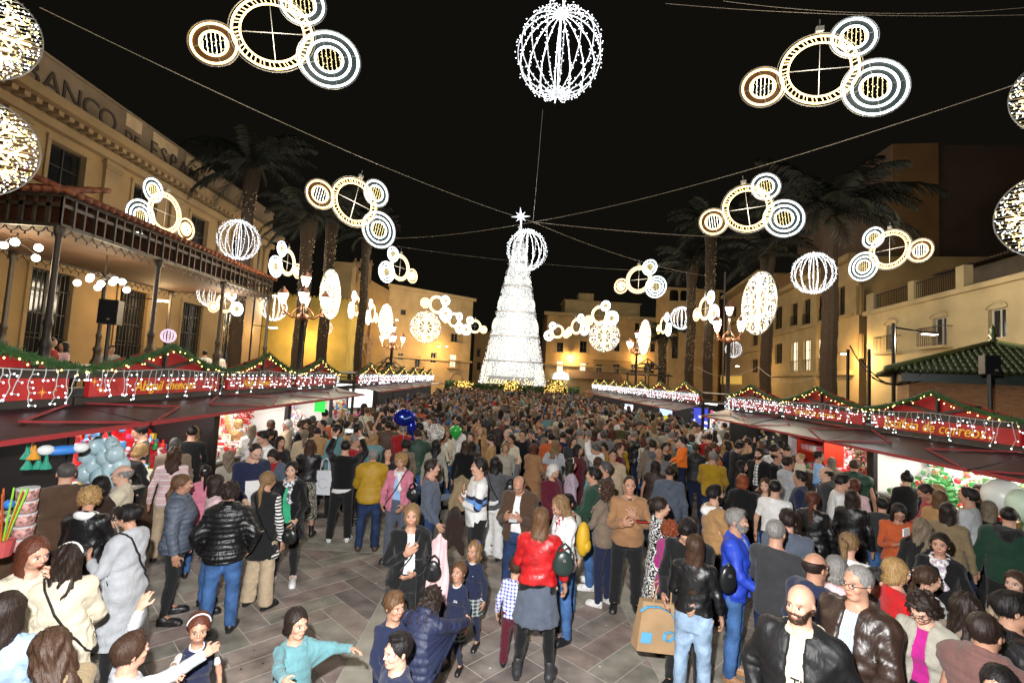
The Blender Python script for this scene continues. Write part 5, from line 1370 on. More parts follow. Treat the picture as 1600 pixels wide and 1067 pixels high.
# ------------------------------------------------------------------ goods
r6 = random.Random(66)
def gc(c, rough=.5): return mat('goods_%d%d%d' % tuple(int(q*99) for q in c), c, rough)
BR = [(.6, .02, .02), (.7, .7, .68), (.02, .25, .08), (.7, .45, .05), (.1, .3, .6), (.6, .1, .3), (.75, .72, .6), (.35, .02, .03), (.6, .55, .5)]
def shelf_goods(side, yc, X, n, label, zz=(1.06, 1.95), xx=(.2, 2.2), cols=BR, sz=(.05, .13), wall=True):
    rot = 0 if side > 0 else math.pi; o = empty('trinkets', (side*X, yc, 0), rot); sep = {}
    for q in range(n):
        c = r6.choice(cols); mb = sep.setdefault(c, MB()); s = r6.uniform(*sz)
        if wall and r6.random() < .75:
            t = r6.random(); s *= .8; p = (.62+.75*t, r6.uniform(-1.42, 1.42), 1.12+.85*t+r6.uniform(0, .05))
        else: p = (r6.uniform(.15, .62), r6.uniform(-1.4, 1.4), 1.05+s*.8)
        k = r6.random()
        if k < .4: mb.ball(p, s*.7, 7, 5)
        elif k < .75: mb.box(p, (s, s*1.2, s*r6.uniform(.8, 1.8)), rz=r6.uniform(0, 3))
        else: mb.lathe([(s*.5, -s), (s*.6, 0), (s*.2, s*.5), (s*.25, s)], p, 7)
    all_ = MB(); mats = []
    for i, (c, mb) in enumerate(sep.items()): mats.append(gc(c)); all_.add(mb.v, mb.f, i)
    ob = all_.obj('trinkets', mats, None, (side*X, yc, 0), rot, fix=False); bpy.data.objects.remove(o); tag(ob, label, 'trinkets', kind='stuff')
shelf_goods(-1, LY[2], XL, 650, 'crammed red, white and gold trinkets on the lit white stall wall', cols=[(.6, .02, .02), (.8, .78, .75), (.75, .72, .6), (.6, .1, .1), (.8, .8, .8), (.5, .4, .3)])
shelf_goods(-1, LY[3], XL, 450, 'white and pink figures and cloths on the lit back wall by the gap', cols=[(.8, .78, .74), (.75, .7, .6), (.6, .3, .4), (.2, .25, .5)])
shelf_goods(-1, LY[1], XL, 160, 'small boxes along the counter of the red backed stall')
shelf_goods(1, RY[0], XR, 330, 'plants and ornaments on the counter at the right frame edge', cols=[(.05, .3, .08), (.7, .7, .65), (.6, .03, .03), (.1, .35, .1)])
shelf_goods(1, RY[1], XR, 480, 'small pots and parcels on the counter of the lettered stall', cols=[(.05, .3, .08), (.7, .7, .65), (.6, .03, .03), (.4, .25, .12), (.06, .2, .05), (.55, .5, .4)])
shelf_goods(1, RY[2], XR, 260, 'red and white wrapped gifts on the racks of the red shelf stall', cols=[(.6, .03, .03), (.7, .68, .65), (.6, .3, .35), (.05, .25, .08)])
shelf_goods(1, RY[3], XR, 90, 'dim soft toys hung across the dark stall wall', cols=[(.3, .02, .03), (.5, .4, .3), (.3, .25, .1), (.05, .1, .2)])
for k, y in enumerate(LF): shelf_goods(-1, y, XL, 120, f'pictures and goods in the {on[k]} left stall beyond the gap')
for k, y in enumerate(RF): shelf_goods(1, y, XR, 120, f'goods in the {on[k]} right stall beyond the gap')
# screens in the far right stalls
for (px_, py_, w_, h_, lab, c, Y) in ((1050, 646, 1.5, .8, 'wide landscape screen glowing in a far right stall', (.35, .6, 1.0), 21.2), (1096, 652, .7, .75, 'blue and white lit screen at the gap in the right row', (.12, .15, 1.0), 18.4), (982, 639, .9, .6, 'small bright screen deep in the right row', (.8, .85, 1), 28.5), (563, 622, 1.3, .75, 'white lit poster in the first left stall beyond the gap', (1, 1, .95), 20.5)):
    p = at_x(px_, py_, 8.25 if px_ > 800 else -5.9); s = empty('screen', p, R(-62) if px_ > 800 else R(60), lab, 'screen')
    MB().box((0, 0, 0), (w_+.08, .06, h_+.08)).obj('case', M['blk'], s); MB().box((0, -.04, 0), (w_, .01, h_)).obj('display', glow('screen_'+lab[:6], c, 1.6 if px_ != 1096 else .5), s)
    if px_ == 1096:
        for q in range(14): MB().box((r6.uniform(-.4, .4), -.047, r6.uniform(-.45, .45)), (r6.uniform(.05, .25), .008, r6.uniform(.03, .1))).obj('screen_patch', glow('screen_patch_%d' % (q % 2), [(.9, .9, .6), (.05, .05, .2)][q % 2], 1.3), s)
    if px_ == 1050: MB().box((0, -.047, -h_*.3), (w_*.98, .008, h_*.3)).obj('field', glow('screen_field', (.5, .42, .05), .9), s)
# poinsettia wreath on the right shelf stall wall
def leafy(name, loc, rx, rz_, n, cols, label, cat, seed=1, s=.09, ry=.12, em=None):
    r = random.Random(seed); mb = MB()
    for q in range(n):
        a, b = r.uniform(0, 2*math.pi), r.random()**.5; c = Vector((ry*r.uniform(-1, 1), rx*b*math.cos(a), rz_*b*math.sin(a))); nn = Vector((r.uniform(-1, 1), r.uniform(-1, 1), r.uniform(-1, 1))).normalized(); t = nn.orthogonal().normalized(); u = nn.cross(t); L_ = s*r.uniform(.6, 1.3)
        mb.add([c-t*L_*.35, c+u*L_, c+t*L_*.35, c-u*L_*.6], [(0, 1, 2, 3)], r.choices(range(len(cols)), [len(cols)-i for i in range(len(cols))])[0])
    o = mb.obj(name, [gc(c) for c in cols], None, loc, fix=False); tag(o, label, cat); return o
leafy('flower_wreath', (8.75, 11.35, 1.62), .62, .52, 900, [(.05, .2, .06), (.6, .02, .03), (.7, .3, .3), (.75, .6, .3)], 'large wreath of red poinsettias on the lit stall wall', 'wreath')
leafy('hanging_plant', (8.6, 10.4, 2.0), .4, .14, 220, [(.06, .25, .08), (.4, .1, .06)], 'trailing red and green plant hung at the lettered stall', 'plant', 2)
leafy('potted_plant', (8.35, 9.1, 1.32), .3, .26, 240, [(.07, .3, .08), (.12, .4, .12)], 'bushy green potted plant on the lettered stall counter', 'plant', 3, ry=.2)
leafy('flower_wreath', (-6.35, 12.2, 1.8), .3, .3, 200, [(.6, .02, .03), (.5, .02, .02), (.7, .2, .2)], 'small red wreath among the trinkets of the left stall', 'wreath', 4, .07)
# red shelving unit
su = empty('shelf_unit', (8.45, 12.75, 0), 0, 'tall red shelf unit with parcels inside the right stall', 'shelf'); rd = mat('red_shelf', (.6, .04, .015), .5)
for y in (-.55, .55): MB().box((0, y, 1.2), (.5, .05, 2.3)).obj('side_panel', rd, su)
MB().box((.25, 0, 1.2), (.03, 1.1, 2.3)).obj('back_panel', mat('dark_red_panel', (.35, .01, .015), .5), su)
for z in (.6, 1.05, 1.5, 1.95, 2.3): MB().box((0, 0, z), (.48, 1.04, .035)).obj('shelf', rd, su)
PC = [('white', (.7, .68, .65)), ('rose', (.65, .1, .15)), ('pink', (.6, .3, .35))]
for q in range(9):
    cn, c = PC[q % 3]; lv = q//3; bx = MB().box((0, 0, .07), (.3, .22, .13)).obj('parcel', gc(c), None, (8.4+r6.uniform(-.05, .05), 12.75+((q*2+lv) % 3-1)*.33, (1.07, 1.52, 1.97)[lv]), r6.uniform(-.2, .2)); tag(bx, cn+' wrapped parcel on the '+('lowest', 'middle', 'highest')[lv]+' filled shelf of the red unit', 'parcel', 'parcels on the red shelf unit')
# cotton candy bags
cc = empty('cotton_candy_bunch', at_x(163, 708, -5.35), 0, 'bunch of pale blue cotton candy bags hung by the left stall', 'cotton candy')
cc.scale = (.86, .86, .86)
cm = mat('cotton_candy_bag', (.45, .62, .68), .3, noise=.12, nscale=9, bump=.6, bscale=14, spec=.7)
def bag_mesh(seed):
    r = random.Random(seed); mb = MB(); mb.ball((0, 0, 0), .13, 10, 7, sc3=(1, .75, 1.15)); v = []
    for p in mb.v:
        q = 1+.16*math.sin(p[0]*40+seed)*math.cos(p[2]*37)+.1*math.sin(p[1]*60+seed*2); v.append((p[0]*q, p[1]*q, p[2]*q))
    mb.v = v; mb.tube([(0, 0, .13), (0, 0, .17), (0, 0, .21)], [.04, .015, .04], 7); return mb.mesh('bag', cm)
bms = [bag_mesh(k) for k in range(4)]
for q, (dx, dz) in enumerate([(-.1, .12), (.1, .14), (-.2, -.02), (.02, -.04), (.2, .0), (-.14, -.2), (.1, -.22), (.24, -.18), (-.24, -.32), (-.02, -.38), (.16, -.4), (-.2, -.52), (.02, -.56), (.0, .02), (-.1, -.68)]):
    b_ = inst('candy_bag', bms[q % 4], cc, (dx*1.05, r6.uniform(-.1, .1), dz), (r6.uniform(-.3, .3), r6.uniform(-.3, .3), r6.uniform(0, 3)), (1, 1, 1)); b_.data.polygons.foreach_set('use_smooth', [True]*len(b_.data.polygons))
cst = MB().bar((0, .05, -.6), (0, .05, .35), .02).obj('stick', M['wire'], cc)
# toys on the near left stall
def blob(parts, name, label, cat, loc, rz=0):
    o = empty(name, loc, rz, label, cat)
    for n_, f in parts: f(n_, o)
    return o
p = at_x(98, 703, -4.9)
tb = empty('toy_set', p, R(55), 'big blue and white inflated toy hung under the left awning', 'toy')
MB().ball((0, 0, 0), .12, 10, 7, sc3=(1.6, .5, .45)).obj('body', gc((.05, .25, .75)), tb, smooth=True)
for s in (-1, 1): MB().ball((s*.15, -.04, .02), .075, 10, 7, sc3=(1, .6, .75)).obj('eye', gc((.75, .78, .8)), tb, smooth=True)
p = at_x(55, 707, -5.0); tc_ = empty('toy_horns', p, 0, 'cluster of green and orange toy horns hanging on the dark stall', 'toy')
for q in range(6): MB().lathe([(.012, .1), (.02, .03), (.055, -.04), (.06, -.05)], ((q % 3)*.07-.07, r6.uniform(-.1, .1), (q//3)*-.13), 9).obj('horn', gc([(.02, .3, .2), (.7, .3, .02)][q == 2 or q == 0]), tc_, smooth=True)
p = at_x(42, 780, -4.8)
tubs = mat('candy_tub', (.55, .3, .28), .35, noise=.8, nscale=28)
for q in range(5):
    o = empty('candy_tub', (p[0], p[1], 1.02+q*.125), 0, ['bottom', 'second lowest', 'middle', 'second highest', 'top'][q]+' clear tub of sweets in the stack on the toy stall', 'sweet tub', 'stacked sweet tubs')
    MB().lathe([(.085, 0), (.09, .1), (.086, .11)], n=14).obj('tub', tubs, o, smooth=True); MB().lathe([(.093, .105), (.093, .12), (.02, .122)], n=14).obj('lid', gc((.6, .62, .64)), o)
p = at_x(14, 760, -4.75); sx_ = empty('sweet_sticks', (p[0], p[1], 1.05), 0, 'bucket of lime green balloon sticks at the left frame edge', 'toy')
for q in range(12): a = q*.52; MB().tube([(0, 0, 0), (.06*math.cos(a), .06*math.sin(a), .3), (.14*math.cos(a), .14*math.sin(a), .62)], .008, 5).obj('stick', gc([(.3, .7, .05), (.6, .12, .03)][q % 5 == 0]), sx_)
MB().lathe([(.08, 0), (.1, .15)], n=12).obj('bucket', gc((.6, .1, .1)), sx_); MB().ball((.05, -.03, .5), .045, 8, 6).obj('ball', gc((.03, .2, .7)), sx_, smooth=True)
tin = MB()
for q in range(1500):
    t = r6.random(); y = 4.4+t*2.6; z = 1.0-.22*math.sin(t*math.pi*3)**2+r6.uniform(-.09, .09); c = Vector((-5.15+r6.uniform(-.08, .08), y, z)); d = Vector((r6.uniform(-1, 1), r6.uniform(-1, 1), r6.uniform(-1, 1))).normalized()*.05; s = d.orthogonal().normalized()*.006; tin.add([c-s, c+s, c+d], [(0, 1, 2)])
tag(tin.obj('tinsel', mat('red_tinsel', (.5, .01, .02), .15, .6), fix=False), 'glittering dark red tinsel draped along the toy counter', 'tinsel', kind='stuff')
for q in range(60):
    pass
gsw = MB(); mats_ = [gc(c, .3) for c in [(.6, .6, .6), (.5, .05, .05), (.6, .4, .2), (.7, .7, .65)]]
for q in range(170): gsw.ball((-5.35-r6.uniform(0, .5), r6.uniform(4.2, 6.3), 1.07+r6.uniform(0, .1)), r6.uniform(.02, .045), 6, 4, r6.randrange(4), (1, 1, .8))
tag(gsw.obj('wrapped_sweets', mats_, smooth=True), 'heap of wrapped sweets and nuts on the near left counter', 'sweets', kind='stuff')
# pink toy bag and blue poster at the counter front
p = at_z(35, 822, 1.0); tp_ = empty('toy_handbag', (-4.75, p[1]+.2, .88), R(60), 'bright pink toy handbag hanging on the near left counter', 'toy')
MB().box((0, 0, 0), (.28, .1, .17)).obj('bag', gc((.75, .03, .35), .3), tp_); MB().tube([(-.09, 0, .08), (-.07, 0, .2), (.07, 0, .2), (.09, 0, .08)], .014, 6).obj('handle', gc((.75, .03, .35), .3), tp_)
pst = empty('toy_poster', (-4.55, 4.3, .72), R(66), 'light blue comic print poster at the left frame edge', 'poster'); MB().box((0, 0, 0), (.42, .02, .62)).obj('sheet', gc((.45, .6, .75)), pst)
for q in range(12): MB().box((r6.uniform(-.16, .16), -.014, r6.uniform(-.26, .26)), (r6.uniform(.04, .12), .008, r6.uniform(.03, .09)), M=Matrix.Rotation(r6.uniform(-.5, .5), 3, 'Y')).obj('print_patch', gc(r6.choice([(.6, .05, .1), (.03, .1, .5), (.75, .75, .75), (.1, .3, .7)])), pst)
# balloons with faces held at the right edge stall: white foil spheres
for q, (px_, py_, rr) in enumerate(((1567, 775, .24), (1603, 790, .22))):
    b_ = empty('balloon', at_x(px_, py_, 7.3), 0, ['large white round balloon with black print at the right stall', 'pale green white balloon at the right frame edge'][q], 'balloon', 'pale balloons at the right stall')
    MB().ball((0, 0, 0), rr, 16, 12, sc3=(1, 1, 1.05)).obj('skin', gc([(.75, .78, .74), (.6, .75, .6)][q], .35), b_, smooth=True)
    MB().tube([(0, 0, -rr), (.02, 0, -rr-.3), (0, .02, -rr-.7)], .004, 4).obj('string', M['wire'], b_)
# ------------------------------------------------------------------ light motifs hung over the square
M['neonW'] = glow('white_rope_light', (.86, .97, 1), 6); M['neonA'] = glow('amber_rope_light', (1, .62, .22), 5); M['neonY'] = glow('warm_white_rope_light', (1, .8, .4), 2.6)
M['mframe'] = mat('motif_frame', (.4, .4, .4), .4, .5); M['bw'] = glow('white_bulb', (.92, .97, 1), 5); M['by'] = glow('yellow_bulb', (1, .8, .3), 2.6)
M['bgpl'] = mat('green_grey_mesh', (.012, .016, .015), .8, emit=(.3, .5, .42), es=.03, samp=False); M['bgpa'] = mat('amber_mesh', (.03, .014, .005), .8, emit=(1, .3, .04), es=.04, samp=False)
def ringpts(cx, cz, r, n=40): return [(cx+r*math.cos(t), 0, cz+r*math.sin(t)) for t in np.linspace(0, 2*math.pi, n+1)[:-1]]
def annulus(mb, cx, cz, r0, r1, y=.02, n=32):
    V = []; F = []
    for q in range(n): a = 2*math.pi*q/n; V += [(cx+r0*math.cos(a), y, cz+r0*math.sin(a)), (cx+r1*math.cos(a), y, cz+r1*math.sin(a))]
    for q in range(n): F.append((2*q, 2*q+1, (2*q+3) % (2*n), (2*q+2) % (2*n)))
    mb.add(V, F)
def motif_meshes(th):
    """centre ring r=1, satellites; th = thickness of the rope light"""
    r = random.Random(3); MT = [M[k] for k in ('neonA', 'neonW', 'neonY', 'mframe', 'bgpl', 'bgpa', 'by')]; out = []
    c = MB(); c.tube(ringpts(0, 0, 1.0, 48), th, 6, closed=True, mi=0); c.tube(ringpts(0, 0, .8, 44), th*.9, 6, closed=True, mi=0)
    for q in range(46): a = 2*math.pi*(q+r.uniform(-.2, .2))/46; c.bar((.82*math.cos(a), 0, .82*math.sin(a)), (.98*math.cos(a+.05), 0, .98*math.sin(a+.05)), th*.6, mi=0)
    c.tube(ringpts(0, 0, 1.09, 48), .014, 4, closed=True, mi=3); c.bar((0, 0, -.8), (0, 0, .8), .014, mi=3); c.bar((-.8, 0, 0), (.8, 0, 0), .014, mi=3)
    out.append(('centre_ring', c.mesh('centre_ring', MT)))
    hb = MB(); hb.box((-.02, 0, 1.2), (.2, .12, .14), mi=3); hb.bar((-.02, 0, 1.27), (-.02, 0, 1.5), .02, mi=3); out.append(('hanger', hb.mesh('hanger', MT)))
    for cx, cz, R_, k, rr in [(-1.45, -.38, .62, 'a', [.54, .33]), (.84, .86, .62, 'w', [.54, .33]), (1.38, -.66, .84, 'w', [.77, .56, .36])]:
        m_ = MB(); mi = 0 if k == 'a' else 1
        for q in rr: m_.tube(ringpts(cx, cz, q, 36), th, 6, closed=True, mi=mi)
        m_.tube(ringpts(cx, cz, R_, 36), .014, 4, closed=True, mi=3)
        for a in (0, .5, 1, 1.5): a_ = a*math.pi+.2; m_.bar((cx+rr[-1]*math.cos(a_), 0, cz+rr[-1]*math.sin(a_)), (cx+R_*math.cos(a_), 0, cz+R_*math.sin(a_)), .02, mi=3)
        n0 = len(m_.f); annulus(m_, cx, cz, rr[-1], R_); m_.mi[n0:] = [5 if k == 'a' else 4]*(len(m_.f)-n0)
        for q in range(6):
            x = cx-rr[-1]*.8+q*rr[-1]*1.6/5; h = math.sqrt(max(rr[-1]**2-(x-cx)**2, 0))*.9; m_.bar((x, .0, cz-h), (x, 0, cz+h), .008, mi=1 if k == 'a' else 2)
            for j in range(7): m_.octa((x+r.uniform(-.03, .03), -.02, cz-h+2*h*(j+r.random()*.8)/7), .016, 6)
        out.append(('satellite_ring', m_.mesh('satellite_ring', MT)))
    return out
_MM = {}
_mi = [0]
def motif(px_, py_, r_px, Y, yaw=0, mirror=1, roll=0, label='', power=120):
    th = .029 if Y < 25 else (.036 if Y < 45 else .048)
    if th not in _MM: _MM[th] = motif_meshes(th)
    p = at_y(px_, py_, Y); s = r_px*Y/755; va = math.degrees(math.atan2(-p[0], p[1])); sg = 1 if px_ < 785 else -1
    rt_ = (1, 1, .9, 1, .67, .85, .55, .7, .9, .35, .3, .9, .75, .95, .95, .7, .9, .4, .5, .7, .8)[_mi[0]]; _mi[0] += 1
    yaw = va*(1 if rt_ < 1 else .5)+sg*math.degrees(math.acos(rt_))
    o = empty('light_motif', p, 0, label, 'light decoration', 'ring cluster lights hung over the square')
    o.rotation_euler = (0, R(-roll), R(yaw)); o.scale = (s*mirror, s, s)
    for n, me in _MM[th]: inst(n, me, o)
    if power: lamp('lamp', 'POINT', (0, -.3, -.2), power, (1, .86, .62), .8, o)
    return p
# px, py of the centre ring, its radius in photo pixels, distance, turn, mirrored, tilt
Mo = [(426, 52, 60, 11.5, -6, 1, 10, 'big ring cluster light at the top left of the sky'), (1280, 109, 58, 11.8, 6, 1, -1, 'big ring cluster light high at the top right'),
      (554, 316, 37, 20, 0, 1, -10, 'ring cluster light above the left fairy lit palms'), (1168, 326, 37, 20, 0, 1, 8, 'ring cluster light left of the big right palm crown'),
      (258, 333, 31, 19, 52, -1, 0, 'ring cluster light before the bank facade over the pergola'), (1390, 390, 30, 20.5, -30, -1, 0, 'ring cluster light over the white house terrace'),
      (449, 410, 20, 29, 62, -1, 0, 'narrow ring cluster light above the left street lamp'), (625, 418, 20, 36, 40, -1, 0, 'ring cluster light alone in the dark sky left of the tree'),
      (998, 437, 21, 35, -18, 1, 0, 'ring cluster light alone right of the tree'), (557, 478, 15, 38, 68, -1, 0, 'thin turned ring cluster right of the oval medallion'),
      (582, 489, 14, 42, 72, -1, 0, 'thinnest turned ring cluster before the church palm'), (683, 476, 13.5, 50, 10, 1, -15, 'ring cluster directly above the round rosette left of the tree'),
      (709, 500, 11, 56, 40, 1, -15, 'middle ring cluster of the chain left of the tree'), (742, 510, 10, 60, 0, -1, 0, 'ring cluster nearest the left edge of the tree'),
      (871, 518, 10, 60, 0, -1, 0, 'ring cluster nearest the right edge of the tree'), (901, 510, 12, 54, 35, 1, 10, 'second ring cluster right of the tree'), (937, 492, 14, 49, 8, 1, 10, 'ring cluster resting above the right round rosette'),
      (1037, 508, 13, 44, -70, 1, 0, 'thin turned ring cluster by the small right palm'), (1102, 482, 18, 31, -62, 1, 0, 'narrow ring cluster left of the right street lamp'),
      (1324, 526, 15, 36, -50, 1, 0, 'small ring cluster half hidden beside the big palm trunk'), (352, 474, 14, 22, 30, 1, 10, 'ring cluster glimpsed under the pergola roof')]
for q, a in enumerate(Mo): motif(*a[:4], yaw=a[4], mirror=a[5], roll=a[6], label=a[7], power={0: 90, 1: 90, 2: 130, 3: 130, 4: 30, 5: 70}.get(q, 90 if a[3] < 40 else 0))

def globe_mesh(nm, rb, seed, nb):
    r = random.Random(seed); st = MB(); bu = MB()
    for k in range(nm):
        a = 2*math.pi*k/nm; pts = [(math.cos(t)*math.cos(a), math.cos(t)*math.sin(a), math.sin(t)*1.02) for t in np.linspace(-math.pi/2+.12, math.pi/2-.12, 15)]
        st.tube(pts, .012, 4, cap=False)
        for j in range(nb):
            t = -math.pi/2+.1+(math.pi-.2)*(j+r.random()*.6)/nb; d = Vector((math.cos(t)*math.cos(a), math.cos(t)*math.sin(a), math.sin(t)*1.02)); q = d*(1+r.choice([-.035, .035, .04]))+Vector((r.uniform(-.03, .03), r.uniform(-.03, .03), 0)); bu.octa(q, rb)
    for k in range(60): a = r.uniform(0, 6.28); rr = r.uniform(0, .28); bu.octa((rr*math.cos(a), rr*math.sin(a), -1.0+rr*.15), rb)
    for z in (1.0, -1.0): st.lathe([(.0, z-.03), (.16, z-.02), (.16, z+.02), (0, z+.03)], n=12)
    st.tube([(0, 0, -1.0), (0, 0, 1.15)], .02, 5)
    return st, bu
_G = {}
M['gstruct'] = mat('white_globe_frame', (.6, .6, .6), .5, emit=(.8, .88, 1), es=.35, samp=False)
def globe(px_, py_, r_px, Y, label, power=120, nm=16):
    key = 0 if r_px > 50 else (1 if r_px > 24 else 2)
    if key not in _G:
        st, bu = globe_mesh(16, [.0145, .014, .019][key], key, [34, 26, 18][key]); _G[key] = (st.mesh('frame', M['gstruct']), bu.mesh('bulbs', M['bw']))
    p = at_y(px_, py_, Y); s = r_px*Y/755
    o = empty('light_globe', p, 0, label, 'light decoration', 'wire globes of white bulbs hung over the square'); o.scale = (s, s, s)
    inst('frame', _G[key][0], o); inst('bulbs', _G[key][1], o)
    if power: lamp('lamp', 'POINT', (0, 0, 0), power, (.95, .97, 1), .6, o)
    return p
G0 = globe(874, 84, 68, 11, 'largest wire globe at the top centre of the sky', 110); G1 = globe(823, 391, 31, 24, 'wire globe overlapping the tip of the lit tree', 110)
globe(373, 375, 29.5, 24, 'wire globe before the far end of the bank', 45); globe(1271, 427, 31, 19, 'wire globe before the big right palm trunk', 90); globe(1065, 497, 17, 36, 'wire globe beside the fairy lit right palm trunk', 70)
globe(1146, 546, 12, 44, 'small wire globe behind the right street lamp post', 0); globe(509, 512, 10, 46, 'small wire globe low behind a left palm trunk', 0); globe(331, 459, 20, 22, 'dim wire globe glimpsed under the pergola frieze', 0)
globe(428, 481, 19, 34, 'wire globe hidden behind the left street lamp arms', 60)

# oval medallions: lit discs with a spoked wheel in the middle
def medal_meshes():
    r = random.Random(8); Y = MB(); bw = MB(); by = MB(); fr = MB(); back = MB()
    fr.tube(ringpts(0, 0, 1.0, 40), .02, 4, closed=True); Y.tube(ringpts(0, 0, .46, 30), .03, 5, closed=True); Y.tube(ringpts(0, 0, .13, 14), .03, 5, closed=True)
    for k in range(10): a = 2*math.pi*k/10; Y.bar((.13*math.cos(a), 0, .13*math.sin(a)), (.46*math.cos(a), 0, .46*math.sin(a)), .03)
    for k in range(8):
        a = 2*math.pi*(k+.5)/8; Y.tube([(.73*math.cos(a)+.22*math.cos(t), 0, .73*math.sin(a)+.22*math.sin(t)) for t in np.linspace(0, 2*math.pi, 15)[:-1]], .022, 4, closed=True)
    for k in range(620):
        a = r.uniform(0, 2*math.pi); q = math.sqrt(r.uniform(.25, .97)); (bw if r.random() < .62 else by).octa((q*math.cos(a), r.uniform(-.05, .05), q*math.sin(a)), .0145)
    for k in range(18): x = -.95+k*1.9/17; h = math.sqrt(1-x*x); fr.bar((x, .03, -h), (x, .03, h), .008)
    Y.bar((0, 0, -1), (0, 0, 1), .045)
    annulus(back, 0, 0, 0.02, .46, .05, 24)
    return [('yellow_tracery', Y, 'neonY'), ('white_bulbs', bw, 'bw'), ('yellow_bulbs', by, 'by'), ('frame', fr, 'mframe'), ('amber_disc', back, 'bgpa')]
_md = [(n, mb.mesh(n, M[m_])) for n, mb, m_ in medal_meshes()]
def medallion(px_, py_, h_px, Y, yaw, label, power=100, X=None):
    p = at_y(px_, py_, Y); s = h_px/2*Y/755; yaw = math.degrees(math.atan2(-p[0], p[1]))+(1 if px_ < 785 else -1)*math.degrees(math.acos(yaw))
    o = empty('light_medallion', p, R(yaw), label, 'light decoration', 'round lit medallions with spoked wheels'); o.scale = (s, s, s)
    for n, me in _md: inst(n, me, o)
    if power: lamp('lamp', 'POINT', (0, -.4, 0), power, (1, .9, .7), .6, o)
for a in ((517, 460, 78, 22, .38, 'tall oval medallion right of the left street lamp', 110), (1185, 474, 100, 19, .5, 'large oval medallion right of the right street lamp', 110), (603, 502, 55, 36, .4, 'slim oval medallion at the far left street lamp', 70),
          (1007, 527, 56, 38, .32, 'slim oval medallion at the far right street lamp', 70), (665, 511, 50, 48, .97, 'round face on medallion left of the tree', 60), (944, 525, 50, 48, .97, 'round face on medallion right of the tree', 60)): medallion(*a)
# big bulb discs at the frame edges: amber snowflake on a net of white bulbs
def disc_meshes():
    r = random.Random(4); Y = MB(); yw = MB(); bw = MB(); fr = MB()
    fr.tube(ringpts(0, 0, 1.0, 48), .016, 4, closed=True)
    for k in range(8):
        a = 2*math.pi*k/8; c, s = math.cos(a), math.sin(a); Y.tube([(0, 0, 0), (.8*c, 0, .8*s)], .028, 5)
        for d in (.35, .58):
            for sg in (-1, 1): Y.tube([(d*c, 0, d*s), ((d+.12)*c-sg*.14*s, 0, (d+.12)*s+sg*.14*c), ((d+.2)*c-sg*.2*s, 0, (d+.2)*s+sg*.2*c)], .022, 4)
    for k in range(24): z = -.96+k*1.92/23; h = math.sqrt(max(1-z*z, 0)); fr.tube([(-h, .02, z-.05), (h, .02, z+.05)], .007, 3)
    for k in range(900):
        a = r.uniform(0, 2*math.pi); q = math.sqrt(r.random())*.98; (yw if k % 2 else bw).octa((q*math.cos(a), r.uniform(-.06, .02), q*math.sin(a)), .0155)
    return [('amber_snowflake', Y, 'neonA'), ('yellow_bulbs', yw, 'by'), ('white_bulbs', bw, 'bw'), ('frame', fr, 'mframe')]
_dd = [(n, mb.mesh(n, M[m_])) for n, mb, m_ in disc_meshes()]
for (px_, py_, h_, Y, yaw, lab) in ((-36, 48, 170, 9.5, 28, 'upper snowflake disc at the left frame edge'), (-42, 228, 170, 9.5, 28, 'lower snowflake disc at the left frame edge'), (1664, 148, 150, 10, -28, 'upper snowflake disc at the right frame edge'), (1652, 335, 160, 10.5, -40, 'lower snowflake disc at the right frame edge')):
    p = at_y(px_, py_, Y); s = h_/2*Y/755*.93; o = empty('snowflake_disc', p, R(yaw), lab, 'light decoration', 'bulb discs on the edge masts'); o.scale = (s, s, s)
    for n, me in _dd: inst(n, me, o)
    lamp('lamp', 'POINT', (0, -.4, 0), 45, (1, .9, .7), .6, o)
for sx, X_ in ((-1, -11.4), (1, 11.6)):
    mm = empty('mast', (X_, 9.9, 0), 0, ('left' if sx < 0 else 'right')+' edge mast that carries the snowflake discs', 'mast'); MB().tube([(0, 0, 0), (0, 0, 12.5)], .08, 8).obj('pole', M['iron'], mm)

# cables
def cable(a, b, sag, label, r=.014, lights=True):
    a, b = Vector(a), Vector(b); n = 40; pts = [a+(b-a)*t+Vector((0, 0, -sag*4*t*(1-t))) for t in np.linspace(0, 1, n)]
    o = empty('cable', (0, 0, 0), 0, label, 'cable'); MB().tube(pts, r*.55, 4).obj('wire', mat('pale_cable', (.25, .22, .18), .5, emit=(1, .8, .5), es=.05, samp=False), o, fix=False)
hub = at_y(833, 347, 24)
cable(at_y(62, 12, 10.2), hub, .35, 'long cable from the top left mast to the hub by the tree'); cable(at_y(1600, 128, 10.5), hub, .35, 'long cable from the right mast to the hub by the tree')
cable(at_y(848, 172, 11), hub, .1, 'single cable falling from the top globe to the hub', .008); cable(at_y(1640, 8, 12.5), at_y(1130, 2, 12), .3, 'thin cable crossing the top right corner', .008); cable(at_y(1700, 20, 11.9), at_y(1040, 6, 11.7), .2, 'cable the top right ring cluster hangs from', .008)
cable(at_y(1180, 372, 30), hub, .15, 'bright cable running right from the hub', .02); cable(at_y(560, 372, 30), hub, .3, 'faint cable running left from the hub', .012); cable(at_y(1110, 432, 34), hub, .4, 'sagging cable toward the right palms', .014); cable(at_y(620, 385, 32), at_y(1060, 425, 34), .3, 'faint low cable crossing behind the tree', .01)
cable(at_y(300, 370, 22.5), at_y(450, 378, 26), .1, 'short cable of the left globe', .01); cable(at_y(1090, 573, 30), at_y(1185, 573, 22), .5, 'slack wire between the right palms', .02); cable(at_y(1185, 573, 22), at_y(1268, 590, 18), .4, 'slack wire toward the big palm', .02)

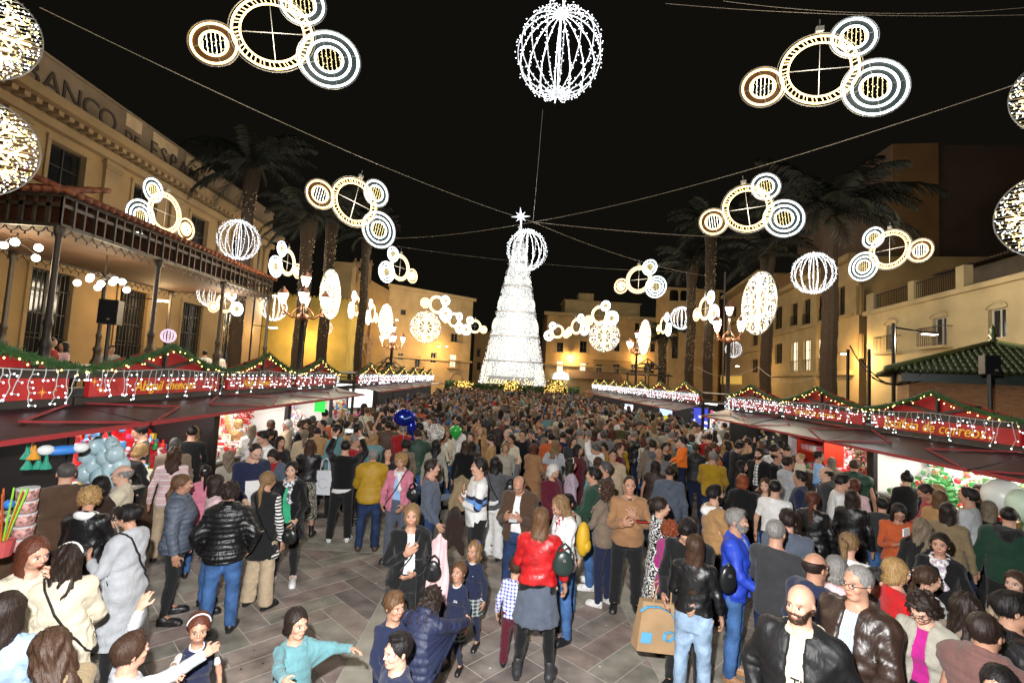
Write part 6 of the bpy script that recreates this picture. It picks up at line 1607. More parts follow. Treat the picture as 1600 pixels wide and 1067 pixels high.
# ------------------------------------------------------------------ the light tree
T0 = at_y(800, 601, 55); TR = 52/755*55; TA = at_y(813, 352, 55)
tree = empty('light_tree', (T0[0], 55, T0[2]), 0, 'tall cone tree of white lights with a star on top and dark hoops', 'christmas tree')
TH = TA[2]-T0[2]; rr5 = random.Random(12)
co = MB(); co.lathe([(TR*.985, 0), (.12, TH)], n=40, cap=False)
m, nt, b = _new('light_net'); N = nt.nodes; L = nt.links; tc = N.new('ShaderNodeTexCoord'); vo = N.new('ShaderNodeTexNoise'); vo.inputs['Scale'].default_value = 5.2; vo.inputs['Detail'].default_value = 6; vo.inputs['Roughness'].default_value = .8
L.new(tc.outputs['Object'], vo.inputs['Vector']); cr = N.new('ShaderNodeValToRGB'); L.new(vo.outputs['Fac'], cr.inputs[0]); cr.color_ramp.elements[0].position = .4; cr.color_ramp.elements[0].color = (.05, .05, .05, 1); cr.color_ramp.elements[1].position = .53; cr.color_ramp.elements[1].color = (.95, .97, .93, 1)
L.new(cr.outputs[0], b.inputs['Emission Color']); b.inputs['Emission Strength'].default_value = .72; b.inputs['Base Color'].default_value = (.03, .03, .03, 1); m.cycles.emission_sampling = 'NONE'
co.obj('light_net', m, tree, smooth=True)
bu = MB(); yb = MB()
for k in range(2000):
    z = TH*(1-math.sqrt(rr5.random()))*1.0; a = rr5.uniform(0, 2*math.pi)
    if math.sin(a) > .5: continue
    r_ = TR+(.22-TR)*z/TH+.06; s = rr5.uniform(.02, .04); bu.octa((r_*math.cos(a), r_*math.sin(a), z), s)
bo_ = bu.obj('bulbs', glow('tree_bulb', (1, .99, .93), 2), tree, fix=False); bo_['kind'] = 'stuff'
hp_ = MB()
for f in (.14, .29, .44, .60, .75, .88): 
    r_ = TR+(.22-TR)*f+.09; hp_.tube([(r_*math.cos(t), r_*math.sin(t), TH*f) for t in np.linspace(0, 2*math.pi, 40)[:-1]], .085, 5, closed=True)
for a in np.linspace(0, 2*math.pi, 7)[:-1]:
    a -= math.pi/2-.05; hp_.bar(((TR+.08)*math.cos(a), (TR+.08)*math.sin(a), 0), ((TR*.71+.14)*math.cos(a), (TR*.71+.14)*math.sin(a), TH*.29), .05)
hp_.obj('hoop_frame', mat('dark_hoops', (.12, .11, .1), .5), tree)
def rosette(f, a, r_):
    R0 = TR+(.22-TR)*f+.05; c = Vector((R0*math.cos(a), R0*math.sin(a), TH*f)); n = Vector((math.cos(a), math.sin(a), .18)).normalized(); t = Vector((-math.sin(a), math.cos(a), 0)); u = n.cross(t)
    mb = MB()
    for q in (1, .66, .33): mb.tube([c+(t*math.cos(k)+u*math.sin(k))*r_*q for k in np.linspace(0, 2*math.pi, 19)[:-1]], .03, 4, closed=True)
    for k in range(12): a_ = k*math.pi/6; mb.bar(c+(t*math.cos(a_)+u*math.sin(a_))*r_*.3, c+(t*math.cos(a_)+u*math.sin(a_))*r_, .05)
    mb.obj('rosette', glow('rosette_light', (1, .95, .7), 1.0), tree, fix=False)
for f, n, r_ in ((.07, 10, .95), (.215, 9, .85), (.365, 8, .68), (.5, 8, .5), (.64, 7, .38), (.78, 6, .28)):
    for k in range(n):
        a = -math.pi/2+(k+.5)*2*math.pi/n+(.0 if n % 2 == 0 else math.pi/n)
        if math.sin(a) < -.25: rosette(f, a, r_)
star = MB()
for k in range(8):
    a = k*math.pi/4+.1; L_ = 1.15 if k % 2 == 0 else .8
    if k == 6: L_ = 1.5
    d = Vector((math.cos(a), 0, math.sin(a))); s = Vector((-math.sin(a), 0, math.cos(a)))*.17; y = Vector((0, .14, 0)); c = Vector((0, 0, 0))
    star.add([c+s, c-s, c+y, c-y, d*L_], [(0, 2, 4), (2, 1, 4), (1, 3, 4), (3, 0, 4)])
sto = star.obj('star', glow('star_light', (.85, .93, 1), 1.6), tree, (TA[0]-T0[0]+.0, -.2, TH+.95), fix=False)
M4 = frame_mat((-.35, -TR-.42, .42), (1, 0, 0), (0, 0, 1))
MB().box((-.3, -TR-.3, .45), (5.0, .08, .95)).obj('sign_panel', mat('grey_sign_panel', (.16, .17, .19), .6), tree)
text_obj('sign_lettering', 'Luzuy del Sur', .95, mat('pale_gold_script', (.7, .6, .3), .4, emit=(1, .9, .6), es=.6, samp=False), tree, M4, .03, .3)
tl_ = at_y(800, 500, 50); lamp('tree_light', 'AREA', (0, -TR-1.5, 7), 1900, (1, .97, .9), 9, tree, rot=(R(80), 0, 0)); lamp('tree_light_side', 'POINT', (0, -TR-1, 14), 350, (1, .97, .9), 2, tree)
pod = MB().lathe([(6.6, 0), (6.6, T0[2]-.12), (0, T0[2]-.12)], (T0[0], 55, 0), 32).obj('tree_podium', M['stone']); tag(pod, 'round podium under the light tree', kind='structure')
# hedge with gold lights round the tree
hg = MB(); rh = random.Random(3)
for k in range(9000):
    a = rh.uniform(math.pi*.98, 2.02*math.pi); r_ = 7.1+rh.uniform(-.5, .45); z = T0[2]*rh.random()**.7+.05; c = Vector((T0[0]+r_*math.cos(a), 55+r_*math.sin(a), z)); d = Vector((rh.uniform(-1, 1), rh.uniform(-1, 1), rh.uniform(-1, 1))).normalized(); s = d.orthogonal()*.09; hg.add([c-s, c+s, c+d*.22], [(0, 1, 2)])
tag(hg.obj('hedge', mat('hedge_leaf', (.03, .07, .015), .8), fix=False), 'dark clipped hedge ringing the base of the light tree', 'hedge')
for (px_, lab) in ((724, 'small gold lit bush at the far left of the hedge'), (797, 'gold lit shrub in the middle of the hedge'), (868, 'gold lit shrub right of the tree hedge')):
    gb_ = MB(); p = at_y(px_, 607, 47.5)
    for k in range(300): gb_.octa((rh.gauss(0, .42), rh.gauss(0, .2), rh.uniform(-.75, .75)), .045)
    o = empty('lit_shrub', p, 0, lab, 'shrub', 'gold lit shrubs'); gb_.obj('bulbs', glow('gold_bulb', (1, .55, .12), 2.6), o, fix=False)['kind'] = 'stuff'; lf = MB()
    for k in range(300): c = Vector((rh.gauss(0, .4), rh.gauss(0, .2), rh.uniform(-.8, .7))); lf.add([c, c+Vector((.12, 0, .1)), c+Vector((-.05, .05, .16))], [(0, 1, 2)])
    lf.obj('leaves', mat('hedge_leaf', (.03, .07, .015), .8), o, fix=False)

# ------------------------------------------------------------------ palms
M['bark'] = mat('palm_bark', (.032, .02, .011), .95, noise=.35, nscale=8, bump=.9, bscale=18); M['frond'] = mat('palm_frond', (.007, .0095, .004), .7, noise=.3, nscale=2)
def frond_mesh(el, droop, seed):
    r = random.Random(seed); mb = MB(); L_ = 1.0; d0 = Vector((1, 0, 0)); p = Vector((0, 0, 0)); pts = [p]; e = el; n = 14
    for k in range(n): p = p+(d0*math.cos(e)+Vector((0, 0, math.sin(e))))*L_/n; pts.append(p); e -= droop/n*(.4+1.2*k/n)
    mb.tube(pts, [.012*(1-.8*k/n) for k in range(n+1)], 3, cap=False); sd = Vector((0, 1, 0))
    for k in range(3, 3*n):
        t = k/(3*n); i = min(int(t*n), n-1); c = pts[i]+(pts[i+1]-pts[i])*(t*n-i); tan = (pts[i+1]-pts[i]).normalized(); l = .17*math.sin(math.pi*min(t*1.02, 1))**.6*r.uniform(.75, 1.1)+.04
        for s in (-1, 1):
            dd = (sd*s*r.uniform(.6, 1)+tan*.75+Vector((0, 0, -.35+r.uniform(-.3, .25)))).normalized(); w_ = tan*.0075; mb.add([c-w_, c+w_, c+dd*l*.6+w_+Vector((0, 0, -.004)), c+dd*l+Vector((0, 0, -.03))], [(0, 1, 2, 3)])
    return mb.mesh('frond', M['frond'])
FR = [frond_mesh(e, d, q) for q, (e, d) in enumerate(((1.3, 1.3), (1.0, 1.5), (.75, 1.7), (.45, 1.7), (.1, 1.5), (-.3, 1.0), (.9, 1.9), (.6, 1.4)))]
def palm(px_, pyc, Y, label, L_=2.8, n=34, tr=.24, lights=False, seed=0):
    r = random.Random(seed+40); p = at_y(px_, pyc, Y); H = p[2]; o = empty('palm_tree', (p[0], p[1], 0), 0, label, 'palm tree', 'palms around the square')
    tk = MB(); k = 26; tk.tube([(0.04*math.sin(q*.5), 0, H*q/k) for q in range(k+1)], [tr*(1.25 if q == 0 else 1)*(1+.07*(q % 2))*(1.3 if q > k-3 else 1) for q in range(k+1)], 10)
    tk.obj('trunk', M['bark'], o)
    for q in range(n):
        L2 = L_*r.uniform(.8, 1.12); inst('frond', FR[(q*5+r.randrange(2)) % 8], o, (0, 0, H+r.uniform(-.15, .2)), (r.uniform(-.25, .25), r.uniform(-.12, .12), q*2.4+r.uniform(-.2, .2)), (L2, L2, L2))
    if lights:
        lb = MB()
        for q in range(220): a = r.uniform(0, 6.28); lb.octa(((tr+.03)*math.cos(a), (tr+.03)*math.sin(a), r.uniform(H*.35, H*.97)), .013)
        lb.obj('fairy_bulbs', glow('trunk_bulb', (1, .72, .32), 1.4), o, fix=False)['kind'] = 'stuff'
    return o
palm(1297, 335, 24, 'big palm on the right with a smooth dark trunk and broad crown', 4.6, 46, .36, seed=1)
palm(1200, 395, 28, 'palm directly behind the large oval medallion on the right', 3.0, 34, .3, seed=2); palm(1112, 350, 31, 'taller fairy lit palm left of the right street lamp', 3.2, 34, .3, True, seed=3); palm(1082, 415, 34, 'shorter fairy lit palm beside the small wire globe', 3, 30, .3, True, seed=4); palm(1036, 525, 46, 'small stout palm with gold lit crown by the arcade', 3.2, 34, .38, True, seed=5)
palm(395, 262, 25.5, 'palm at the far end of the bank with fairy lit upper trunk', 3.6, 36, .3, True, seed=6); palm(484, 345, 25, 'fairy lit palm left of the left street lamp', 3.0, 34, .3, True, seed=7); palm(521, 335, 29, 'fairy lit palm behind the left oval medallion', 3.2, 34, .3, True, seed=8); palm(575, 365, 36, 'fairy lit palm before the church gable', 3.2, 34, .3, True, seed=9)

# ------------------------------------------------------------------ street lamps
M['bronze'] = mat('reddish_bronze', (.16, .07, .045), .45, .4, noise=.25, nscale=12)
M['lglass'] = glow('lantern_glass', (1, .8, .58), 7)
def street_lamp(px_, pyt, Y, label, H=None, W=500):
    p = at_y(px_, pyt, Y); H = p[2]; o = empty('street_lamp', (p[0], p[1], 0), R(20), label, 'street lamp', 'five lantern street lamps')
    pl = MB().lathe([(.3, 0), (.3, .3), (.2, .4), (.16, 1.2), (.22, 1.35), (.12, 1.5), (.09, H*.6), (.12, H*.61), (.08, H-1.6), (.16, H-1.55), (.07, H-1.3), (.05, H-.5)], n=12); pl.obj('post', M['iron'], o, smooth=True)
    ar = MB()
    for k in range(4):
        a = k*math.pi/2; c, s = math.cos(a), math.sin(a)
        ar.tube([(0.05*c, .05*s, H-1.75), (.4*c, .4*s, H-1.85), (.72*c, .72*s, H-1.62), (.8*c, .8*s, H-1.35)], .04, 6)
        ar.tube([(0.05*c, .05*s, H-1.35), (.25*c, .25*s, H-1.5), (.4*c, .4*s, H-1.7), (.3*c, .3*s, H-1.85), (.2*c, .2*s, H-1.75)], .03, 5); ar.ball((.72*c, .72*s, H-1.72), .06, 6, 4)
    ar.lathe([(.05, H-2.0), (.2, H-1.9), (.24, H-1.75), (.1, H-1.65)], n=10); ar.obj('scroll_arms', M['bronze'], o, smooth=True)
    for k in range(5):
        c, s = (0, 0) if k == 4 else (math.cos(k*math.pi/2)*.8, math.sin(k*math.pi/2)*.8); z = H-.55 if k == 4 else H-1.32
        ln = empty('lantern', (c, s, z), 0); ln.parent = o
        MB().lathe([(.05, 0), (.1, .04), (.2, .4), (.0, .4)], n=8).obj('glass', M['lglass'], ln, smooth=False)
        MB().lathe([(.23, .4), (.2, .47), (.13, .58), (.05, .62), (.05, .68), (.0, .74)], n=8).obj('cap', M['bronze'], ln); MB().lathe([(.0, -.08), (.05, -.04), (.06, .0)], n=8).obj('cup', M['bronze'], ln)
        if k in (4, 0, 2): lamp('lamp', 'POINT', (c, s, z-.12), W/3, (1, .7, .38), .12, o)
street_lamp(479, 428, 20, 'five lantern street lamp beside the left oval medallion', W=650); street_lamp(1140, 476, 24, 'five lantern street lamp beside the right oval medallion', W=650)
street_lamp(615, 508, 38, 'distant five lantern lamp left of the round rosette', W=650); street_lamp(996, 518, 40, 'distant five lantern lamp right of the tree', W=650)
# modern arm lamp by the white house, thin posts and wires
ml = empty('arm_lamp', (13.6, 17, 0), 0, 'thin modern lamp post with a flat head before the white house', 'street lamp')
mp = at_y(1396, 505, 17); mt_ = MB().tube([(mp[0]-13.6, 0, 0), (mp[0]-13.6, 0, mp[2])], .06, 8); mt_.bar((mp[0]-13.6, 0, mp[2]-.15), (mp[0]-13.6+1.0, 0, mp[2]-.25), .06); mt_.obj('post', M['iron'], ml); MB().box((mp[0]-13.6+1.3, 0, mp[2]-.28), (.6, .22, .08)).obj('head', M['iron'], ml); MB().box((mp[0]-13.6+1.32, 0, mp[2]-.33), (.45, .18, .03)).obj('lens', glow('pink_lens', (1, .75, .6), 12), ml)
lamp('lamp', 'POINT', (mp[0]-13.6+1.3, 0, mp[2]-.5), 420, (1, .8, .6), .1, ml)
for k, (px_, pt_, Y, lab) in enumerate(((1358, 545, 15, 'thin dark post carrying wires before the white house'), (1325, 546, 17, 'thin dark post beside the big palm trunk'), (406, 385, 30, 'slim tall pole behind the left palms'), (1133, 425, 27, 'slim tall pole rising behind the right street lamp'))):
    p = at_y(px_, pt_, Y); o = MB().tube([(0, 0, 0), (0, 0, p[2])], .055, 6).obj('utility_pole', M['iron'], None, (p[0], p[1], 0)); tag(o, lab, 'pole')
for k, (a, b, sg_, lab) in enumerate((((1328, 540, 17), (1440, 575, 14.8), .9, 'black wire sagging from the palm post to the kiosk'), ((1345, 560, 16), (1440, 583, 14.8), .6, 'lower black wire sagging to the kiosk'), ((1362, 590, 15), (1450, 590, 14.8), .2, 'thin nearly straight wire at the kiosk wall'))):
    A_, B_ = Vector(at_y(*a)), Vector(at_y(*b)); pts = [A_+(B_-A_)*t+Vector((0, 0, -sg_*4*t*(1-t))) for t in np.linspace(0, 1, 20)]; tag(MB().tube(pts, .02, 4).obj('power_wire', M['iron'], fix=False), lab, 'wire')
# loudspeakers on stands
def speaker(px_, py_, Y, h_, label, rz):
    p = at_y(px_, py_, Y); o = empty('loudspeaker', (p[0], p[1], 0), rz, label, 'loudspeaker', 'loudspeakers on poles')
    c = MB().box((0, 0, p[2]), (h_*.66, h_*.6, h_)); c.obj('cabinet', mat('speaker_black', (.012, .012, .013), .5), o); MB().box((0, -h_*.3-.01, p[2]), (h_*.6, .015, h_-.05)).obj('grille', mat('speaker_grille', (.02, .02, .022), .35, .4), o)
    MB().lathe([(.09, 0), (.12, -.02)], (0, 0, 0), 12).mesh('x', M['iron']); MB().tube([(0, 0, 0), (0, 0, p[2]-h_/2)], .045, 8).obj('stand', M['iron'], o)
    MB().box((.03, -.2, p[2]-h_*.3), (.06, .01, .045)).obj('badge', mat('badge', (.4, .38, .3), .3, .5), o)
speaker(173, 488, 12.5, .62, 'black loudspeaker on a stand before the pergola', R(20)); speaker(1546, 570, 10.6, .42, 'black loudspeaker on a pole before the brick kiosk', R(-20))
# ------------------------------------------------------------------ brick kiosk
KA = R(-36); ex = ey = 2.95; ez, az_ = 3.86, 4.95; _c, _s = math.cos(KA), math.sin(KA)
ki = empty('brick_kiosk', (12.05+_c*ex-_s*ey, 15.0+_s*ex+_c*ey, 0), KA, 'brick kiosk with green glazed tile roof at the right frame edge', 'kiosk')
m, nt, b = _new('kiosk_brick'); N = nt.nodes; L = nt.links; bt = N.new('ShaderNodeTexBrick'); tc = N.new('ShaderNodeTexCoord'); mp_ = N.new('ShaderNodeMapping'); mp_.inputs['Rotation'].default_value = (R(90), 0, 0)
L.new(tc.outputs['Object'], mp_.inputs[0]); L.new(mp_.outputs[0], bt.inputs[0]); bt.inputs['Color1'].default_value = (.45, .19, .07, 1); bt.inputs['Color2'].default_value = (.3, .12, .05, 1); bt.inputs['Mortar'].default_value = (.3, .22, .13, 1); bt.inputs['Scale'].default_value = 3.2; bt.inputs['Mortar Size'].default_value = .03; bt.inputs['Row Height'].default_value = .2
L.new(bt.outputs[0], b.inputs['Base Color']); b.inputs['Roughness'].default_value = .85
MB().box((0, 0, 1.9), (4.7, 4.7, 3.8)).obj('wall', m, ki)
MB().box((0, 0, 3.71), (5.1, 5.1, .26)).obj('frieze', mat('dark_green_frieze', (.02, .045, .035), .35, noise=.3, nscale=4), ki)
gt = mat('green_glazed_tile', (.04, .06, .02), .5, noise=.35, nscale=5)
rf = MB(); rf.add([(-ex, -ey, ez), (ex, -ey, ez), (ex, ey, ez), (-ex, ey, ez), (0, 0, az_)], [(0, 1, 4), (1, 2, 4), (2, 3, 4), (3, 0, 4)]); rf.obj('roof', gt, ki)
for side in range(4):
    tls = MB(); n = 36; Rs = Matrix.Rotation(side*math.pi/2, 3, 'Z')
    for q in range(n):
        x = -ex+.1+(2*ex-.2)*q/(n-1); t = (ex-abs(x))/ex
        for k in range(int(8*t)+1):
            f0, f1 = k/8, min((k+1)/8, t)
            if f1 <= f0: break
            tls.tube([Rs @ Vector((x, -ey+ey*f0, ez+(az_-ez)*f0+.06)), Rs @ Vector((x, -ey+ey*f1+.03, ez+(az_-ez)*f1+.035))], [.07, .055], 5)
    tls.obj('roof_tiles', gt, ki, smooth=True)['kind'] = 'stuff'
    MB().tube([Rs @ Vector((-ex, -ey, ez+.08)), Vector((0, 0, az_+.08))], .1, 7).obj('ridge', mat('dull_ridge', (.07, .09, .025), .5), ki, smooth=True)
MB().lathe([(.13, 0), (.16, .08), (.06, .17), (.14, .28), (.05, .38), (.09, .47), (.02, .6), (0, .66)], (0, 0, az_+.05), 9).obj('finial', gt, ki, smooth=True)
dm = MB().prism([(-.6, 0), (.6, 0), (0, .6)], 1, -ey+.1, -ey+1.4); dm.v = [(x+.9, y, z+ez+.15) for x, y, z in dm.v]; dm.obj('dormer', mat('yellow_glazed_gable', (.3, .22, .06), .4, noise=.3, nscale=6), ki)
for x in (-1.1, 1.1):
    w_ = MB(); w_.box((x, -2.39, 2.5), (1.3, .08, .07)); w_.box((x-.65, -2.39, 1.8), (.07, .08, 1.4)); w_.box((x+.65, -2.39, 1.8), (.07, .08, 1.4)); fo = w_.obj('window', M['iron'], ki); MB().box((x, -2.36, 1.8), (1.2, .03, 1.3)).obj('pane', mat('kiosk_blind', (.3, .17, .07), .6), fo)
# small iron bandstand roofs showing above the far stalls
for (px_, py_, Y, lab) in ((607, 558, 44, 'small open pavilion roof behind the left far stalls'), (1012, 560, 44, 'small open pavilion roof behind the right far stalls')):
    p = at_y(px_, py_, Y); o = empty('pavilion', (p[0], p[1], 0), .3, lab, 'pavilion'); H = p[2]; mb = MB()
    for k in range(6):
        a = k*math.pi/3; mb.bar((0, 0, H), (2.2*math.cos(a), 2.2*math.sin(a), H-1.5), .07); mb.bar((2.0*math.cos(a), 2.0*math.sin(a), 0), (2.0*math.cos(a), 2.0*math.sin(a), H-1.4), .09)
    for z, r_ in ((H-1.5, 2.2), (H-.9, 1.3), (H-.5, .7)): mb.tube([(r_*math.cos(t), r_*math.sin(t), z) for t in np.linspace(0, 2*math.pi, 13)[:-1]], .06, 4, closed=True)
    mb.obj('iron_frame', M['perg'], o); MB().lathe([(.35, 0), (.3, .5), (.12, .7)], (0, 0, H-1.2), 8).obj('bell', M['iron'], o)
# ------------------------------------------------------------------ the crowd
CG = 'people crowding the square'
def PP(px, py, h, face, sex, hair, top, bot, arms, label, **k):
    k.setdefault('group', CG); a = tuple(arms.split('/')) if isinstance(arms, str) else arms
    if len(a) == 1: a = (a[0], a[0])
    return person(px, py, h, face, sex, hair, top, bot, a, label, **k)
D_ = 'down/down'
# --- nearest, left
a1 = PP(56, 814, 1.66, 18, 'f', 'auburn-verylong', 'jacket:fur:cream', 'slim:black', 'chin/down', 'woman with very long auburn hair, cream coat, hand at her chin, at the left edge', yaw=12, pitch=8, depth=3.75)
PP(108, 857, 1.6, 172, 'f', 'dark-wavy', 'coat:cloth:cream', 'slim:black', 'low/low', 'woman seen from behind with wavy dark hair and long cream coat', xtra=('band:white', 'strap:black'), depth=3.8)
PP(14, 935, 1.62, 150, 'f', 'dark-long', 'jacket:denim:ldenim', 'jeans:denim', D_, 'long dark haired woman in light denim at the bottom left corner', depth=3.0)
PP(88, 1000, 1.55, -150, 'f', 'brown-wavy', 'jacket:cloth:khaki', 'trousers:dbrown', 'low/low', 'brown wavy haired person in khaki, cut off by the bottom left edge', pitch=20, depth=2.75)  # added figure, stands in for a brown leather bag
PP(206, 786, 1.64, -128, 'f', 'black-bun', 'coat:cloth:lgrey', 'slim:black', ('phone', 'low'), 'woman in a long pale grey coat with dark bun and glasses', xtra=('glasses:x', 'strap:black'), pitch=12, depth=4.75)
PP(142, 763, 1.66, 150, 'f', 'blonde-curlyshort', 'jacket:leather:jet', 'trousers:black', 'low/phone', 'curly blonde woman in a shiny black leather jacket', xtra=('scarf:white',), yaw=25, pitch=18)
PP(158, 744, 1.6, -165, 'f', 'black-bob', 'jacket:cloth:dbrown', 'trousers:black', D_, 'black haired head and brown jacket behind the curly blonde woman')
PP(192, 727, 1.68, -100, 'm', 'grey-ring', 'jacket:cloth:cream', 'trousers:navy', 'low/low', 'elderly balding man in a cream jacket and glasses by the cotton candy', xtra=('glasses:x',))
PP(108, 698, 1.78, -172, 'm', 'dgrey-buzz', 'jacket:cloth:brown', 'trousers:black', 'low/low', 'heavy man in a plain brown jacket seen from behind at the toy stall', depth=5.75, build=(1.18, 1.04, .03))
PP(216, 693, 1.66, 110, 'f', 'blonde-bob', 'sweater:cloth:black', 'trousers:black', 'low/low', 'blonde bobbed woman in black looking down beside the cotton candy', pitch=22)
PP(224, 663, 1.86, -80, 'm', 'black-quiff', 'tee:cloth:black', 'jeans:ddenim', D_, 'tall dark man in a black t-shirt before the red backing', pitch=15)
PP(273, 699, 1.68, 175, 'f', 'brown-wavy', 'sweater:knit:lpink~thin~white', 'trousers:beige', D_, 'woman in a pink sweater with thin white stripes seen from behind')
PP(275, 684, 1.74, 170, 'm', 'dgrey-buzz', 'jacket:cloth:taupe', 'jeans:ddenim', D_, 'man with cropped grey hair behind the pink striped sweater')
PP(301, 666, 1.8, 178, 'm', 'black-buzz', 'sweater:cloth:jet', 'trousers:black', 'low/low', 'man in a plain black sweater seen from behind at the lit stall')
PP(306, 653, 1.74, -170, 'f', 'dblonde-curlylong', 'sweater:cloth:white', 'jeans:ddenim', 'low/reach', 'woman with long golden curls and white top at the trinket stall', depth=9.6)
PP(283, 672, 1.66, 175, 'f', 'black-long', 'jacket:cloth:black', 'trousers:black', D_, 'black long haired woman squeezed between the two men at the red stall', depth=9.9)
PP(286, 752, 1.66, 78, 'f', 'lbrown-lowtail', 'puffer:nylon:slate', 'slim:black', D_, 'woman in a slim dark quilted jacket with white hair clip, in profile', xtra=('clip:white',), depth=5.95)
PP(322, 728, 1.52, -175, 'f', 'black-ponytail', 'jacket:cloth:pink', 'jeans:denim', D_, 'person with black ponytail and pink jacket seen from behind', xtra=('clip:white',))
PP(341, 742, 1.62, 95, 'f', 'dark-long', 'jacket:cloth:lpink', 'jeans:denim', D_, 'dark haired woman in pale pink glancing right behind the quilted jackets', yaw=15)
PP(361, 759, 1.64, 172, 'f', 'dark-curlyshort', 'puffer:puff:jet', 'jeans:denim', 'pocket/pocket', 'woman in a glossy black puffer jacket and blue jeans seen from behind', xtra=('collar:jet',), depth=5.75, build=(1.1, .95, 0))
PP(397, 690, 1.82, 25, 'm', 'dark-buzz', 'sweater:cloth:navy~lower~white', 'trousers:navy', 'low/low', 'heavy man in a navy sweater with pale chest panel looking down', pitch=28, build=(1.2, 1.05, .04))
PP(421, 731, 1.66, 140, 'f', 'dblonde-lowtail', 'longcardi:cloth:black~armstripe~white', 'wide:beige', 'talk/down', 'woman in black with striped sleeves and beige flared trousers', xtra=('strap:jet',), depth=6.35)
PP(457, 716, 1.67, -12, 'f', 'black-short', 'o:longcardi:cloth:jet|green', 'slim:black', 'low/down', 'black haired woman in a black coat over a bright green top', xtra=('scarf:slate~white',), shoe='white', depth=7.0)
PP(486, 678, 1.72, 170, 'f', 'brown-verylong', 'cropped:leather:jet', 'midi:stone:cloth~spots~black', 'low/low', 'woman in a leather jacket and leopard print midi skirt from behind', shoe='blackboot', depth=8.9)
PP(431, 699, 1.64, -25, 'f', 'dark-bob', 'jacket:cloth:slate', 'jeans:denim', 'phone/phone', 'bob haired woman with a red scarf looking down at her hands', xtra=('scarf:bred',), pitch=32)
PP(439, 682, 1.66, 30, 'f', 'dark-long', 'jacket:cloth:black', 'trousers:black', D_, 'pale faced woman with long dark hair behind the red scarf')
PP(416, 664, 1.78, -55, 'm', 'black-quiff', 'sweater:cloth:white', 'jeans:ddenim', 'low/low', 'dark haired man in a white sweater looking down at the stall', pitch=20, depth=9.3)
PP(394, 663, 1.66, -170, 'f', 'ash-verylong', 'sweater:cloth:white', 'jeans:denim', D_, 'woman with long ash blonde hair seen from behind at the trinkets')
PP(372, 655, 1.68, -125, 'f', 'blonde-bob', 'jacket:cloth:camel', 'jeans:denim', 'up/reach', 'blonde woman in camel with her arm raised to the trinkets', xtra=('scarf:white~black',))
PP(357, 705, 1.52, -150, 'f', 'ash-wavy', 'sweater:cloth:stone', 'jeans:denim', D_, 'short ash blonde girl half hidden beside the trinket stall')
PP(438, 646, 1.72, -50, 'f', 'black-lowtail', 'jacket:cloth:khaki', 'jeans:denim', D_, 'woman with black tied hair and reddish scarf by the wreath', xtra=('scarf:bred',))
PP(423, 656, 1.66, -140, 'f', 'brown-bob', 'jacket:cloth:dbrown', 'trousers:black', D_, 'brown haired head between the stall customers')
PP(449, 656, 1.72, -85, 'f', 'white-lowtail', 'jacket:cloth:beige', 'jeans:denim', D_, 'grey haired person with a low ponytail in profile')
PP(474, 657, 1.8, 70, 'm', 'brown-quiff', 'o:jacket:cloth:jet|white', 'trousers:black', D_, 'bearded young man in glasses and a black coat', xtra=('beard:brown', 'glasses:x'))
PP(503, 656, 1.78, -70, 'm', 'black-buzz', 'jacket:leather:jet', 'jeans:denim', 'ear/low', 'man in a black leather jacket with a hand at his mouth')
PP(536, 640, 1.74, 60, 'f', 'blonde-long', 'o:jacket:cloth:black|bred', 'trousers:black', D_, 'long blonde woman in black with red front, under the green note')
ph = PP(541, 684, 1.76, 172, 'm', 'black-tight', 'sweater:cloth:jet~hem~white', 'trousers:black', 'photo/photo', 'man in black holding a phone up high to photograph the tree', shoe='white', depth=8.75)
PP(557, 679, 1.72, 75, 'm', 'grey-tight', 'sweater:cloth:bred', 'trousers:black', D_, 'grey haired man in a red sweater beside the raised phone', xtra=('collar:white',))
PP(584, 702, 1.68, 178, 'm', 'grey-tight', 'puffer:nylon:mustard', 'jeans:ddenim', 'low/low', 'man in a mustard yellow puffer jacket seen from behind', shoe='brown', build=(1.1, 1.0, 0))
PP(574, 637, 1.8, 172, 'm', 'lbrown-short', 'jacket:cloth:cream', 'trousers:black', D_, 'man in a cream jacket with a black crossbody strap', xtra=('strap:black',))
PP(590, 643, 1.7, 165, 'f', 'brown-long', 'sweater:cloth:white~hstripe~black', 'trousers:black', D_, 'woman in a black and white striped top near the gap')
PP(613, 637, 1.85, -170, 'm', 'black-short', 'jacket:cloth:char', 'trousers:black', D_, 'tall man in charcoal left of the blue balloon')
PP(607, 700, 1.66, 10, 'f', 'dark-wavy', 'jacket:cloth:black', 'trousers:black', D_, 'dark haired woman gazing upward between the mustard and pink jackets', pitch=-18)
PP(628, 699, 1.68, -15, 'f', 'blonde-curlyshort', 'o:jacket:cloth:pink|sky', 'trousers:slate', 'low/low', 'curly blonde woman in a pink jacket with white scarf', xtra=('scarf:white', 'strap:black'), depth=8.0)
PP(634, 687, 1.64, -165, 'f', 'dark-curlyshort', 'jacket:cloth:taupe', 'jeans:denim', D_, 'dark curls behind the pink jacket')
PP(649, 638, 1.84, 178, 'm', 'dgrey-buzz', 'jacket:cloth:navy', 'jeans:denim', D_, 'big man in a navy jacket and jeans right of the blue balloon', build=(1.15, 1.04, 0))
PP(682, 687, 1.68, 170, 'f', 'jet-long', 'o:vest:cloth:black', 'jeans:denim', D_, 'woman with straight black hair over pale sleeves seen from behind') if False else PP(682, 687, 1.68, 170, 'f', 'black-long', 'sweater:cloth:stone', 'jeans:ddenim', D_, 'woman with straight black hair over a pale top seen from behind')
PP(698, 671, 1.66, 5, 'f', 'dblonde-bob', 'o:jacket:cloth:cream|white', 'jeans:denim', D_, 'woman in a cream vest and blue jeans facing the stalls')
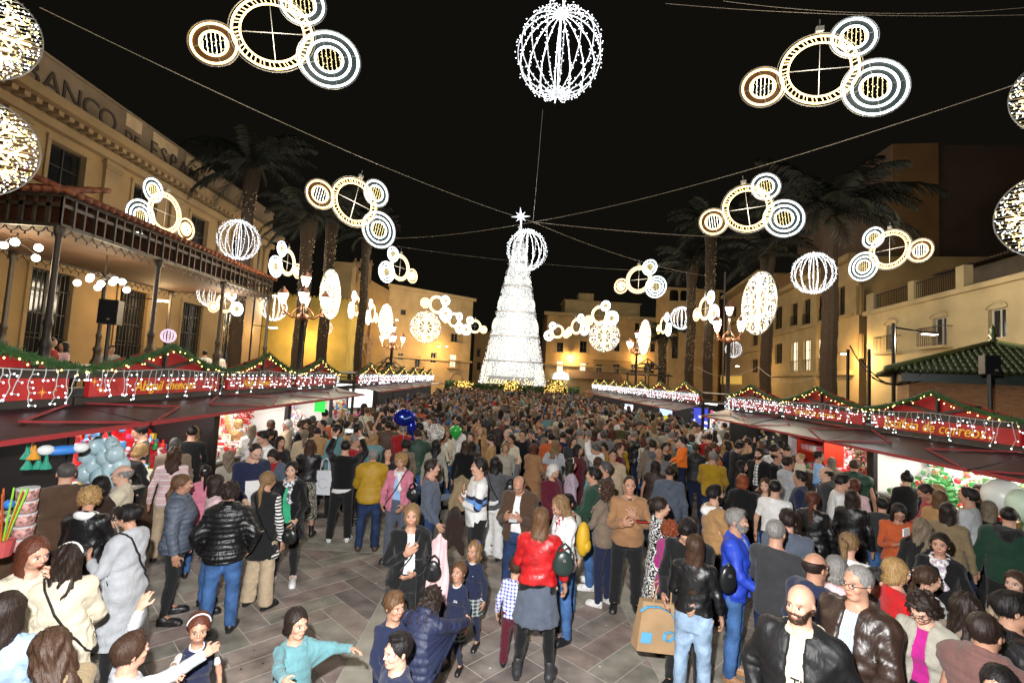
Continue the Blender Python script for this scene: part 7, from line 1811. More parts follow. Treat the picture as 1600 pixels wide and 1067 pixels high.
PP(676, 721, 1.74, 85, 'm', 'dark-short', 'sweater:cloth:slate', 'jeans:ddenim', 'talk/bag', 'man in a slate blue sweater with red collar gesturing while he talks', xtra=('collar:bred',), depth=7.35)
PP(749, 716, 1.83, -75, 'm', 'black-short', 'sweater:knit:white~chest3', 'trousers:black', 'cross/chest', 'man in a white sweater with navy and light blue chest bands', shoe='brown', depth=7.15)
PP(645, 784, 1.62, 5, 'f', 'dblonde-bob', 'o:longcardi:cloth:jet|white', 'trousers:black', 'belly/chest', 'blonde woman in an open black cardigan over a white top, black bag strap', xtra=('strap:black',), yaw=-8, depth=5.3, build=(1.12, .95, .02))
PP(728, 688, 1.66, 172, 'f', 'brown-verylong', 'jacket:cloth:jet', 'trousers:black', D_, 'woman with long light ended brown hair and black jacket from behind')
PP(736, 676, 1.68, -15, 'f', 'brown-short', 'jacket:cloth:slate', 'jeans:denim', D_, 'short haired woman in slate behind the white sweater')
PP(750, 668, 1.64, 5, 'f', 'blonde-wavy', 'o:coat:cloth:camel|black', 'trousers:black', D_, 'blonde woman in an open camel coat looking at the lights', pitch=-10)
PP(746, 655, 1.7, 0, 'f', 'blonde-long', 'coat:cloth:camel', 'jeans:denim', D_, 'taller blonde woman in a camel coat right behind the other', depth=13.3)
PP(776, 693, 1.68, 165, 'f', 'black-long', 'jacket:cloth:grey~hound~black', 'wide:white', 'low/point', 'woman in a houndstooth jacket and white trousers pointing up', xtra=('strap:black',), shoe='blackboot', depth=8.3)
PP(790, 692, 1.62, 5, 'f', 'dblonde-lowtail', 'jacket:cloth:stone', 'jeans:denim', D_, 'smiling fair woman facing the houndstooth jacket')
PP(794, 670, 1.76, -75, 'm', 'grey-ring', 'o:jacket:cloth:black|white', 'trousers:black', D_, 'bald man in a dark suit in profile')
PP(817, 672, 1.74, -10, 'm', 'black-short', 'jacket:cloth:jet', 'trousers:black', 'point/low', 'man in glasses and black jacket with raised hand', xtra=('glasses:x',))
PP(859, 669, 1.66, 60, 'f', 'dark-lowtail', 'sweater:cloth:brown', 'wide:beige', 'chin/cross', 'woman in a brown top and beige wide trousers, hands at her face')
PP(880, 674, 1.74, 175, 'm', 'dark-buzz', 'sweater:cloth:navy~cuffband~white', 'jeans:khaki:cloth', D_, 'man in a navy sweater with white sleeve bands from behind', build=(1.15, 1.05, 0))
PP(814, 745, 1.74, -15, 'm', 'dark-ring', 'o:jacket:cloth:brown|white', 'jeans:ddenim', 'phone/phone', 'balding man in a brown jacket looking down at his phone', pitch=34, depth=6.75, shoe='navy')
PP(863, 725, 1.64, 45, 'f', 'white-bob', 'jacket:cloth:wine', 'trousers:black', 'low/low', 'white haired woman in glasses and a burgundy jacket', xtra=('glasses:x',), pitch=15)
PP(846, 790, 1.7, 175, 'f', 'lbrown-shoulder', 'cropped:leather:red', 'skirt:slate+slim:jet', 'phone/bag', 'woman in a bright red leather jacket and grey skirt from behind', shoe='charboot', depth=5.15, build=(1.1, .96, 0), stance=.06)
PP(884, 759, 1.66, -60, 'f', 'dblonde-wavy', 'jacket:knit:white', 'jeans:denim', 'low/low', 'woman with wavy fair hair, red patterned scarf and white jacket', xtra=('scarf:bred~white',), pitch=28, depth=5.95)
PP(888, 755, 1.5, -30, 'k', 'black-short', 'jacket:cloth:stone', 'jeans:denim', D_, 'dark haired boy peering out behind the fair wavy hair', depth=6.6)
PP(893, 717, 1.6, 110, 'f', 'dark-shoulder', 'sweater:cloth:lilac', 'jeans:stone:cloth', D_, 'dark haired girl in lilac with a white headband', xtra=('band:white',))
PP(904, 695, 1.68, 60, 'f', 'black-long', 'coat:cloth:wine', 'slim:black', D_, 'dark haired woman in a long wine red coat', yaw=10)
PP(958, 702, 1.76, 5, 'm', 'black-quiff', 'jacket:cloth:beige', 'jeans:ddenim', D_, 'man in glasses and a beige overshirt facing the camera', xtra=('glasses:x',))
PP(984, 747, 1.76, 8, 'm', 'dark-buzz', 'sweater:knit:tan', 'trousers:black', 'chest/phone', 'man in a tan sweater holding a red phone, hand on his chest', xtra=('collar:black',), shoe='black', depth=6.75, build=(1.16, 1.04, .05))
PP(947, 750, 1.66, -120, 'f', 'brown-curlylong', 'jacket:cloth:taupe', 'jeans:navy:cloth', 'low/low', 'woman with long brown curls, taupe jacket, navy trousers and pale sneakers', shoe='white', depth=6.85)
PP(927, 741, 1.74, -95, 'm', 'black-short', 'jacket:cloth:dgreen', 'jeans:denim', 'low/low', 'dark haired man in dark green in profile', shoe='white', depth=7.4)
PP(934, 714, 1.62, -150, 'f', 'brown-bob', 'jacket:cloth:teal', 'jeans:denim', D_, 'short brown haired woman in teal left of the beige overshirt')
PP(946, 722, 1.72, -80, 'm', 'dgrey-short', 'o:jacket:cloth:black|white', 'trousers:black', D_, 'red faced older man in profile by the beige overshirt')
PP(972, 659, 1.8, 178, 'm', 'grey-ring', 'jacket:cloth:olive', 'jeans:beige:cloth', D_, 'man in an olive coat and beige trousers seen from behind')
PP(949, 672, 1.66, -60, 'f', 'black-short', 'o:vest:puff:red', 'trousers:black', D_, 'person in a red vest next to the olive coat') if False else PP(949, 672, 1.6, -60, 'f', 'black-bob', 'sweater:cloth:red~sleeves~lgrey', 'trousers:black', D_, 'girl in red with grey sleeves left of the olive coat')
PP(928, 671, 1.66, 175, 'f', 'brown-verylong', 'coat:cloth:wine', 'slim:black', D_, 'long brown haired woman in a dark burgundy coat from behind')
PP(895, 647, 1.66, -60, 'f', 'brown-lowtail', 'sweater:cloth:white', 'jeans:ddenim', 'chin/cross', 'girl in a white sweatshirt with her hand at her face')
PP(918, 645, 1.66, -10, 'f', 'dark-long', 'sweater:cloth:lgreen', 'jeans:denim', D_, 'dark haired woman in a light green top')
PP(962, 652, 1.78, -40, 'm', 'black-quiff', 'jacket:cloth:white', 'jeans:denim', D_, 'dark man in a white hooded jacket beyond the olive coat', xtra=('hood:white',))
PP(1008, 685, 1.66, 120, 'f', 'auburn-bob', 'jacket:cloth:white~spots~black', 'jeans:denim', D_, 'short auburn haired woman in a black and white print blouse')
PP(1020, 687, 1.8, 178, 'm', 'dark-short', 'jacket:cloth:taupe', 'trousers:char', D_, 'man in a taupe and brown hooded jacket from behind', xtra=('hood:slate',))
PP(1040, 692, 1.64, 40, 'f', 'black-ponytail', 'jacket:cloth:jet', 'trousers:black', D_, 'dark tied hair woman with mustard sleeve beside the taupe hood')
PP(1024, 719, 1.6, 176, 'f', 'dark-verylong', 'vest:nylon:dbrown', 'jeans:ldenim', D_, 'long dark hair over a brown padded vest with blue sleeves')
PP(1047, 727, 1.7, 174, 'm', 'dark-buzz', 'jacket:cloth:slate', 'jeans:ddenim', D_, 'young man in a slate grey hooded sweatshirt from behind', xtra=('hood:slate',))
PP(1062, 689, 1.78, -60, 'm', 'dark-ring', 'jacket:cloth:olive', 'trousers:char', 'up/bag', 'bald bearded man in glasses carrying the orange hooded child', xtra=('glasses:x', 'beard:dgrey'))
PP(1067, 672, 1.12, -70, 'k', 'black-mop', 'jacket:cloth:orange', 'jeans:navy', 'low/low', 'small child in a bright orange hooded jacket held on an arm', xtra=('hood:orange',), z0=.78, depth=10.4)
PP(1043, 661, 1.82, 178, 'm', 'dgrey-buzz', 'sweater:cloth:wine', 'trousers:black', D_, 'broad bald man in a wine sweater from behind', build=(1.2, 1.06, 0))
PP(1029, 650, 1.76, 10, 'm', 'dark-short', 'o:jacket:cloth:char|white', 'trousers:black', D_, 'man in a dark suit with a white shirt collar')
PP(1114, 705, 1.74, 174, 'm', 'grey-tight', 'sweater:knit:mustard', 'jeans:ddenim', 'low/low', 'grey haired man in a mustard orange knitted sweater from behind', build=(1.16, 1.05, 0))
PP(1107, 696, 1.64, 165, 'f', 'auburn-wavy', 'sweater:cloth:white', 'jeans:denim', D_, 'auburn haired woman in white beside the mustard sweater')
PP(1133, 661, 1.76, 172, 'm', 'dark-short', 'sweater:cloth:stone', 'jeans:ddenim', D_, 'young man in a pale sage sweater below the right awning')
PP(1100, 677, 1.7, 178, 'm', 'dgrey-ring', 'jacket:cloth:wine', 'trousers:black', D_, 'bald head in a dark wine jacket behind the mustard sweater')
PP(1118, 758, 1.72, 118, 'm', 'black-quiff', 'jacket:cloth:camel', 'trousers:black', 'low/low', 'bearded man with white hood over a camel jacket', xtra=('hood:white', 'beard:black'), depth=6.6)
PP(1161, 741, 1.68, 172, 'f', 'red-bob', 'coat:cloth:jet', 'slim:black', D_, 'copper haired woman in a long black coat from behind')
PP(1160, 720, 1.64, 95, 'f', 'black-wavy', 'jacket:cloth:jet', 'trousers:black', D_, 'woman with full black hair above the copper hair')
PP(1186, 701, 1.78, -25, 'm', 'black-quiff', 'o:jacket:cloth:jet|white~plaid~navy', 'trousers:black', 'low/low', 'smiling bearded man in black over a patterned shirt', xtra=('beard:black',))
PP(1196, 748, 1.64, -15, 'f', 'brown-curlylong', 'o:longcardi:cloth:char|green', 'jeans:denim', 'low/low', 'curly brown haired woman in a green top beside the white t-shirt')
PP(1033, 777, 1.68, 100, 'f', 'dark-bun', 'coat:cloth:jet~spots~white', 'trousers:black', 'low/low', 'woman with dark bun in a black and white speckled coat', depth=5.95, shoe='black')
PP(1050, 805, 1.5, 130, 'f', 'red-curlyshort', 'jacket:cloth:magenta', 'trousers:black', D_, 'short copper blonde curls and magenta top behind the black sweater', depth=5.6)
PP(1078, 793, 1.74, -10, 'm', 'black-mop', 'sweater:cloth:jet', 'trousers:black', 'low/low', 'young man with a heavy fringe in a black sweater, head bowed', pitch=38, depth=5.05)
PP(1087, 839, 1.62, 170, 'f', 'brown-verylong', 'cropped:leather:jet', 'jeans:ldenim', 'chest/bag', 'woman with long brown hair, leather jacket and pale blue jeans from behind', depth=4.75, shoe='white')
PP(1152, 801, 1.74, 78, 'm', 'grey-short', 'o:jacket:nylon:royal|sky', 'jeans:denim', 'low/low', 'grey haired man in a royal blue jacket and jeans', xtra=('beard:grey',), shoe='tan', depth=5.3)
PP(1214, 811, 1.76, 155, 'm', 'grey-tight', 'sweater:cloth:char', 'jeans:ddenim', 'low/low', 'grey haired man in a charcoal sweater from behind', depth=4.9, build=(1.1, 1.0, .03))
# --- right side
PP(1212, 750, 1.72, 165, 'm', 'black-tight', 'tee:cloth:white', 'jeans:ddenim', D_, 'black haired man in a white t-shirt from behind')
PP(1232, 714, 1.78, 120, 'm', 'dark-short', 'jacket:cloth:lgrey', 'jeans:ddenim', D_, 'man in a light grey hooded sweatshirt', xtra=('hood:lgrey',))
PP(1214, 706, 1.74, 80, 'm', 'dark-ring', 'jacket:cloth:jet', 'trousers:black', D_, 'bald man with glasses in a black coat, in profile', xtra=('glasses:x',))
PP(1250, 736, 1.72, -95, 'm', 'black-short', 'jacket:cloth:navy', 'jeans:ddenim', D_, 'young man in a dark navy jacket facing left')
PP(1290, 729, 1.76, -85, 'm', 'dark-ring', 'o:jacket:cloth:char|white', 'trousers:black', D_, 'bald man in a dark jacket and white collar facing left')
PP(1307, 741, 1.74, 100, 'm', 'black-quiff', 'tee:cloth:white', 'jeans:ddenim', D_, 'man with black undercut and white t-shirt leaning right', lean=10)
PP(1336, 748, 1.62, 160, 'f', 'auburn-bob', 'sweater:cloth:lpink', 'jeans:denim', D_, 'auburn haired woman in a dusty pink top with a dark strap', xtra=('strap:black',))
PP(1331, 766, 1.64, 172, 'f', 'dark-verylong', 'jacket:leather:jet', 'trousers:black', D_, 'long straight dark hair over a black leather jacket')
PP(1335, 718, 1.82, 178, 'm', 'brown-buzz', 'vest:nylon:dgreen', 'jeans:denim', D_, 'broad man in a dark green padded vest from behind', build=(1.18, 1.06, 0))
PP(1300, 715, 1.66, 172, 'f', 'ash-shoulder', 'jacket:cloth:taupe', 'jeans:denim', D_, 'ash blonde hair before the flower wreath')
PP(1280, 709, 1.2, 90, 'k', 'black-short', 'sweater:cloth:sky', 'jeans:denim', D_, 'small boy in light blue held up before the red shelves', z0=.62)
PP(1250, 713, .95, -60, 'k', 'blonde-tight', 'jacket:cloth:cream', 'jeans:denim', D_, 'baby in cream held up by the red shelves', z0=.8)
PP(1270, 769, 1.64, 170, 'f', 'auburn-lowtail', 'jacket:leather:jet', 'trousers:black', D_, 'tied auburn brown hair over a black leather jacket')
PP(1240, 790, 1.64, 170, 'f', 'dark-bob', 'jacket:cloth:lgrey', 'jeans:denim', D_, 'dark bob over a pale grey top behind the charcoal sweater', depth=5.7)
PP(1231, 800, 1.72, 178, 'm', 'dark-short', 'jacket:cloth:slate', 'trousers:navy', D_, 'man in a slate blazer between grey heads', depth=5.5)
PP(1416, 738, 1.72, -150, 'f', 'black-topbun', 'jacket:cloth:jet', 'trousers:black', D_, 'woman with a black top bun and black coat at the lettered stall')
PP(1378, 779, 1.5, -170, 'k', 'black-short', 'jacket:cloth:char', 'jeans:denim', D_, 'dark haired boy from behind at the blue lit counter')
PP(1403, 784, 1.64, 10, 'f', 'black-verylong', 'sweater:cloth:rust', 'jeans:denim', 'phone/phone', 'young woman in rust orange with glasses using a white phone', xtra=('glasses:x',), pitch=26)
PP(1456, 755, 1.76, -70, 'm', 'dark-tight', 'sweater:cloth:bred', 'trousers:black', 'low/low', 'man in a dark red sweater bending over the counter', pitch=30)
PP(1469, 766, 1.7, 165, 'f', 'lbrown-verylong', 'jacket:cloth:camel', 'jeans:denim', D_, 'very long light brown hair over a camel cardigan')
PP(1482, 786, 1.68, 160, 'f', 'dark-verylong', 'jacket:cloth:khaki', 'trousers:black', D_, 'very long dark hair in front of the camel cardigan')
PP(1512, 738, 1.8, -100, 'm', 'black-short', 'sweater:cloth:lgrey', 'jeans:ddenim', D_, 'dark young man in light grey facing left at the right stall', depth=7.0)
PP(1462, 734, 1.72, -120, 'f', 'blonde-shoulder', 'jacket:fur:cream', 'jeans:denim', D_, 'blonde woman with a cream fur collar at the counter', xtra=('fur:cream',), depth=7.6)
PP(1532, 756, 1.68, -25, 'f', 'brown-lowtail', 'o:jacket:cloth:dgreen|black', 'jeans:denim', 'low/phone', 'smiling woman in a green cardigan holding a paper', pitch=12)
PP(1546, 783, 1.64, 172, 'f', 'ash-shoulder', 'jacket:cloth:jet', 'trousers:black', D_, 'straight ash brown hair over a black jacket near the right edge')
PP(1577, 792, 1.76, 170, 'm', 'black-buzz', 'jacket:cloth:dgreen', 'trousers:black', D_, 'man in a dark green parka with furry collar at the right edge', xtra=('fur:black',), build=(1.2, 1.06, 0))
PP(1441, 811, 1.62, 176, 'f', 'ash-wavy', 'jacket:cloth:black', 'trousers:black', D_, 'wavy ash blonde hair behind the red sweater')
PP(1468, 810, 1.64, -5, 'f', 'dark-lowtail', 'jacket:cloth:jet', 'trousers:black', D_, 'woman with a lilac print scarf over a black coat', xtra=('scarf:lilac~white',), depth=5.15)
PP(1402, 848, 1.62, 120, 'f', 'blonde-bob', 'sweater:cloth:red', 'jeans:denim', D_, 'blonde bobbed woman in a bright red sweater', depth=4.35)
PP(1450, 864, 1.5, 120, 'g', 'brown-ponytail', 'jacket:cloth:white', 'jeans:denim', D_, 'girl with brown ponytail and white collar', xtra=('clip:lpink',), depth=4.5)
PP(1447, 908, 1.6, -20, 'f', 'dark-curlyshort', 'o:jacket:cloth:stone|magenta', 'trousers:black', 'low/low', 'curly dark haired person in glasses and a magenta top', xtra=('glasses:x',), pitch=28, depth=3.75)
PP(1512, 921, 1.62, 150, 'f', 'dark-wavy', 'jacket:cloth:taupe', 'jeans:denim', D_, 'woman with dark waves and taupe jacket near the right edge', depth=3.65)
PP(1541, 962, 1.7, 150, 'm', 'dark-tight', 'vest:cloth:mauve', 'jeans:denim', D_, 'man with cropped hair and dark mauve padded vest at the lower right', depth=3.15)
PP(1562, 1008, 1.58, 15, 'f', 'black-bun', 'jacket:cloth:black', 'trousers:black', D_, 'dark haired woman whose face fills the bottom right corner', yaw=-25, depth=2.75)
PP(1582, 929, 1.7, 115, 'm', 'black-short', 'jacket:leather:black', 'trousers:black', D_, 'black haired man in black leather at the right frame edge', depth=3.5)
PP(1586, 884, 1.42, -20, 'g', 'brown-lowtail', 'jacket:cloth:beige', 'jeans:denim', D_, 'smiling girl in a beige hooded jacket by the right edge', xtra=('hood:beige',), depth=4.7)
PP(1252, 902, 1.76, -12, 'm', 'dark-bald', 'o:jacket:nylon:jet|cream', 'trousers:black', 'pocket/pocket', 'bald bearded man in a black jacket over a pale yellow hoodie', xtra=('beard:brown', 'hood:cream', 'print:.035~TU~black'), yaw=-10, depth=3.3, build=(1.1, 1.02, 0))
PP(1340, 858, 1.78, -25, 'm', 'grey-tight', 'o:jacket:leather:dbrown|ldenim~vstripe~white', 'trousers:navy', 'low/belly', 'grey haired man in glasses, brown leather jacket and striped shirt', xtra=('glasses:x',), yaw=-8, depth=3.65, build=(1.12, 1.03, .05))
PP(1275, 856, 1.7, 140, 'm', 'dark-ring', 'jacket:cloth:navy', 'trousers:navy', D_, 'bald man in a dark navy jacket behind the bearded man', depth=4.15)
PP(1308, 851, 1.6, 165, 'f', 'grey-bob', 'sweater:cloth:lpink', 'jeans:denim', D_, 'grey bobbed hair over a pale pink top', depth=4.4)
PP(1328, 815, 1.64, 160, 'f', 'dblonde-ponytail', 'sweater:cloth:white', 'jeans:denim', D_, 'honey blonde ponytail with a dark blue tie', xtra=('clip:navy',), depth=5.0)
PP(1373, 858, 1.45, 60, 'k', 'black-short', 'jacket:cloth:char', 'jeans:denim', D_, 'dark haired boy half hidden behind the leather jacket', depth=4.5)
# --- children in front
PP(716, 879, 1.02, -28, 'g', 'lbrown-lowtail', 'sweater:cloth:navy', 'skirt:dgreen:cloth~plaid~lgrey+slim:navy', D_, 'little girl in a navy school sweater and tartan skirt', xtra=('collar:white', 'crest:x'), walk=.5, depth=5.2, pitch=-12)
PP(741, 851, 1.08, -30, 'g', 'dblonde-wavy', 'sweater:cloth:navy', 'skirt:dgreen:cloth~plaid~lgrey+slim:navy', D_, 'little girl with long fair hair and a blue bow behind the other', xtra=('bow:royal', 'collar:white', 'crest:x'), depth=5.7)
PP(312, 969, 1.12, 12, 'g', 'auburn-lowtail', 'tee:cloth:navy~sleeves~white', 'skirt:navy', 'down/reach', 'girl with auburn hair, white blouse and navy pinafore, arm raised', xtra=('collar:white', 'band:white'), yaw=-10, depth=3.75)
PP(200, 1062, 1.2, 110, 'k', 'brown-mop', 'sweater:cloth:lgrey', 'jeans:denim', 'up/reach', 'child in a grey sweatshirt at the bottom edge reaching to the girl', depth=3.3)
PP(462, 992, 1.14, 22, 'k', 'dark-bob', 'sweater:cloth:teal', 'jeans:navy', 'side/fist', 'boy with shiny dark bob in a teal shirt, fists held out', depth=3.85, yaw=10)
PP(617, 934, 1.16, 20, 'k', 'lbrown-mop', 'sweater:cloth:navy', 'jeans:navy', 'low/low', 'boy with light brown fringe in navy beside the curly hair', depth=4.15, yaw=15)
PP(655, 956, 1.34, 150, 'f', 'dark-curlylong', 'puffer:nylon:navy', 'trousers:black', 'reach/reach', 'woman with brown curls bending forward in a navy puffer jacket', lean=28, pitch=15, depth=3.95)
PP(622, 1003, 1.2, -60, 'k', 'black-short', 'sweater:cloth:navy', 'jeans:navy', D_, 'black haired boy smiling at the bottom edge under the navy jacket', depth=3.45)
PP(806, 882, 1.05, 178, 'k', 'brown-short', 'sweater:cloth:white~plaid~royal', 'trousers:wine', D_, 'small child in a blue checked shirt and wine trousers beside the red jacket', depth=5.35)
# --- on the terrace
for (px_, py_, hr, tp, lb, Y, fc) in ((85, 508, 'dark-bob', 'sweater:cloth:bred', 'person in dark red seated high on the terrace beside the iron post', 12.8, 60), (100, 535, 'black-long', 'sweater:cloth:lpink', 'black haired girl in pale pink on the terrace near the iron post', 13.2, -60), (175, 541, 'dark-short', 'jacket:cloth:stone', 'child in pale clothes behind the terrace balustrade', 14.5, 20),
     (284, 524, 'black-bob', 'jacket:cloth:jet', 'dark haired person in black on the terrace above the second gable', 17.0, 160), (322, 536, 'black-short', 'jacket:cloth:white', 'man in white with a dark backpack on the terrace', 19.5, 170), (344, 544, 'lbrown-bob', 'jacket:cloth:white', 'person in a white hooded jacket on the terrace', 20.0, 175)):
    p = at_y(px_, py_, Y); sxx = 'f' if 'long' in hr or 'bob' in hr else 'm'
    PP(px_, py_, max(1.35, min(1.78, p[2]-1.6)), fc, sxx, hr, tp, 'trousers:black', D_, lb, loc=(p[0], Y, 1.6), z0=1.6, group='people up on the bank terrace', xtra=('hood:white',) if 'hooded' in lb else ())
# ------------------------------------------------------------------ the rest of the crowd, each his own, behind the ones above
placed = [s[4] for s in SPECS]
rc = random.Random(2024)
TOPS = [('jacket', 'cloth'), ('jacket', 'cloth'), ('sweater', 'cloth'), ('sweater', 'knit'), ('puffer', 'nylon'), ('coat', 'cloth'), ('jacket', 'leather'), ('vest', 'nylon')]
TC = ['black', 'jet', 'char', 'navy', 'slate', 'brown', 'dbrown', 'wine', 'olive', 'black', 'navy', 'taupe', 'camel', 'beige', 'cream', 'white', 'grey', 'lgrey', 'dgreen', 'bred', 'khaki', 'lpink', 'stone', 'denim', 'mustard', 'teal', 'black', 'char', 'rust', 'tan']
HF = ['bob', 'shoulder', 'long', 'wavy', 'lowtail', 'ponytail', 'bun', 'verylong', 'curlylong']; HM = ['short', 'quiff', 'buzz', 'tight', 'ring', 'short', 'mop']
HCf = ['black', 'dark', 'brown', 'lbrown', 'auburn', 'blonde', 'dblonde', 'ash', 'dark', 'brown']; HCm = ['black', 'dark', 'brown', 'dgrey', 'grey', 'black', 'dark']
CN = dict(jet='deep black', char='charcoal', navy='navy', dbrown='dark brown', wine='wine red', lgrey='light grey', dgreen='dark green', bred='dark red', lpink='pale pink', denim='denim blue', slate='slate blue', stone='stone grey', rust='rust orange')
HN = dict(dark='very dark', dgrey='dark grey', lbrown='light brown', dblonde='honey blonde', ash='ash blonde')
HS = dict(bob='bobbed', shoulder='shoulder length', long='long', wavy='wavy', lowtail='low tied', ponytail='ponytailed', bun='bun tied', verylong='very long', curlylong='long curly', short='short', quiff='swept up', buzz='cropped', tight='close cut', ring='balding', mop='mop like')
used = set(); crowd = []
def free(x, y, d): return all((x-a)**2+(y-b)**2 > d*d for a, b in placed)
tries = 0
while len(crowd) < 900 and tries < 60000:
    tries += 1; y = 10.2+(47-10.2)*rc.random()**.85; x = rc.uniform(-4.9, 7.3)
    if y < 12.5 and -3.2 < x < 3.0 and rc.random() < .25: continue
    if math.sin(x*1.3+2)*math.sin(y*.62+x*.3) > .62 and y > 12: continue
    if free(x, y, .46 if y < 25 else .52): placed.append((x, y)); crowd.append((x, y))
# a few more tucked under the awnings at the sides
for q in range(0):
    y = rc.uniform(5.2, 9.2); x = rc.choice([rc.uniform(-4.9, -3.9), rc.uniform(5.0, 7.4)])
    if abs(x)*1.0 < y*.75 and abs(x) < 4.6: continue
    if free(x, y, .5): placed.append((x, y)); crowd.append((x, y))
crowd.sort(key=lambda c: c[1]); NLEFT = 300-NP[0]
zone = ['close behind the front groups', 'in the middle of the square', 'deep in the crowd']
def rnd_look(r, y):
    f = r.random() < .56
    hair = (r.choice(HCf)+'-'+r.choice(HF)) if f else (r.choice(HCm)+'-'+r.choice(HM)); k, fb = r.choice(TOPS); c = r.choice(TC); return f, hair, k, fb, c
POS = ['down/down', 'low/low', 'pocket/pocket', 'talk/down', 'phone/phone', 'down/low', 'cross/cross', 'down/down', 'low/down', 'chin/down', 'photo/photo']
for n, (x, y) in enumerate(crowd[:NLEFT]):
    for _ in range(60):
        f, hair, k, fb, c = rnd_look(rc, y); key = (f, hair, k, c)
        if key not in used: break
    used.add(key); fc = rc.choice([180, 175, 185, 160, 200, 150, 90, -90, 0, 20, -30, 120, -120]); back = abs(((fc+180) % 360)-180) > 110
    side = 'near left stalls' if x < -2.6 else ('near right stalls' if x > 4.4 else 'in mid square'); hc, hs_ = hair.split('-')
    kn = dict(jacket='jacket', sweater='sweater', puffer='padded jacket', coat='long coat', vest='padded vest')[k]
    if fb == 'leather': kn = 'leather jacket'
    lb = f"{'woman' if f else 'man'} with {HS[hs_]} {HN.get(hc, hc)} hair, {CN.get(c, c)} {kn}, {side}{', facing away' if back else ''}"
    PP(0, 0, rc.uniform(1.56, 1.72) if f else rc.uniform(1.68, 1.86), fc, 'f' if f else 'm', hair, f'{k}:{fb}:{c}', rc.choice(['jeans:denim', 'jeans:ddenim', 'trousers:black', 'trousers:navy', 'trousers:char', 'wide:beige', 'jeans:ldenim']), rc.choice(POS), lb, loc=(x, y, 0), pitch=rc.uniform(-10, 25), yaw=rc.uniform(-25, 25))
# everyone farther off stands too small to single out: one mass
def far_crowd(lst):
    protos = []
    for q in range(22):
        f, hair, k, fb, c = rnd_look(rc, 30); f = int(f); bones, G = pose(tuple(rc.choice(POS).split('/')), rc.uniform(-20, 20), rc.uniform(-8, 20), 0, .03, 0)
        pieces = []; par = (rc.uniform(.95, 1.12), rc.uniform(.9, 1), 0, 1.1)
        for key, m_ in ((('body', f), mat('far_skin', (.46, .26, .18), .6)), (('hair', hair.split('-')[1]), hairmat(hair.split('-')[0])), (('top', k, f), cloth(fb, COL[c])), (('bot', 'trousers', f), cloth('cloth', COL[rc.choice(['black', 'navy', 'ddenim', 'char'])]))):
            P_, Q_, W_ = T(key, 2); pieces.append((lbs(warp(P_, par), W_, bones), Q_, m_, P_))
        protos.append(pieces)
    mats = []; VV = []; QQ = []; MI = []; RR = []; nb = 0
    for (x, y) in lst:
        pr = rc.choice(protos); s = rc.uniform(.9, 1.05); th = rc.choice([math.pi, 0, 1.5, -1.5, 2.6, -2.6, 3.1]); c_, s_ = math.cos(th), math.sin(th)
        for P_, Q_, m_, rest in pr:
            if m_ not in mats: mats.append(m_)
            keep = None
            X = np.stack([P_[:, 0]*c_-P_[:, 1]*s_, P_[:, 0]*s_+P_[:, 1]*c_, P_[:, 2]], 1)*s+np.array([x, y, 0])
            q_ = Q_[(P_[Q_][:, :, 2].max(1) > .75)]   # legs far back are never in view from anywhere near
            VV.append(X); QQ.append(q_+nb); MI.append(np.full(len(q_), mats.index(m_))); RR.append(rest); nb += len(X)
    V = np.concatenate(VV); Q = np.concatenate(QQ); me = npmesh('far_crowd', V, Q, mats, {'rest': ('FLOAT_VECTOR', np.concatenate(RR))}); me.polygons.foreach_set('material_index', np.concatenate(MI).astype(np.int32))
    o = bpy.data.objects.new('far_crowd', me); C.objects.link(o); tag(o, 'dense far crowd of small heads and shoulders before the lit tree', 'crowd', kind='stuff')
far_crowd(crowd[NLEFT:])
print('people', NP[0], 'far', len(crowd)-NLEFT, 'nleft', NLEFT, 'maxy', crowd[NLEFT-1] if NLEFT > 0 else None)

# ------------------------------------------------------------------ things people carry
phm = mat('phone_black', (.01, .01, .012), .25)
def phone(info, s, off, label, scr=(.35, .3, .25), es=.6):
    p = info['hand'](s, off); o = empty('phone', p, info['th'], label, 'phone'); o.rotation_euler = (R(-60), 0, info['th'])
    MB().box((0, 0, 0), (.15, .009, .075)).obj('body', phm, o); MB().box((0, .006, 0), (.14, .002, .066)).obj('screen', glow('phone_screen', scr, es), o)
p = ph['hand']('L'); q = ph['hand']('R'); mid = (p+q)/2
o = empty('phone', mid+Vector((0, 0, .03)), ph['th'], 'phone held up high with the lit tree on its screen', 'phone'); MB().box((0, 0, 0), (.17, .012, .085)).obj('body', phm, o); MB().box((0, .008, 0), (.15, .003, .07)).obj('screen', glow('phone_tree_screen', (.5, .5, .45), 1.2), o)
MB().box((0, .011, 0), (.05, .002, .05), M=Matrix.Rotation(.78, 3, 'Y')).obj('screen_image', glow('phone_tree_image', (1, 1, .95), 2), o)
def bag(loc, w_, h_, d_, m, name, label, rz=0, handles=.22, tilt=0):
    o = empty(name, loc, rz, label, 'bag'); o.rotation_euler = (0, R(tilt), rz); mb = MB()
    mb.add([(-w_/2, -d_/2, 0), (w_/2, -d_/2, 0), (w_/2, d_/2, 0), (-w_/2, d_/2, 0), (-w_/2*.97, -d_*.3, h_), (w_/2*.97, -d_*.3, h_), (w_/2*.97, d_*.3, h_), (-w_/2*.97, d_*.3, h_)], [(0, 1, 5, 4), (1, 2, 6, 5), (2, 3, 7, 6), (3, 0, 4, 7), (0, 3, 2, 1), (4, 5, 6, 7)]); mb.obj('bag_body', m, o)
    if handles:
        hb = MB()
        for y in (-d_*.25, d_*.25): hb.tube([(-w_*.22, y, h_), (-w_*.18, y, h_+handles*.8), (0, y, h_+handles), (w_*.18, y, h_+handles*.8), (w_*.22, y, h_)], .007, 5)
        hb.obj('handle', m, o)
    return o
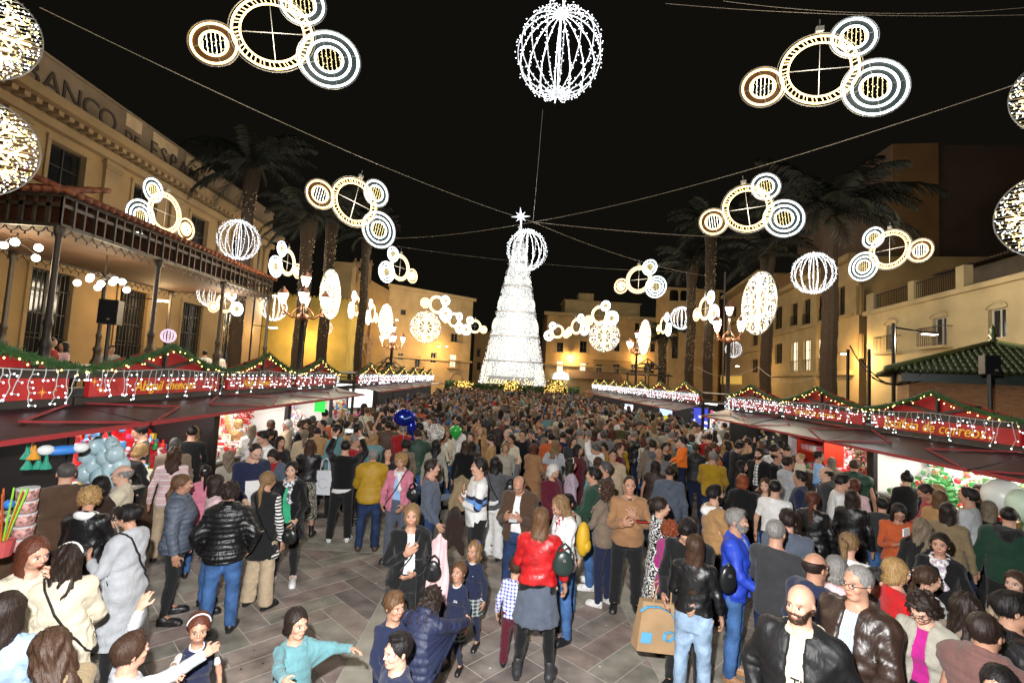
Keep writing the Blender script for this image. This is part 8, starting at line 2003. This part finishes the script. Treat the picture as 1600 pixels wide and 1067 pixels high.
p = at_y(1020, 955, 4.95)
sb = bag((p[0]+.03, 5.0, .42), .42, .46, .15, mat('kraft_paper', (.42, .27, .14), .8, noise=.12, nscale=6, bump=.2, bscale=10), 'shopping_bag', 'large kraft paper shopping bag with curling blue line by the pale jeans', R(8), .2, 8)
bl = mat('bag_blue_print', (.12, .42, .68), .7); cv = MB()
pts = [(-.24, -.09, .38), (-.18, -.088, .43), (-.05, -.085, .44), (.08, -.083, .4), (.16, -.085, .3), (.17, -.088, .2), (.11, -.088, .13), (.05, -.088, .14), (.05, -.088, .2), (.11, -.088, .22), (.2, -.088, .2)]
for a_, b_ in zip(pts[:-1], pts[1:]): cv.bar(a_, b_, .035, .006)
cv.obj('printed_line', bl, sb); MB().box((-.14, -.093, .14), (.11, .004, .1)).obj('printed_square', bl, sb)
p = at_y(509, 742, 9.0); wb = bag((p[0], 8.95, .75), .34, .42, .12, mat('white_paper_bag', (.7, .72, .76), .6), 'paper_bag', 'white paper carrier bag beside the leopard skirt', 0, .22)
wbp = MB().tube([(.08*math.cos(t), -.062, .2+.09*math.sin(t)) for t in np.linspace(.5, 5.8, 12)], .005, 4).obj('printed_ring', mat('pale_grey_print', (.4, .42, .45), .7), wb)
# handbags
lb_ = mat('black_leather_bag', (.012, .013, .014), .32, bump=.3, bscale=14)
def handbag(px_, py_, Y, r_, label, m=lb_, sy=.45, sz=1.0):
    p = at_y(px_, py_, Y); o = empty('handbag', p, 0, label, 'bag'); mb = MB(); mb.ball((0, 0, 0), r_*.85, 12, 8, sc3=(1, sy*.7, sz)); mb.v = [(x*(1+.18*(-z/r_)), y, max(z, -r_*.85*sz)) for x, y, z in mb.v]; mb.obj('bag_body', m, o, smooth=True)
    MB().tube([(-r_*.6, 0, r_*.6), (-r_*.35, 0, r_*1.2), (r_*.1, 0, r_*1.5), (r_*.5, 0, r_*1.15), (r_*.6, 0, r_*.6)], .012, 5).obj('handle', m, o); MB().box((0, -r_*sy-.004, r_*.35*sz), (.03, .01, .03)).obj('clasp', mat('silver_clasp', (.6, .6, .6), .25, .9), o)
handbag(880, 880, 5.0, .13, 'dark green leather shoulder bag on the red jacket', mat('dark_green_leather', (.02, .035, .03), .35), .5, 1.15)
handbag(676, 892, 5.05, .105, 'black slouchy leather bag at the black cardigan hip', lb_, .5, 1.2); handbag(452, 838, 6.0, .11, 'black bag with metal studs on the striped sleeve woman'); handbag(645, 772, 7.75, .12, 'small black bag on the pink jacket'); handbag(797, 764, 8.1, .11, 'small black bag on the houndstooth jacket'); handbag(1137, 905, 4.8, .1, 'black leather bag hanging beside the pale jeans', lb_, .45, 1.5)
# yellow backpack on the white jacket
p = at_y(911, 842, 6.15); yb_ = empty('backpack', p, R(60), 'bright yellow backpack on the woman with wavy fair hair', 'backpack'); ym = mat('yellow_nylon', (.62, .38, .02), .55, bump=.4, bscale=12)
mb = MB(); mb.ball((0, 0, 0), .17, 12, 9, sc3=(.6, .5, 1.25)); mb.obj('pack', ym, yb_, smooth=True); MB().ball((0, -.06, -.07), .09, 10, 7, sc3=(.8, .5, .9)).obj('front_pocket', ym, yb_, smooth=True)
# pink coat over the blonde woman's arm, jackets over the other man's arm
def drape(px_, py_, Y, w_, h_, m, label, seed=1, name='coat'):
    p = at_y(px_, py_, Y); mb = MB(); n, k = 12, 12; V = []; F = []
    for i in range(n+1):
        for j in range(k+1):
            u, v = i/n-.5, j/k; V.append((u*w_*(.55+.45*v**.7+.08*math.sin(v*9+seed)), .025*math.sin(u*13+seed+v*2)+.02*math.sin(v*7+seed+u*5)+.01*math.sin(u*31+v*9)-.07*math.cos(min(v*9, math.pi/2))*1.0, -v*h_*(1+.07*math.sin(u*7+seed))+.03*math.cos(u*6)))
    for i in range(n):
        for j in range(k): a_ = i*(k+1)+j; F.append((a_, a_+1, a_+k+2, a_+k+1))
    mb.add(V, F); V2 = [(x, y+.045, z) for x, y, z in V]; mb.add(V2, [tuple(reversed(f)) for f in F]); o = mb.obj(name, m, None, p, smooth=True, fix=False); tag(o, label, 'coat')
drape(688, 838, 5.15, .24, .68, cloth('cloth', COL['lpink']), 'pale pink child coat hanging over the blonde woman arm', 2)
drape(712, 792, 6.95, .3, .6, cloth('cloth', COL['dbrown']), 'dark brown jacket carried over the slate sweater man arm', 5, 'jacket'); drape(722, 745, 7.4, .36, .5, cloth('cloth', COL['khaki']), 'khaki jacket held between the two talking men', 8, 'jacket')
# tub of popcorn and cap near the white pot
# balloons
def balloon(px_, py_, Y, r_, col, label, kind='round', strl=1.0):
    p = at_y(px_, py_, Y); o = empty('balloon', p, R(20), label, 'balloon', 'balloons floating over the crowd')
    if kind == 'round':
        prof = [(.0, -1.2), (.06, -1.18), (.05, -1.1), (.35, -.85), (.72, -.4), (.95, .1), (.97, .4), (.75, .75), (.35, .97), (0, 1.02)]; MB().lathe([(a*r_, b*r_) for a, b in prof], n=20).obj('skin', mat('balloon_'+label[:5], col, .18, spec=.8), o, smooth=True)
    MB().tube([(0, 0, -r_*1.2), (.02, .01, -r_-strl*.5), (-.02, 0, -r_-strl)], .004, 4).obj('string', M['wire'], o); return o
balloon(712, 675, 11.2, .15, (.03, .42, .06), 'glossy green balloon among the heads')
bo = balloon(632, 652, 10.6, .2, (.02, .04, .4), 'deep blue foil balloon shaped like a dolphin', 'x', 1.2); fm = mat('blue_foil', (.015, .03, .36), .15, .5, noise=.3, nscale=8)
MB().ball((0, 0, 0), .22, 14, 10, sc3=(1.1, .55, .85)).obj('body', fm, bo, smooth=True); MB().ball((.17, 0, -.2), .13, 12, 8, sc3=(.8, .5, 1.3)).obj('tail', fm, bo, smooth=True)
MB().tube([(-.12, -.12, .03), (0, -.13, -.02), (.12, -.11, .03)], .012, 5).obj('painted_smile', mat('pale_blue_print', (.3, .5, .8), .3), bo)
t_ = MB(); t_.prism([(.2, -.32), (.32, -.55), (.24, -.5), (.16, -.58)], 1, -.02, .02); t_.obj('fin', fm, bo)
cb = empty('balloon', at_y(681, 675, 10.2), 0, 'clear round balloon with white dots in the crowd', 'balloon', 'balloons floating over the crowd')
cm_, nt, b = _new('clear_balloon'); b.inputs['Base Color'].default_value = (.9, .92, .9, 1); b.inputs['Alpha'].default_value = .22; b.inputs['Roughness'].default_value = .05; MB().ball((0, 0, 0), .17, 20, 14).obj('skin', cm_, cb, smooth=True, fix=False)
rr_ = MB(); rr_.tube([(.172*math.cos(t), 0, .172*math.sin(t)) for t in np.linspace(0, 2*math.pi, 25)[:-1]], .004, 4, closed=True)
for q in range(26): a_, z_ = rc.uniform(0, 6.28), rc.uniform(-.9, .9); rr_.ball((.172*math.cos(a_)*math.sqrt(1-z_*z_), .172*math.sin(a_)*math.sqrt(1-z_*z_), .172*z_), .017, 6, 4)
rr_.obj('dots', mat('white_dots', (.75, .76, .72), .4), cb, smooth=True); MB().tube([(0, 0, -.17), (.01, 0, -.6), (0, 0, -1.1)], .004, 4).obj('string', M['wire'], cb)
# phones in hands near the front are small dark slabs
p = at_y(1003, 814, 6.35); o = empty('phone', p, 0, 'red cased phone in the tan sweater man hand', 'phone'); MB().box((0, 0, 0), (.15, .09, .012)).obj('case', mat('red_case', (.5, .01, .02), .4), o); MB().box((0, 0, .008), (.13, .08, .003)).obj('screen', phm, o)
p = at_y(801, 812, 6.35); o = empty('phone', p, 0, 'white phone read by the balding man in brown', 'phone'); MB().box((0, 0, 0), (.1, .15, .01)).obj('case', gc((.7, .7, .7)), o); MB().box((0, 0, .007), (.09, .14, .003)).obj('screen', glow('phone_screen', (.5, .55, .6), .8), o)
p = at_y(1416, 831, 5.2); o = empty('phone', p, R(30), 'white phone in the hands of the rust orange woman', 'phone'); MB().box((0, 0, 0), (.15, .01, .08)).obj('case', gc((.75, .75, .75)), o); MB().box((0, .007, 0), (.14, .003, .07)).obj('screen', phm, o)
print('tris', sum(len(o.data.polygons) for o in bpy.data.objects if o.type=='MESH')*2, 'objects', len(bpy.data.objects))
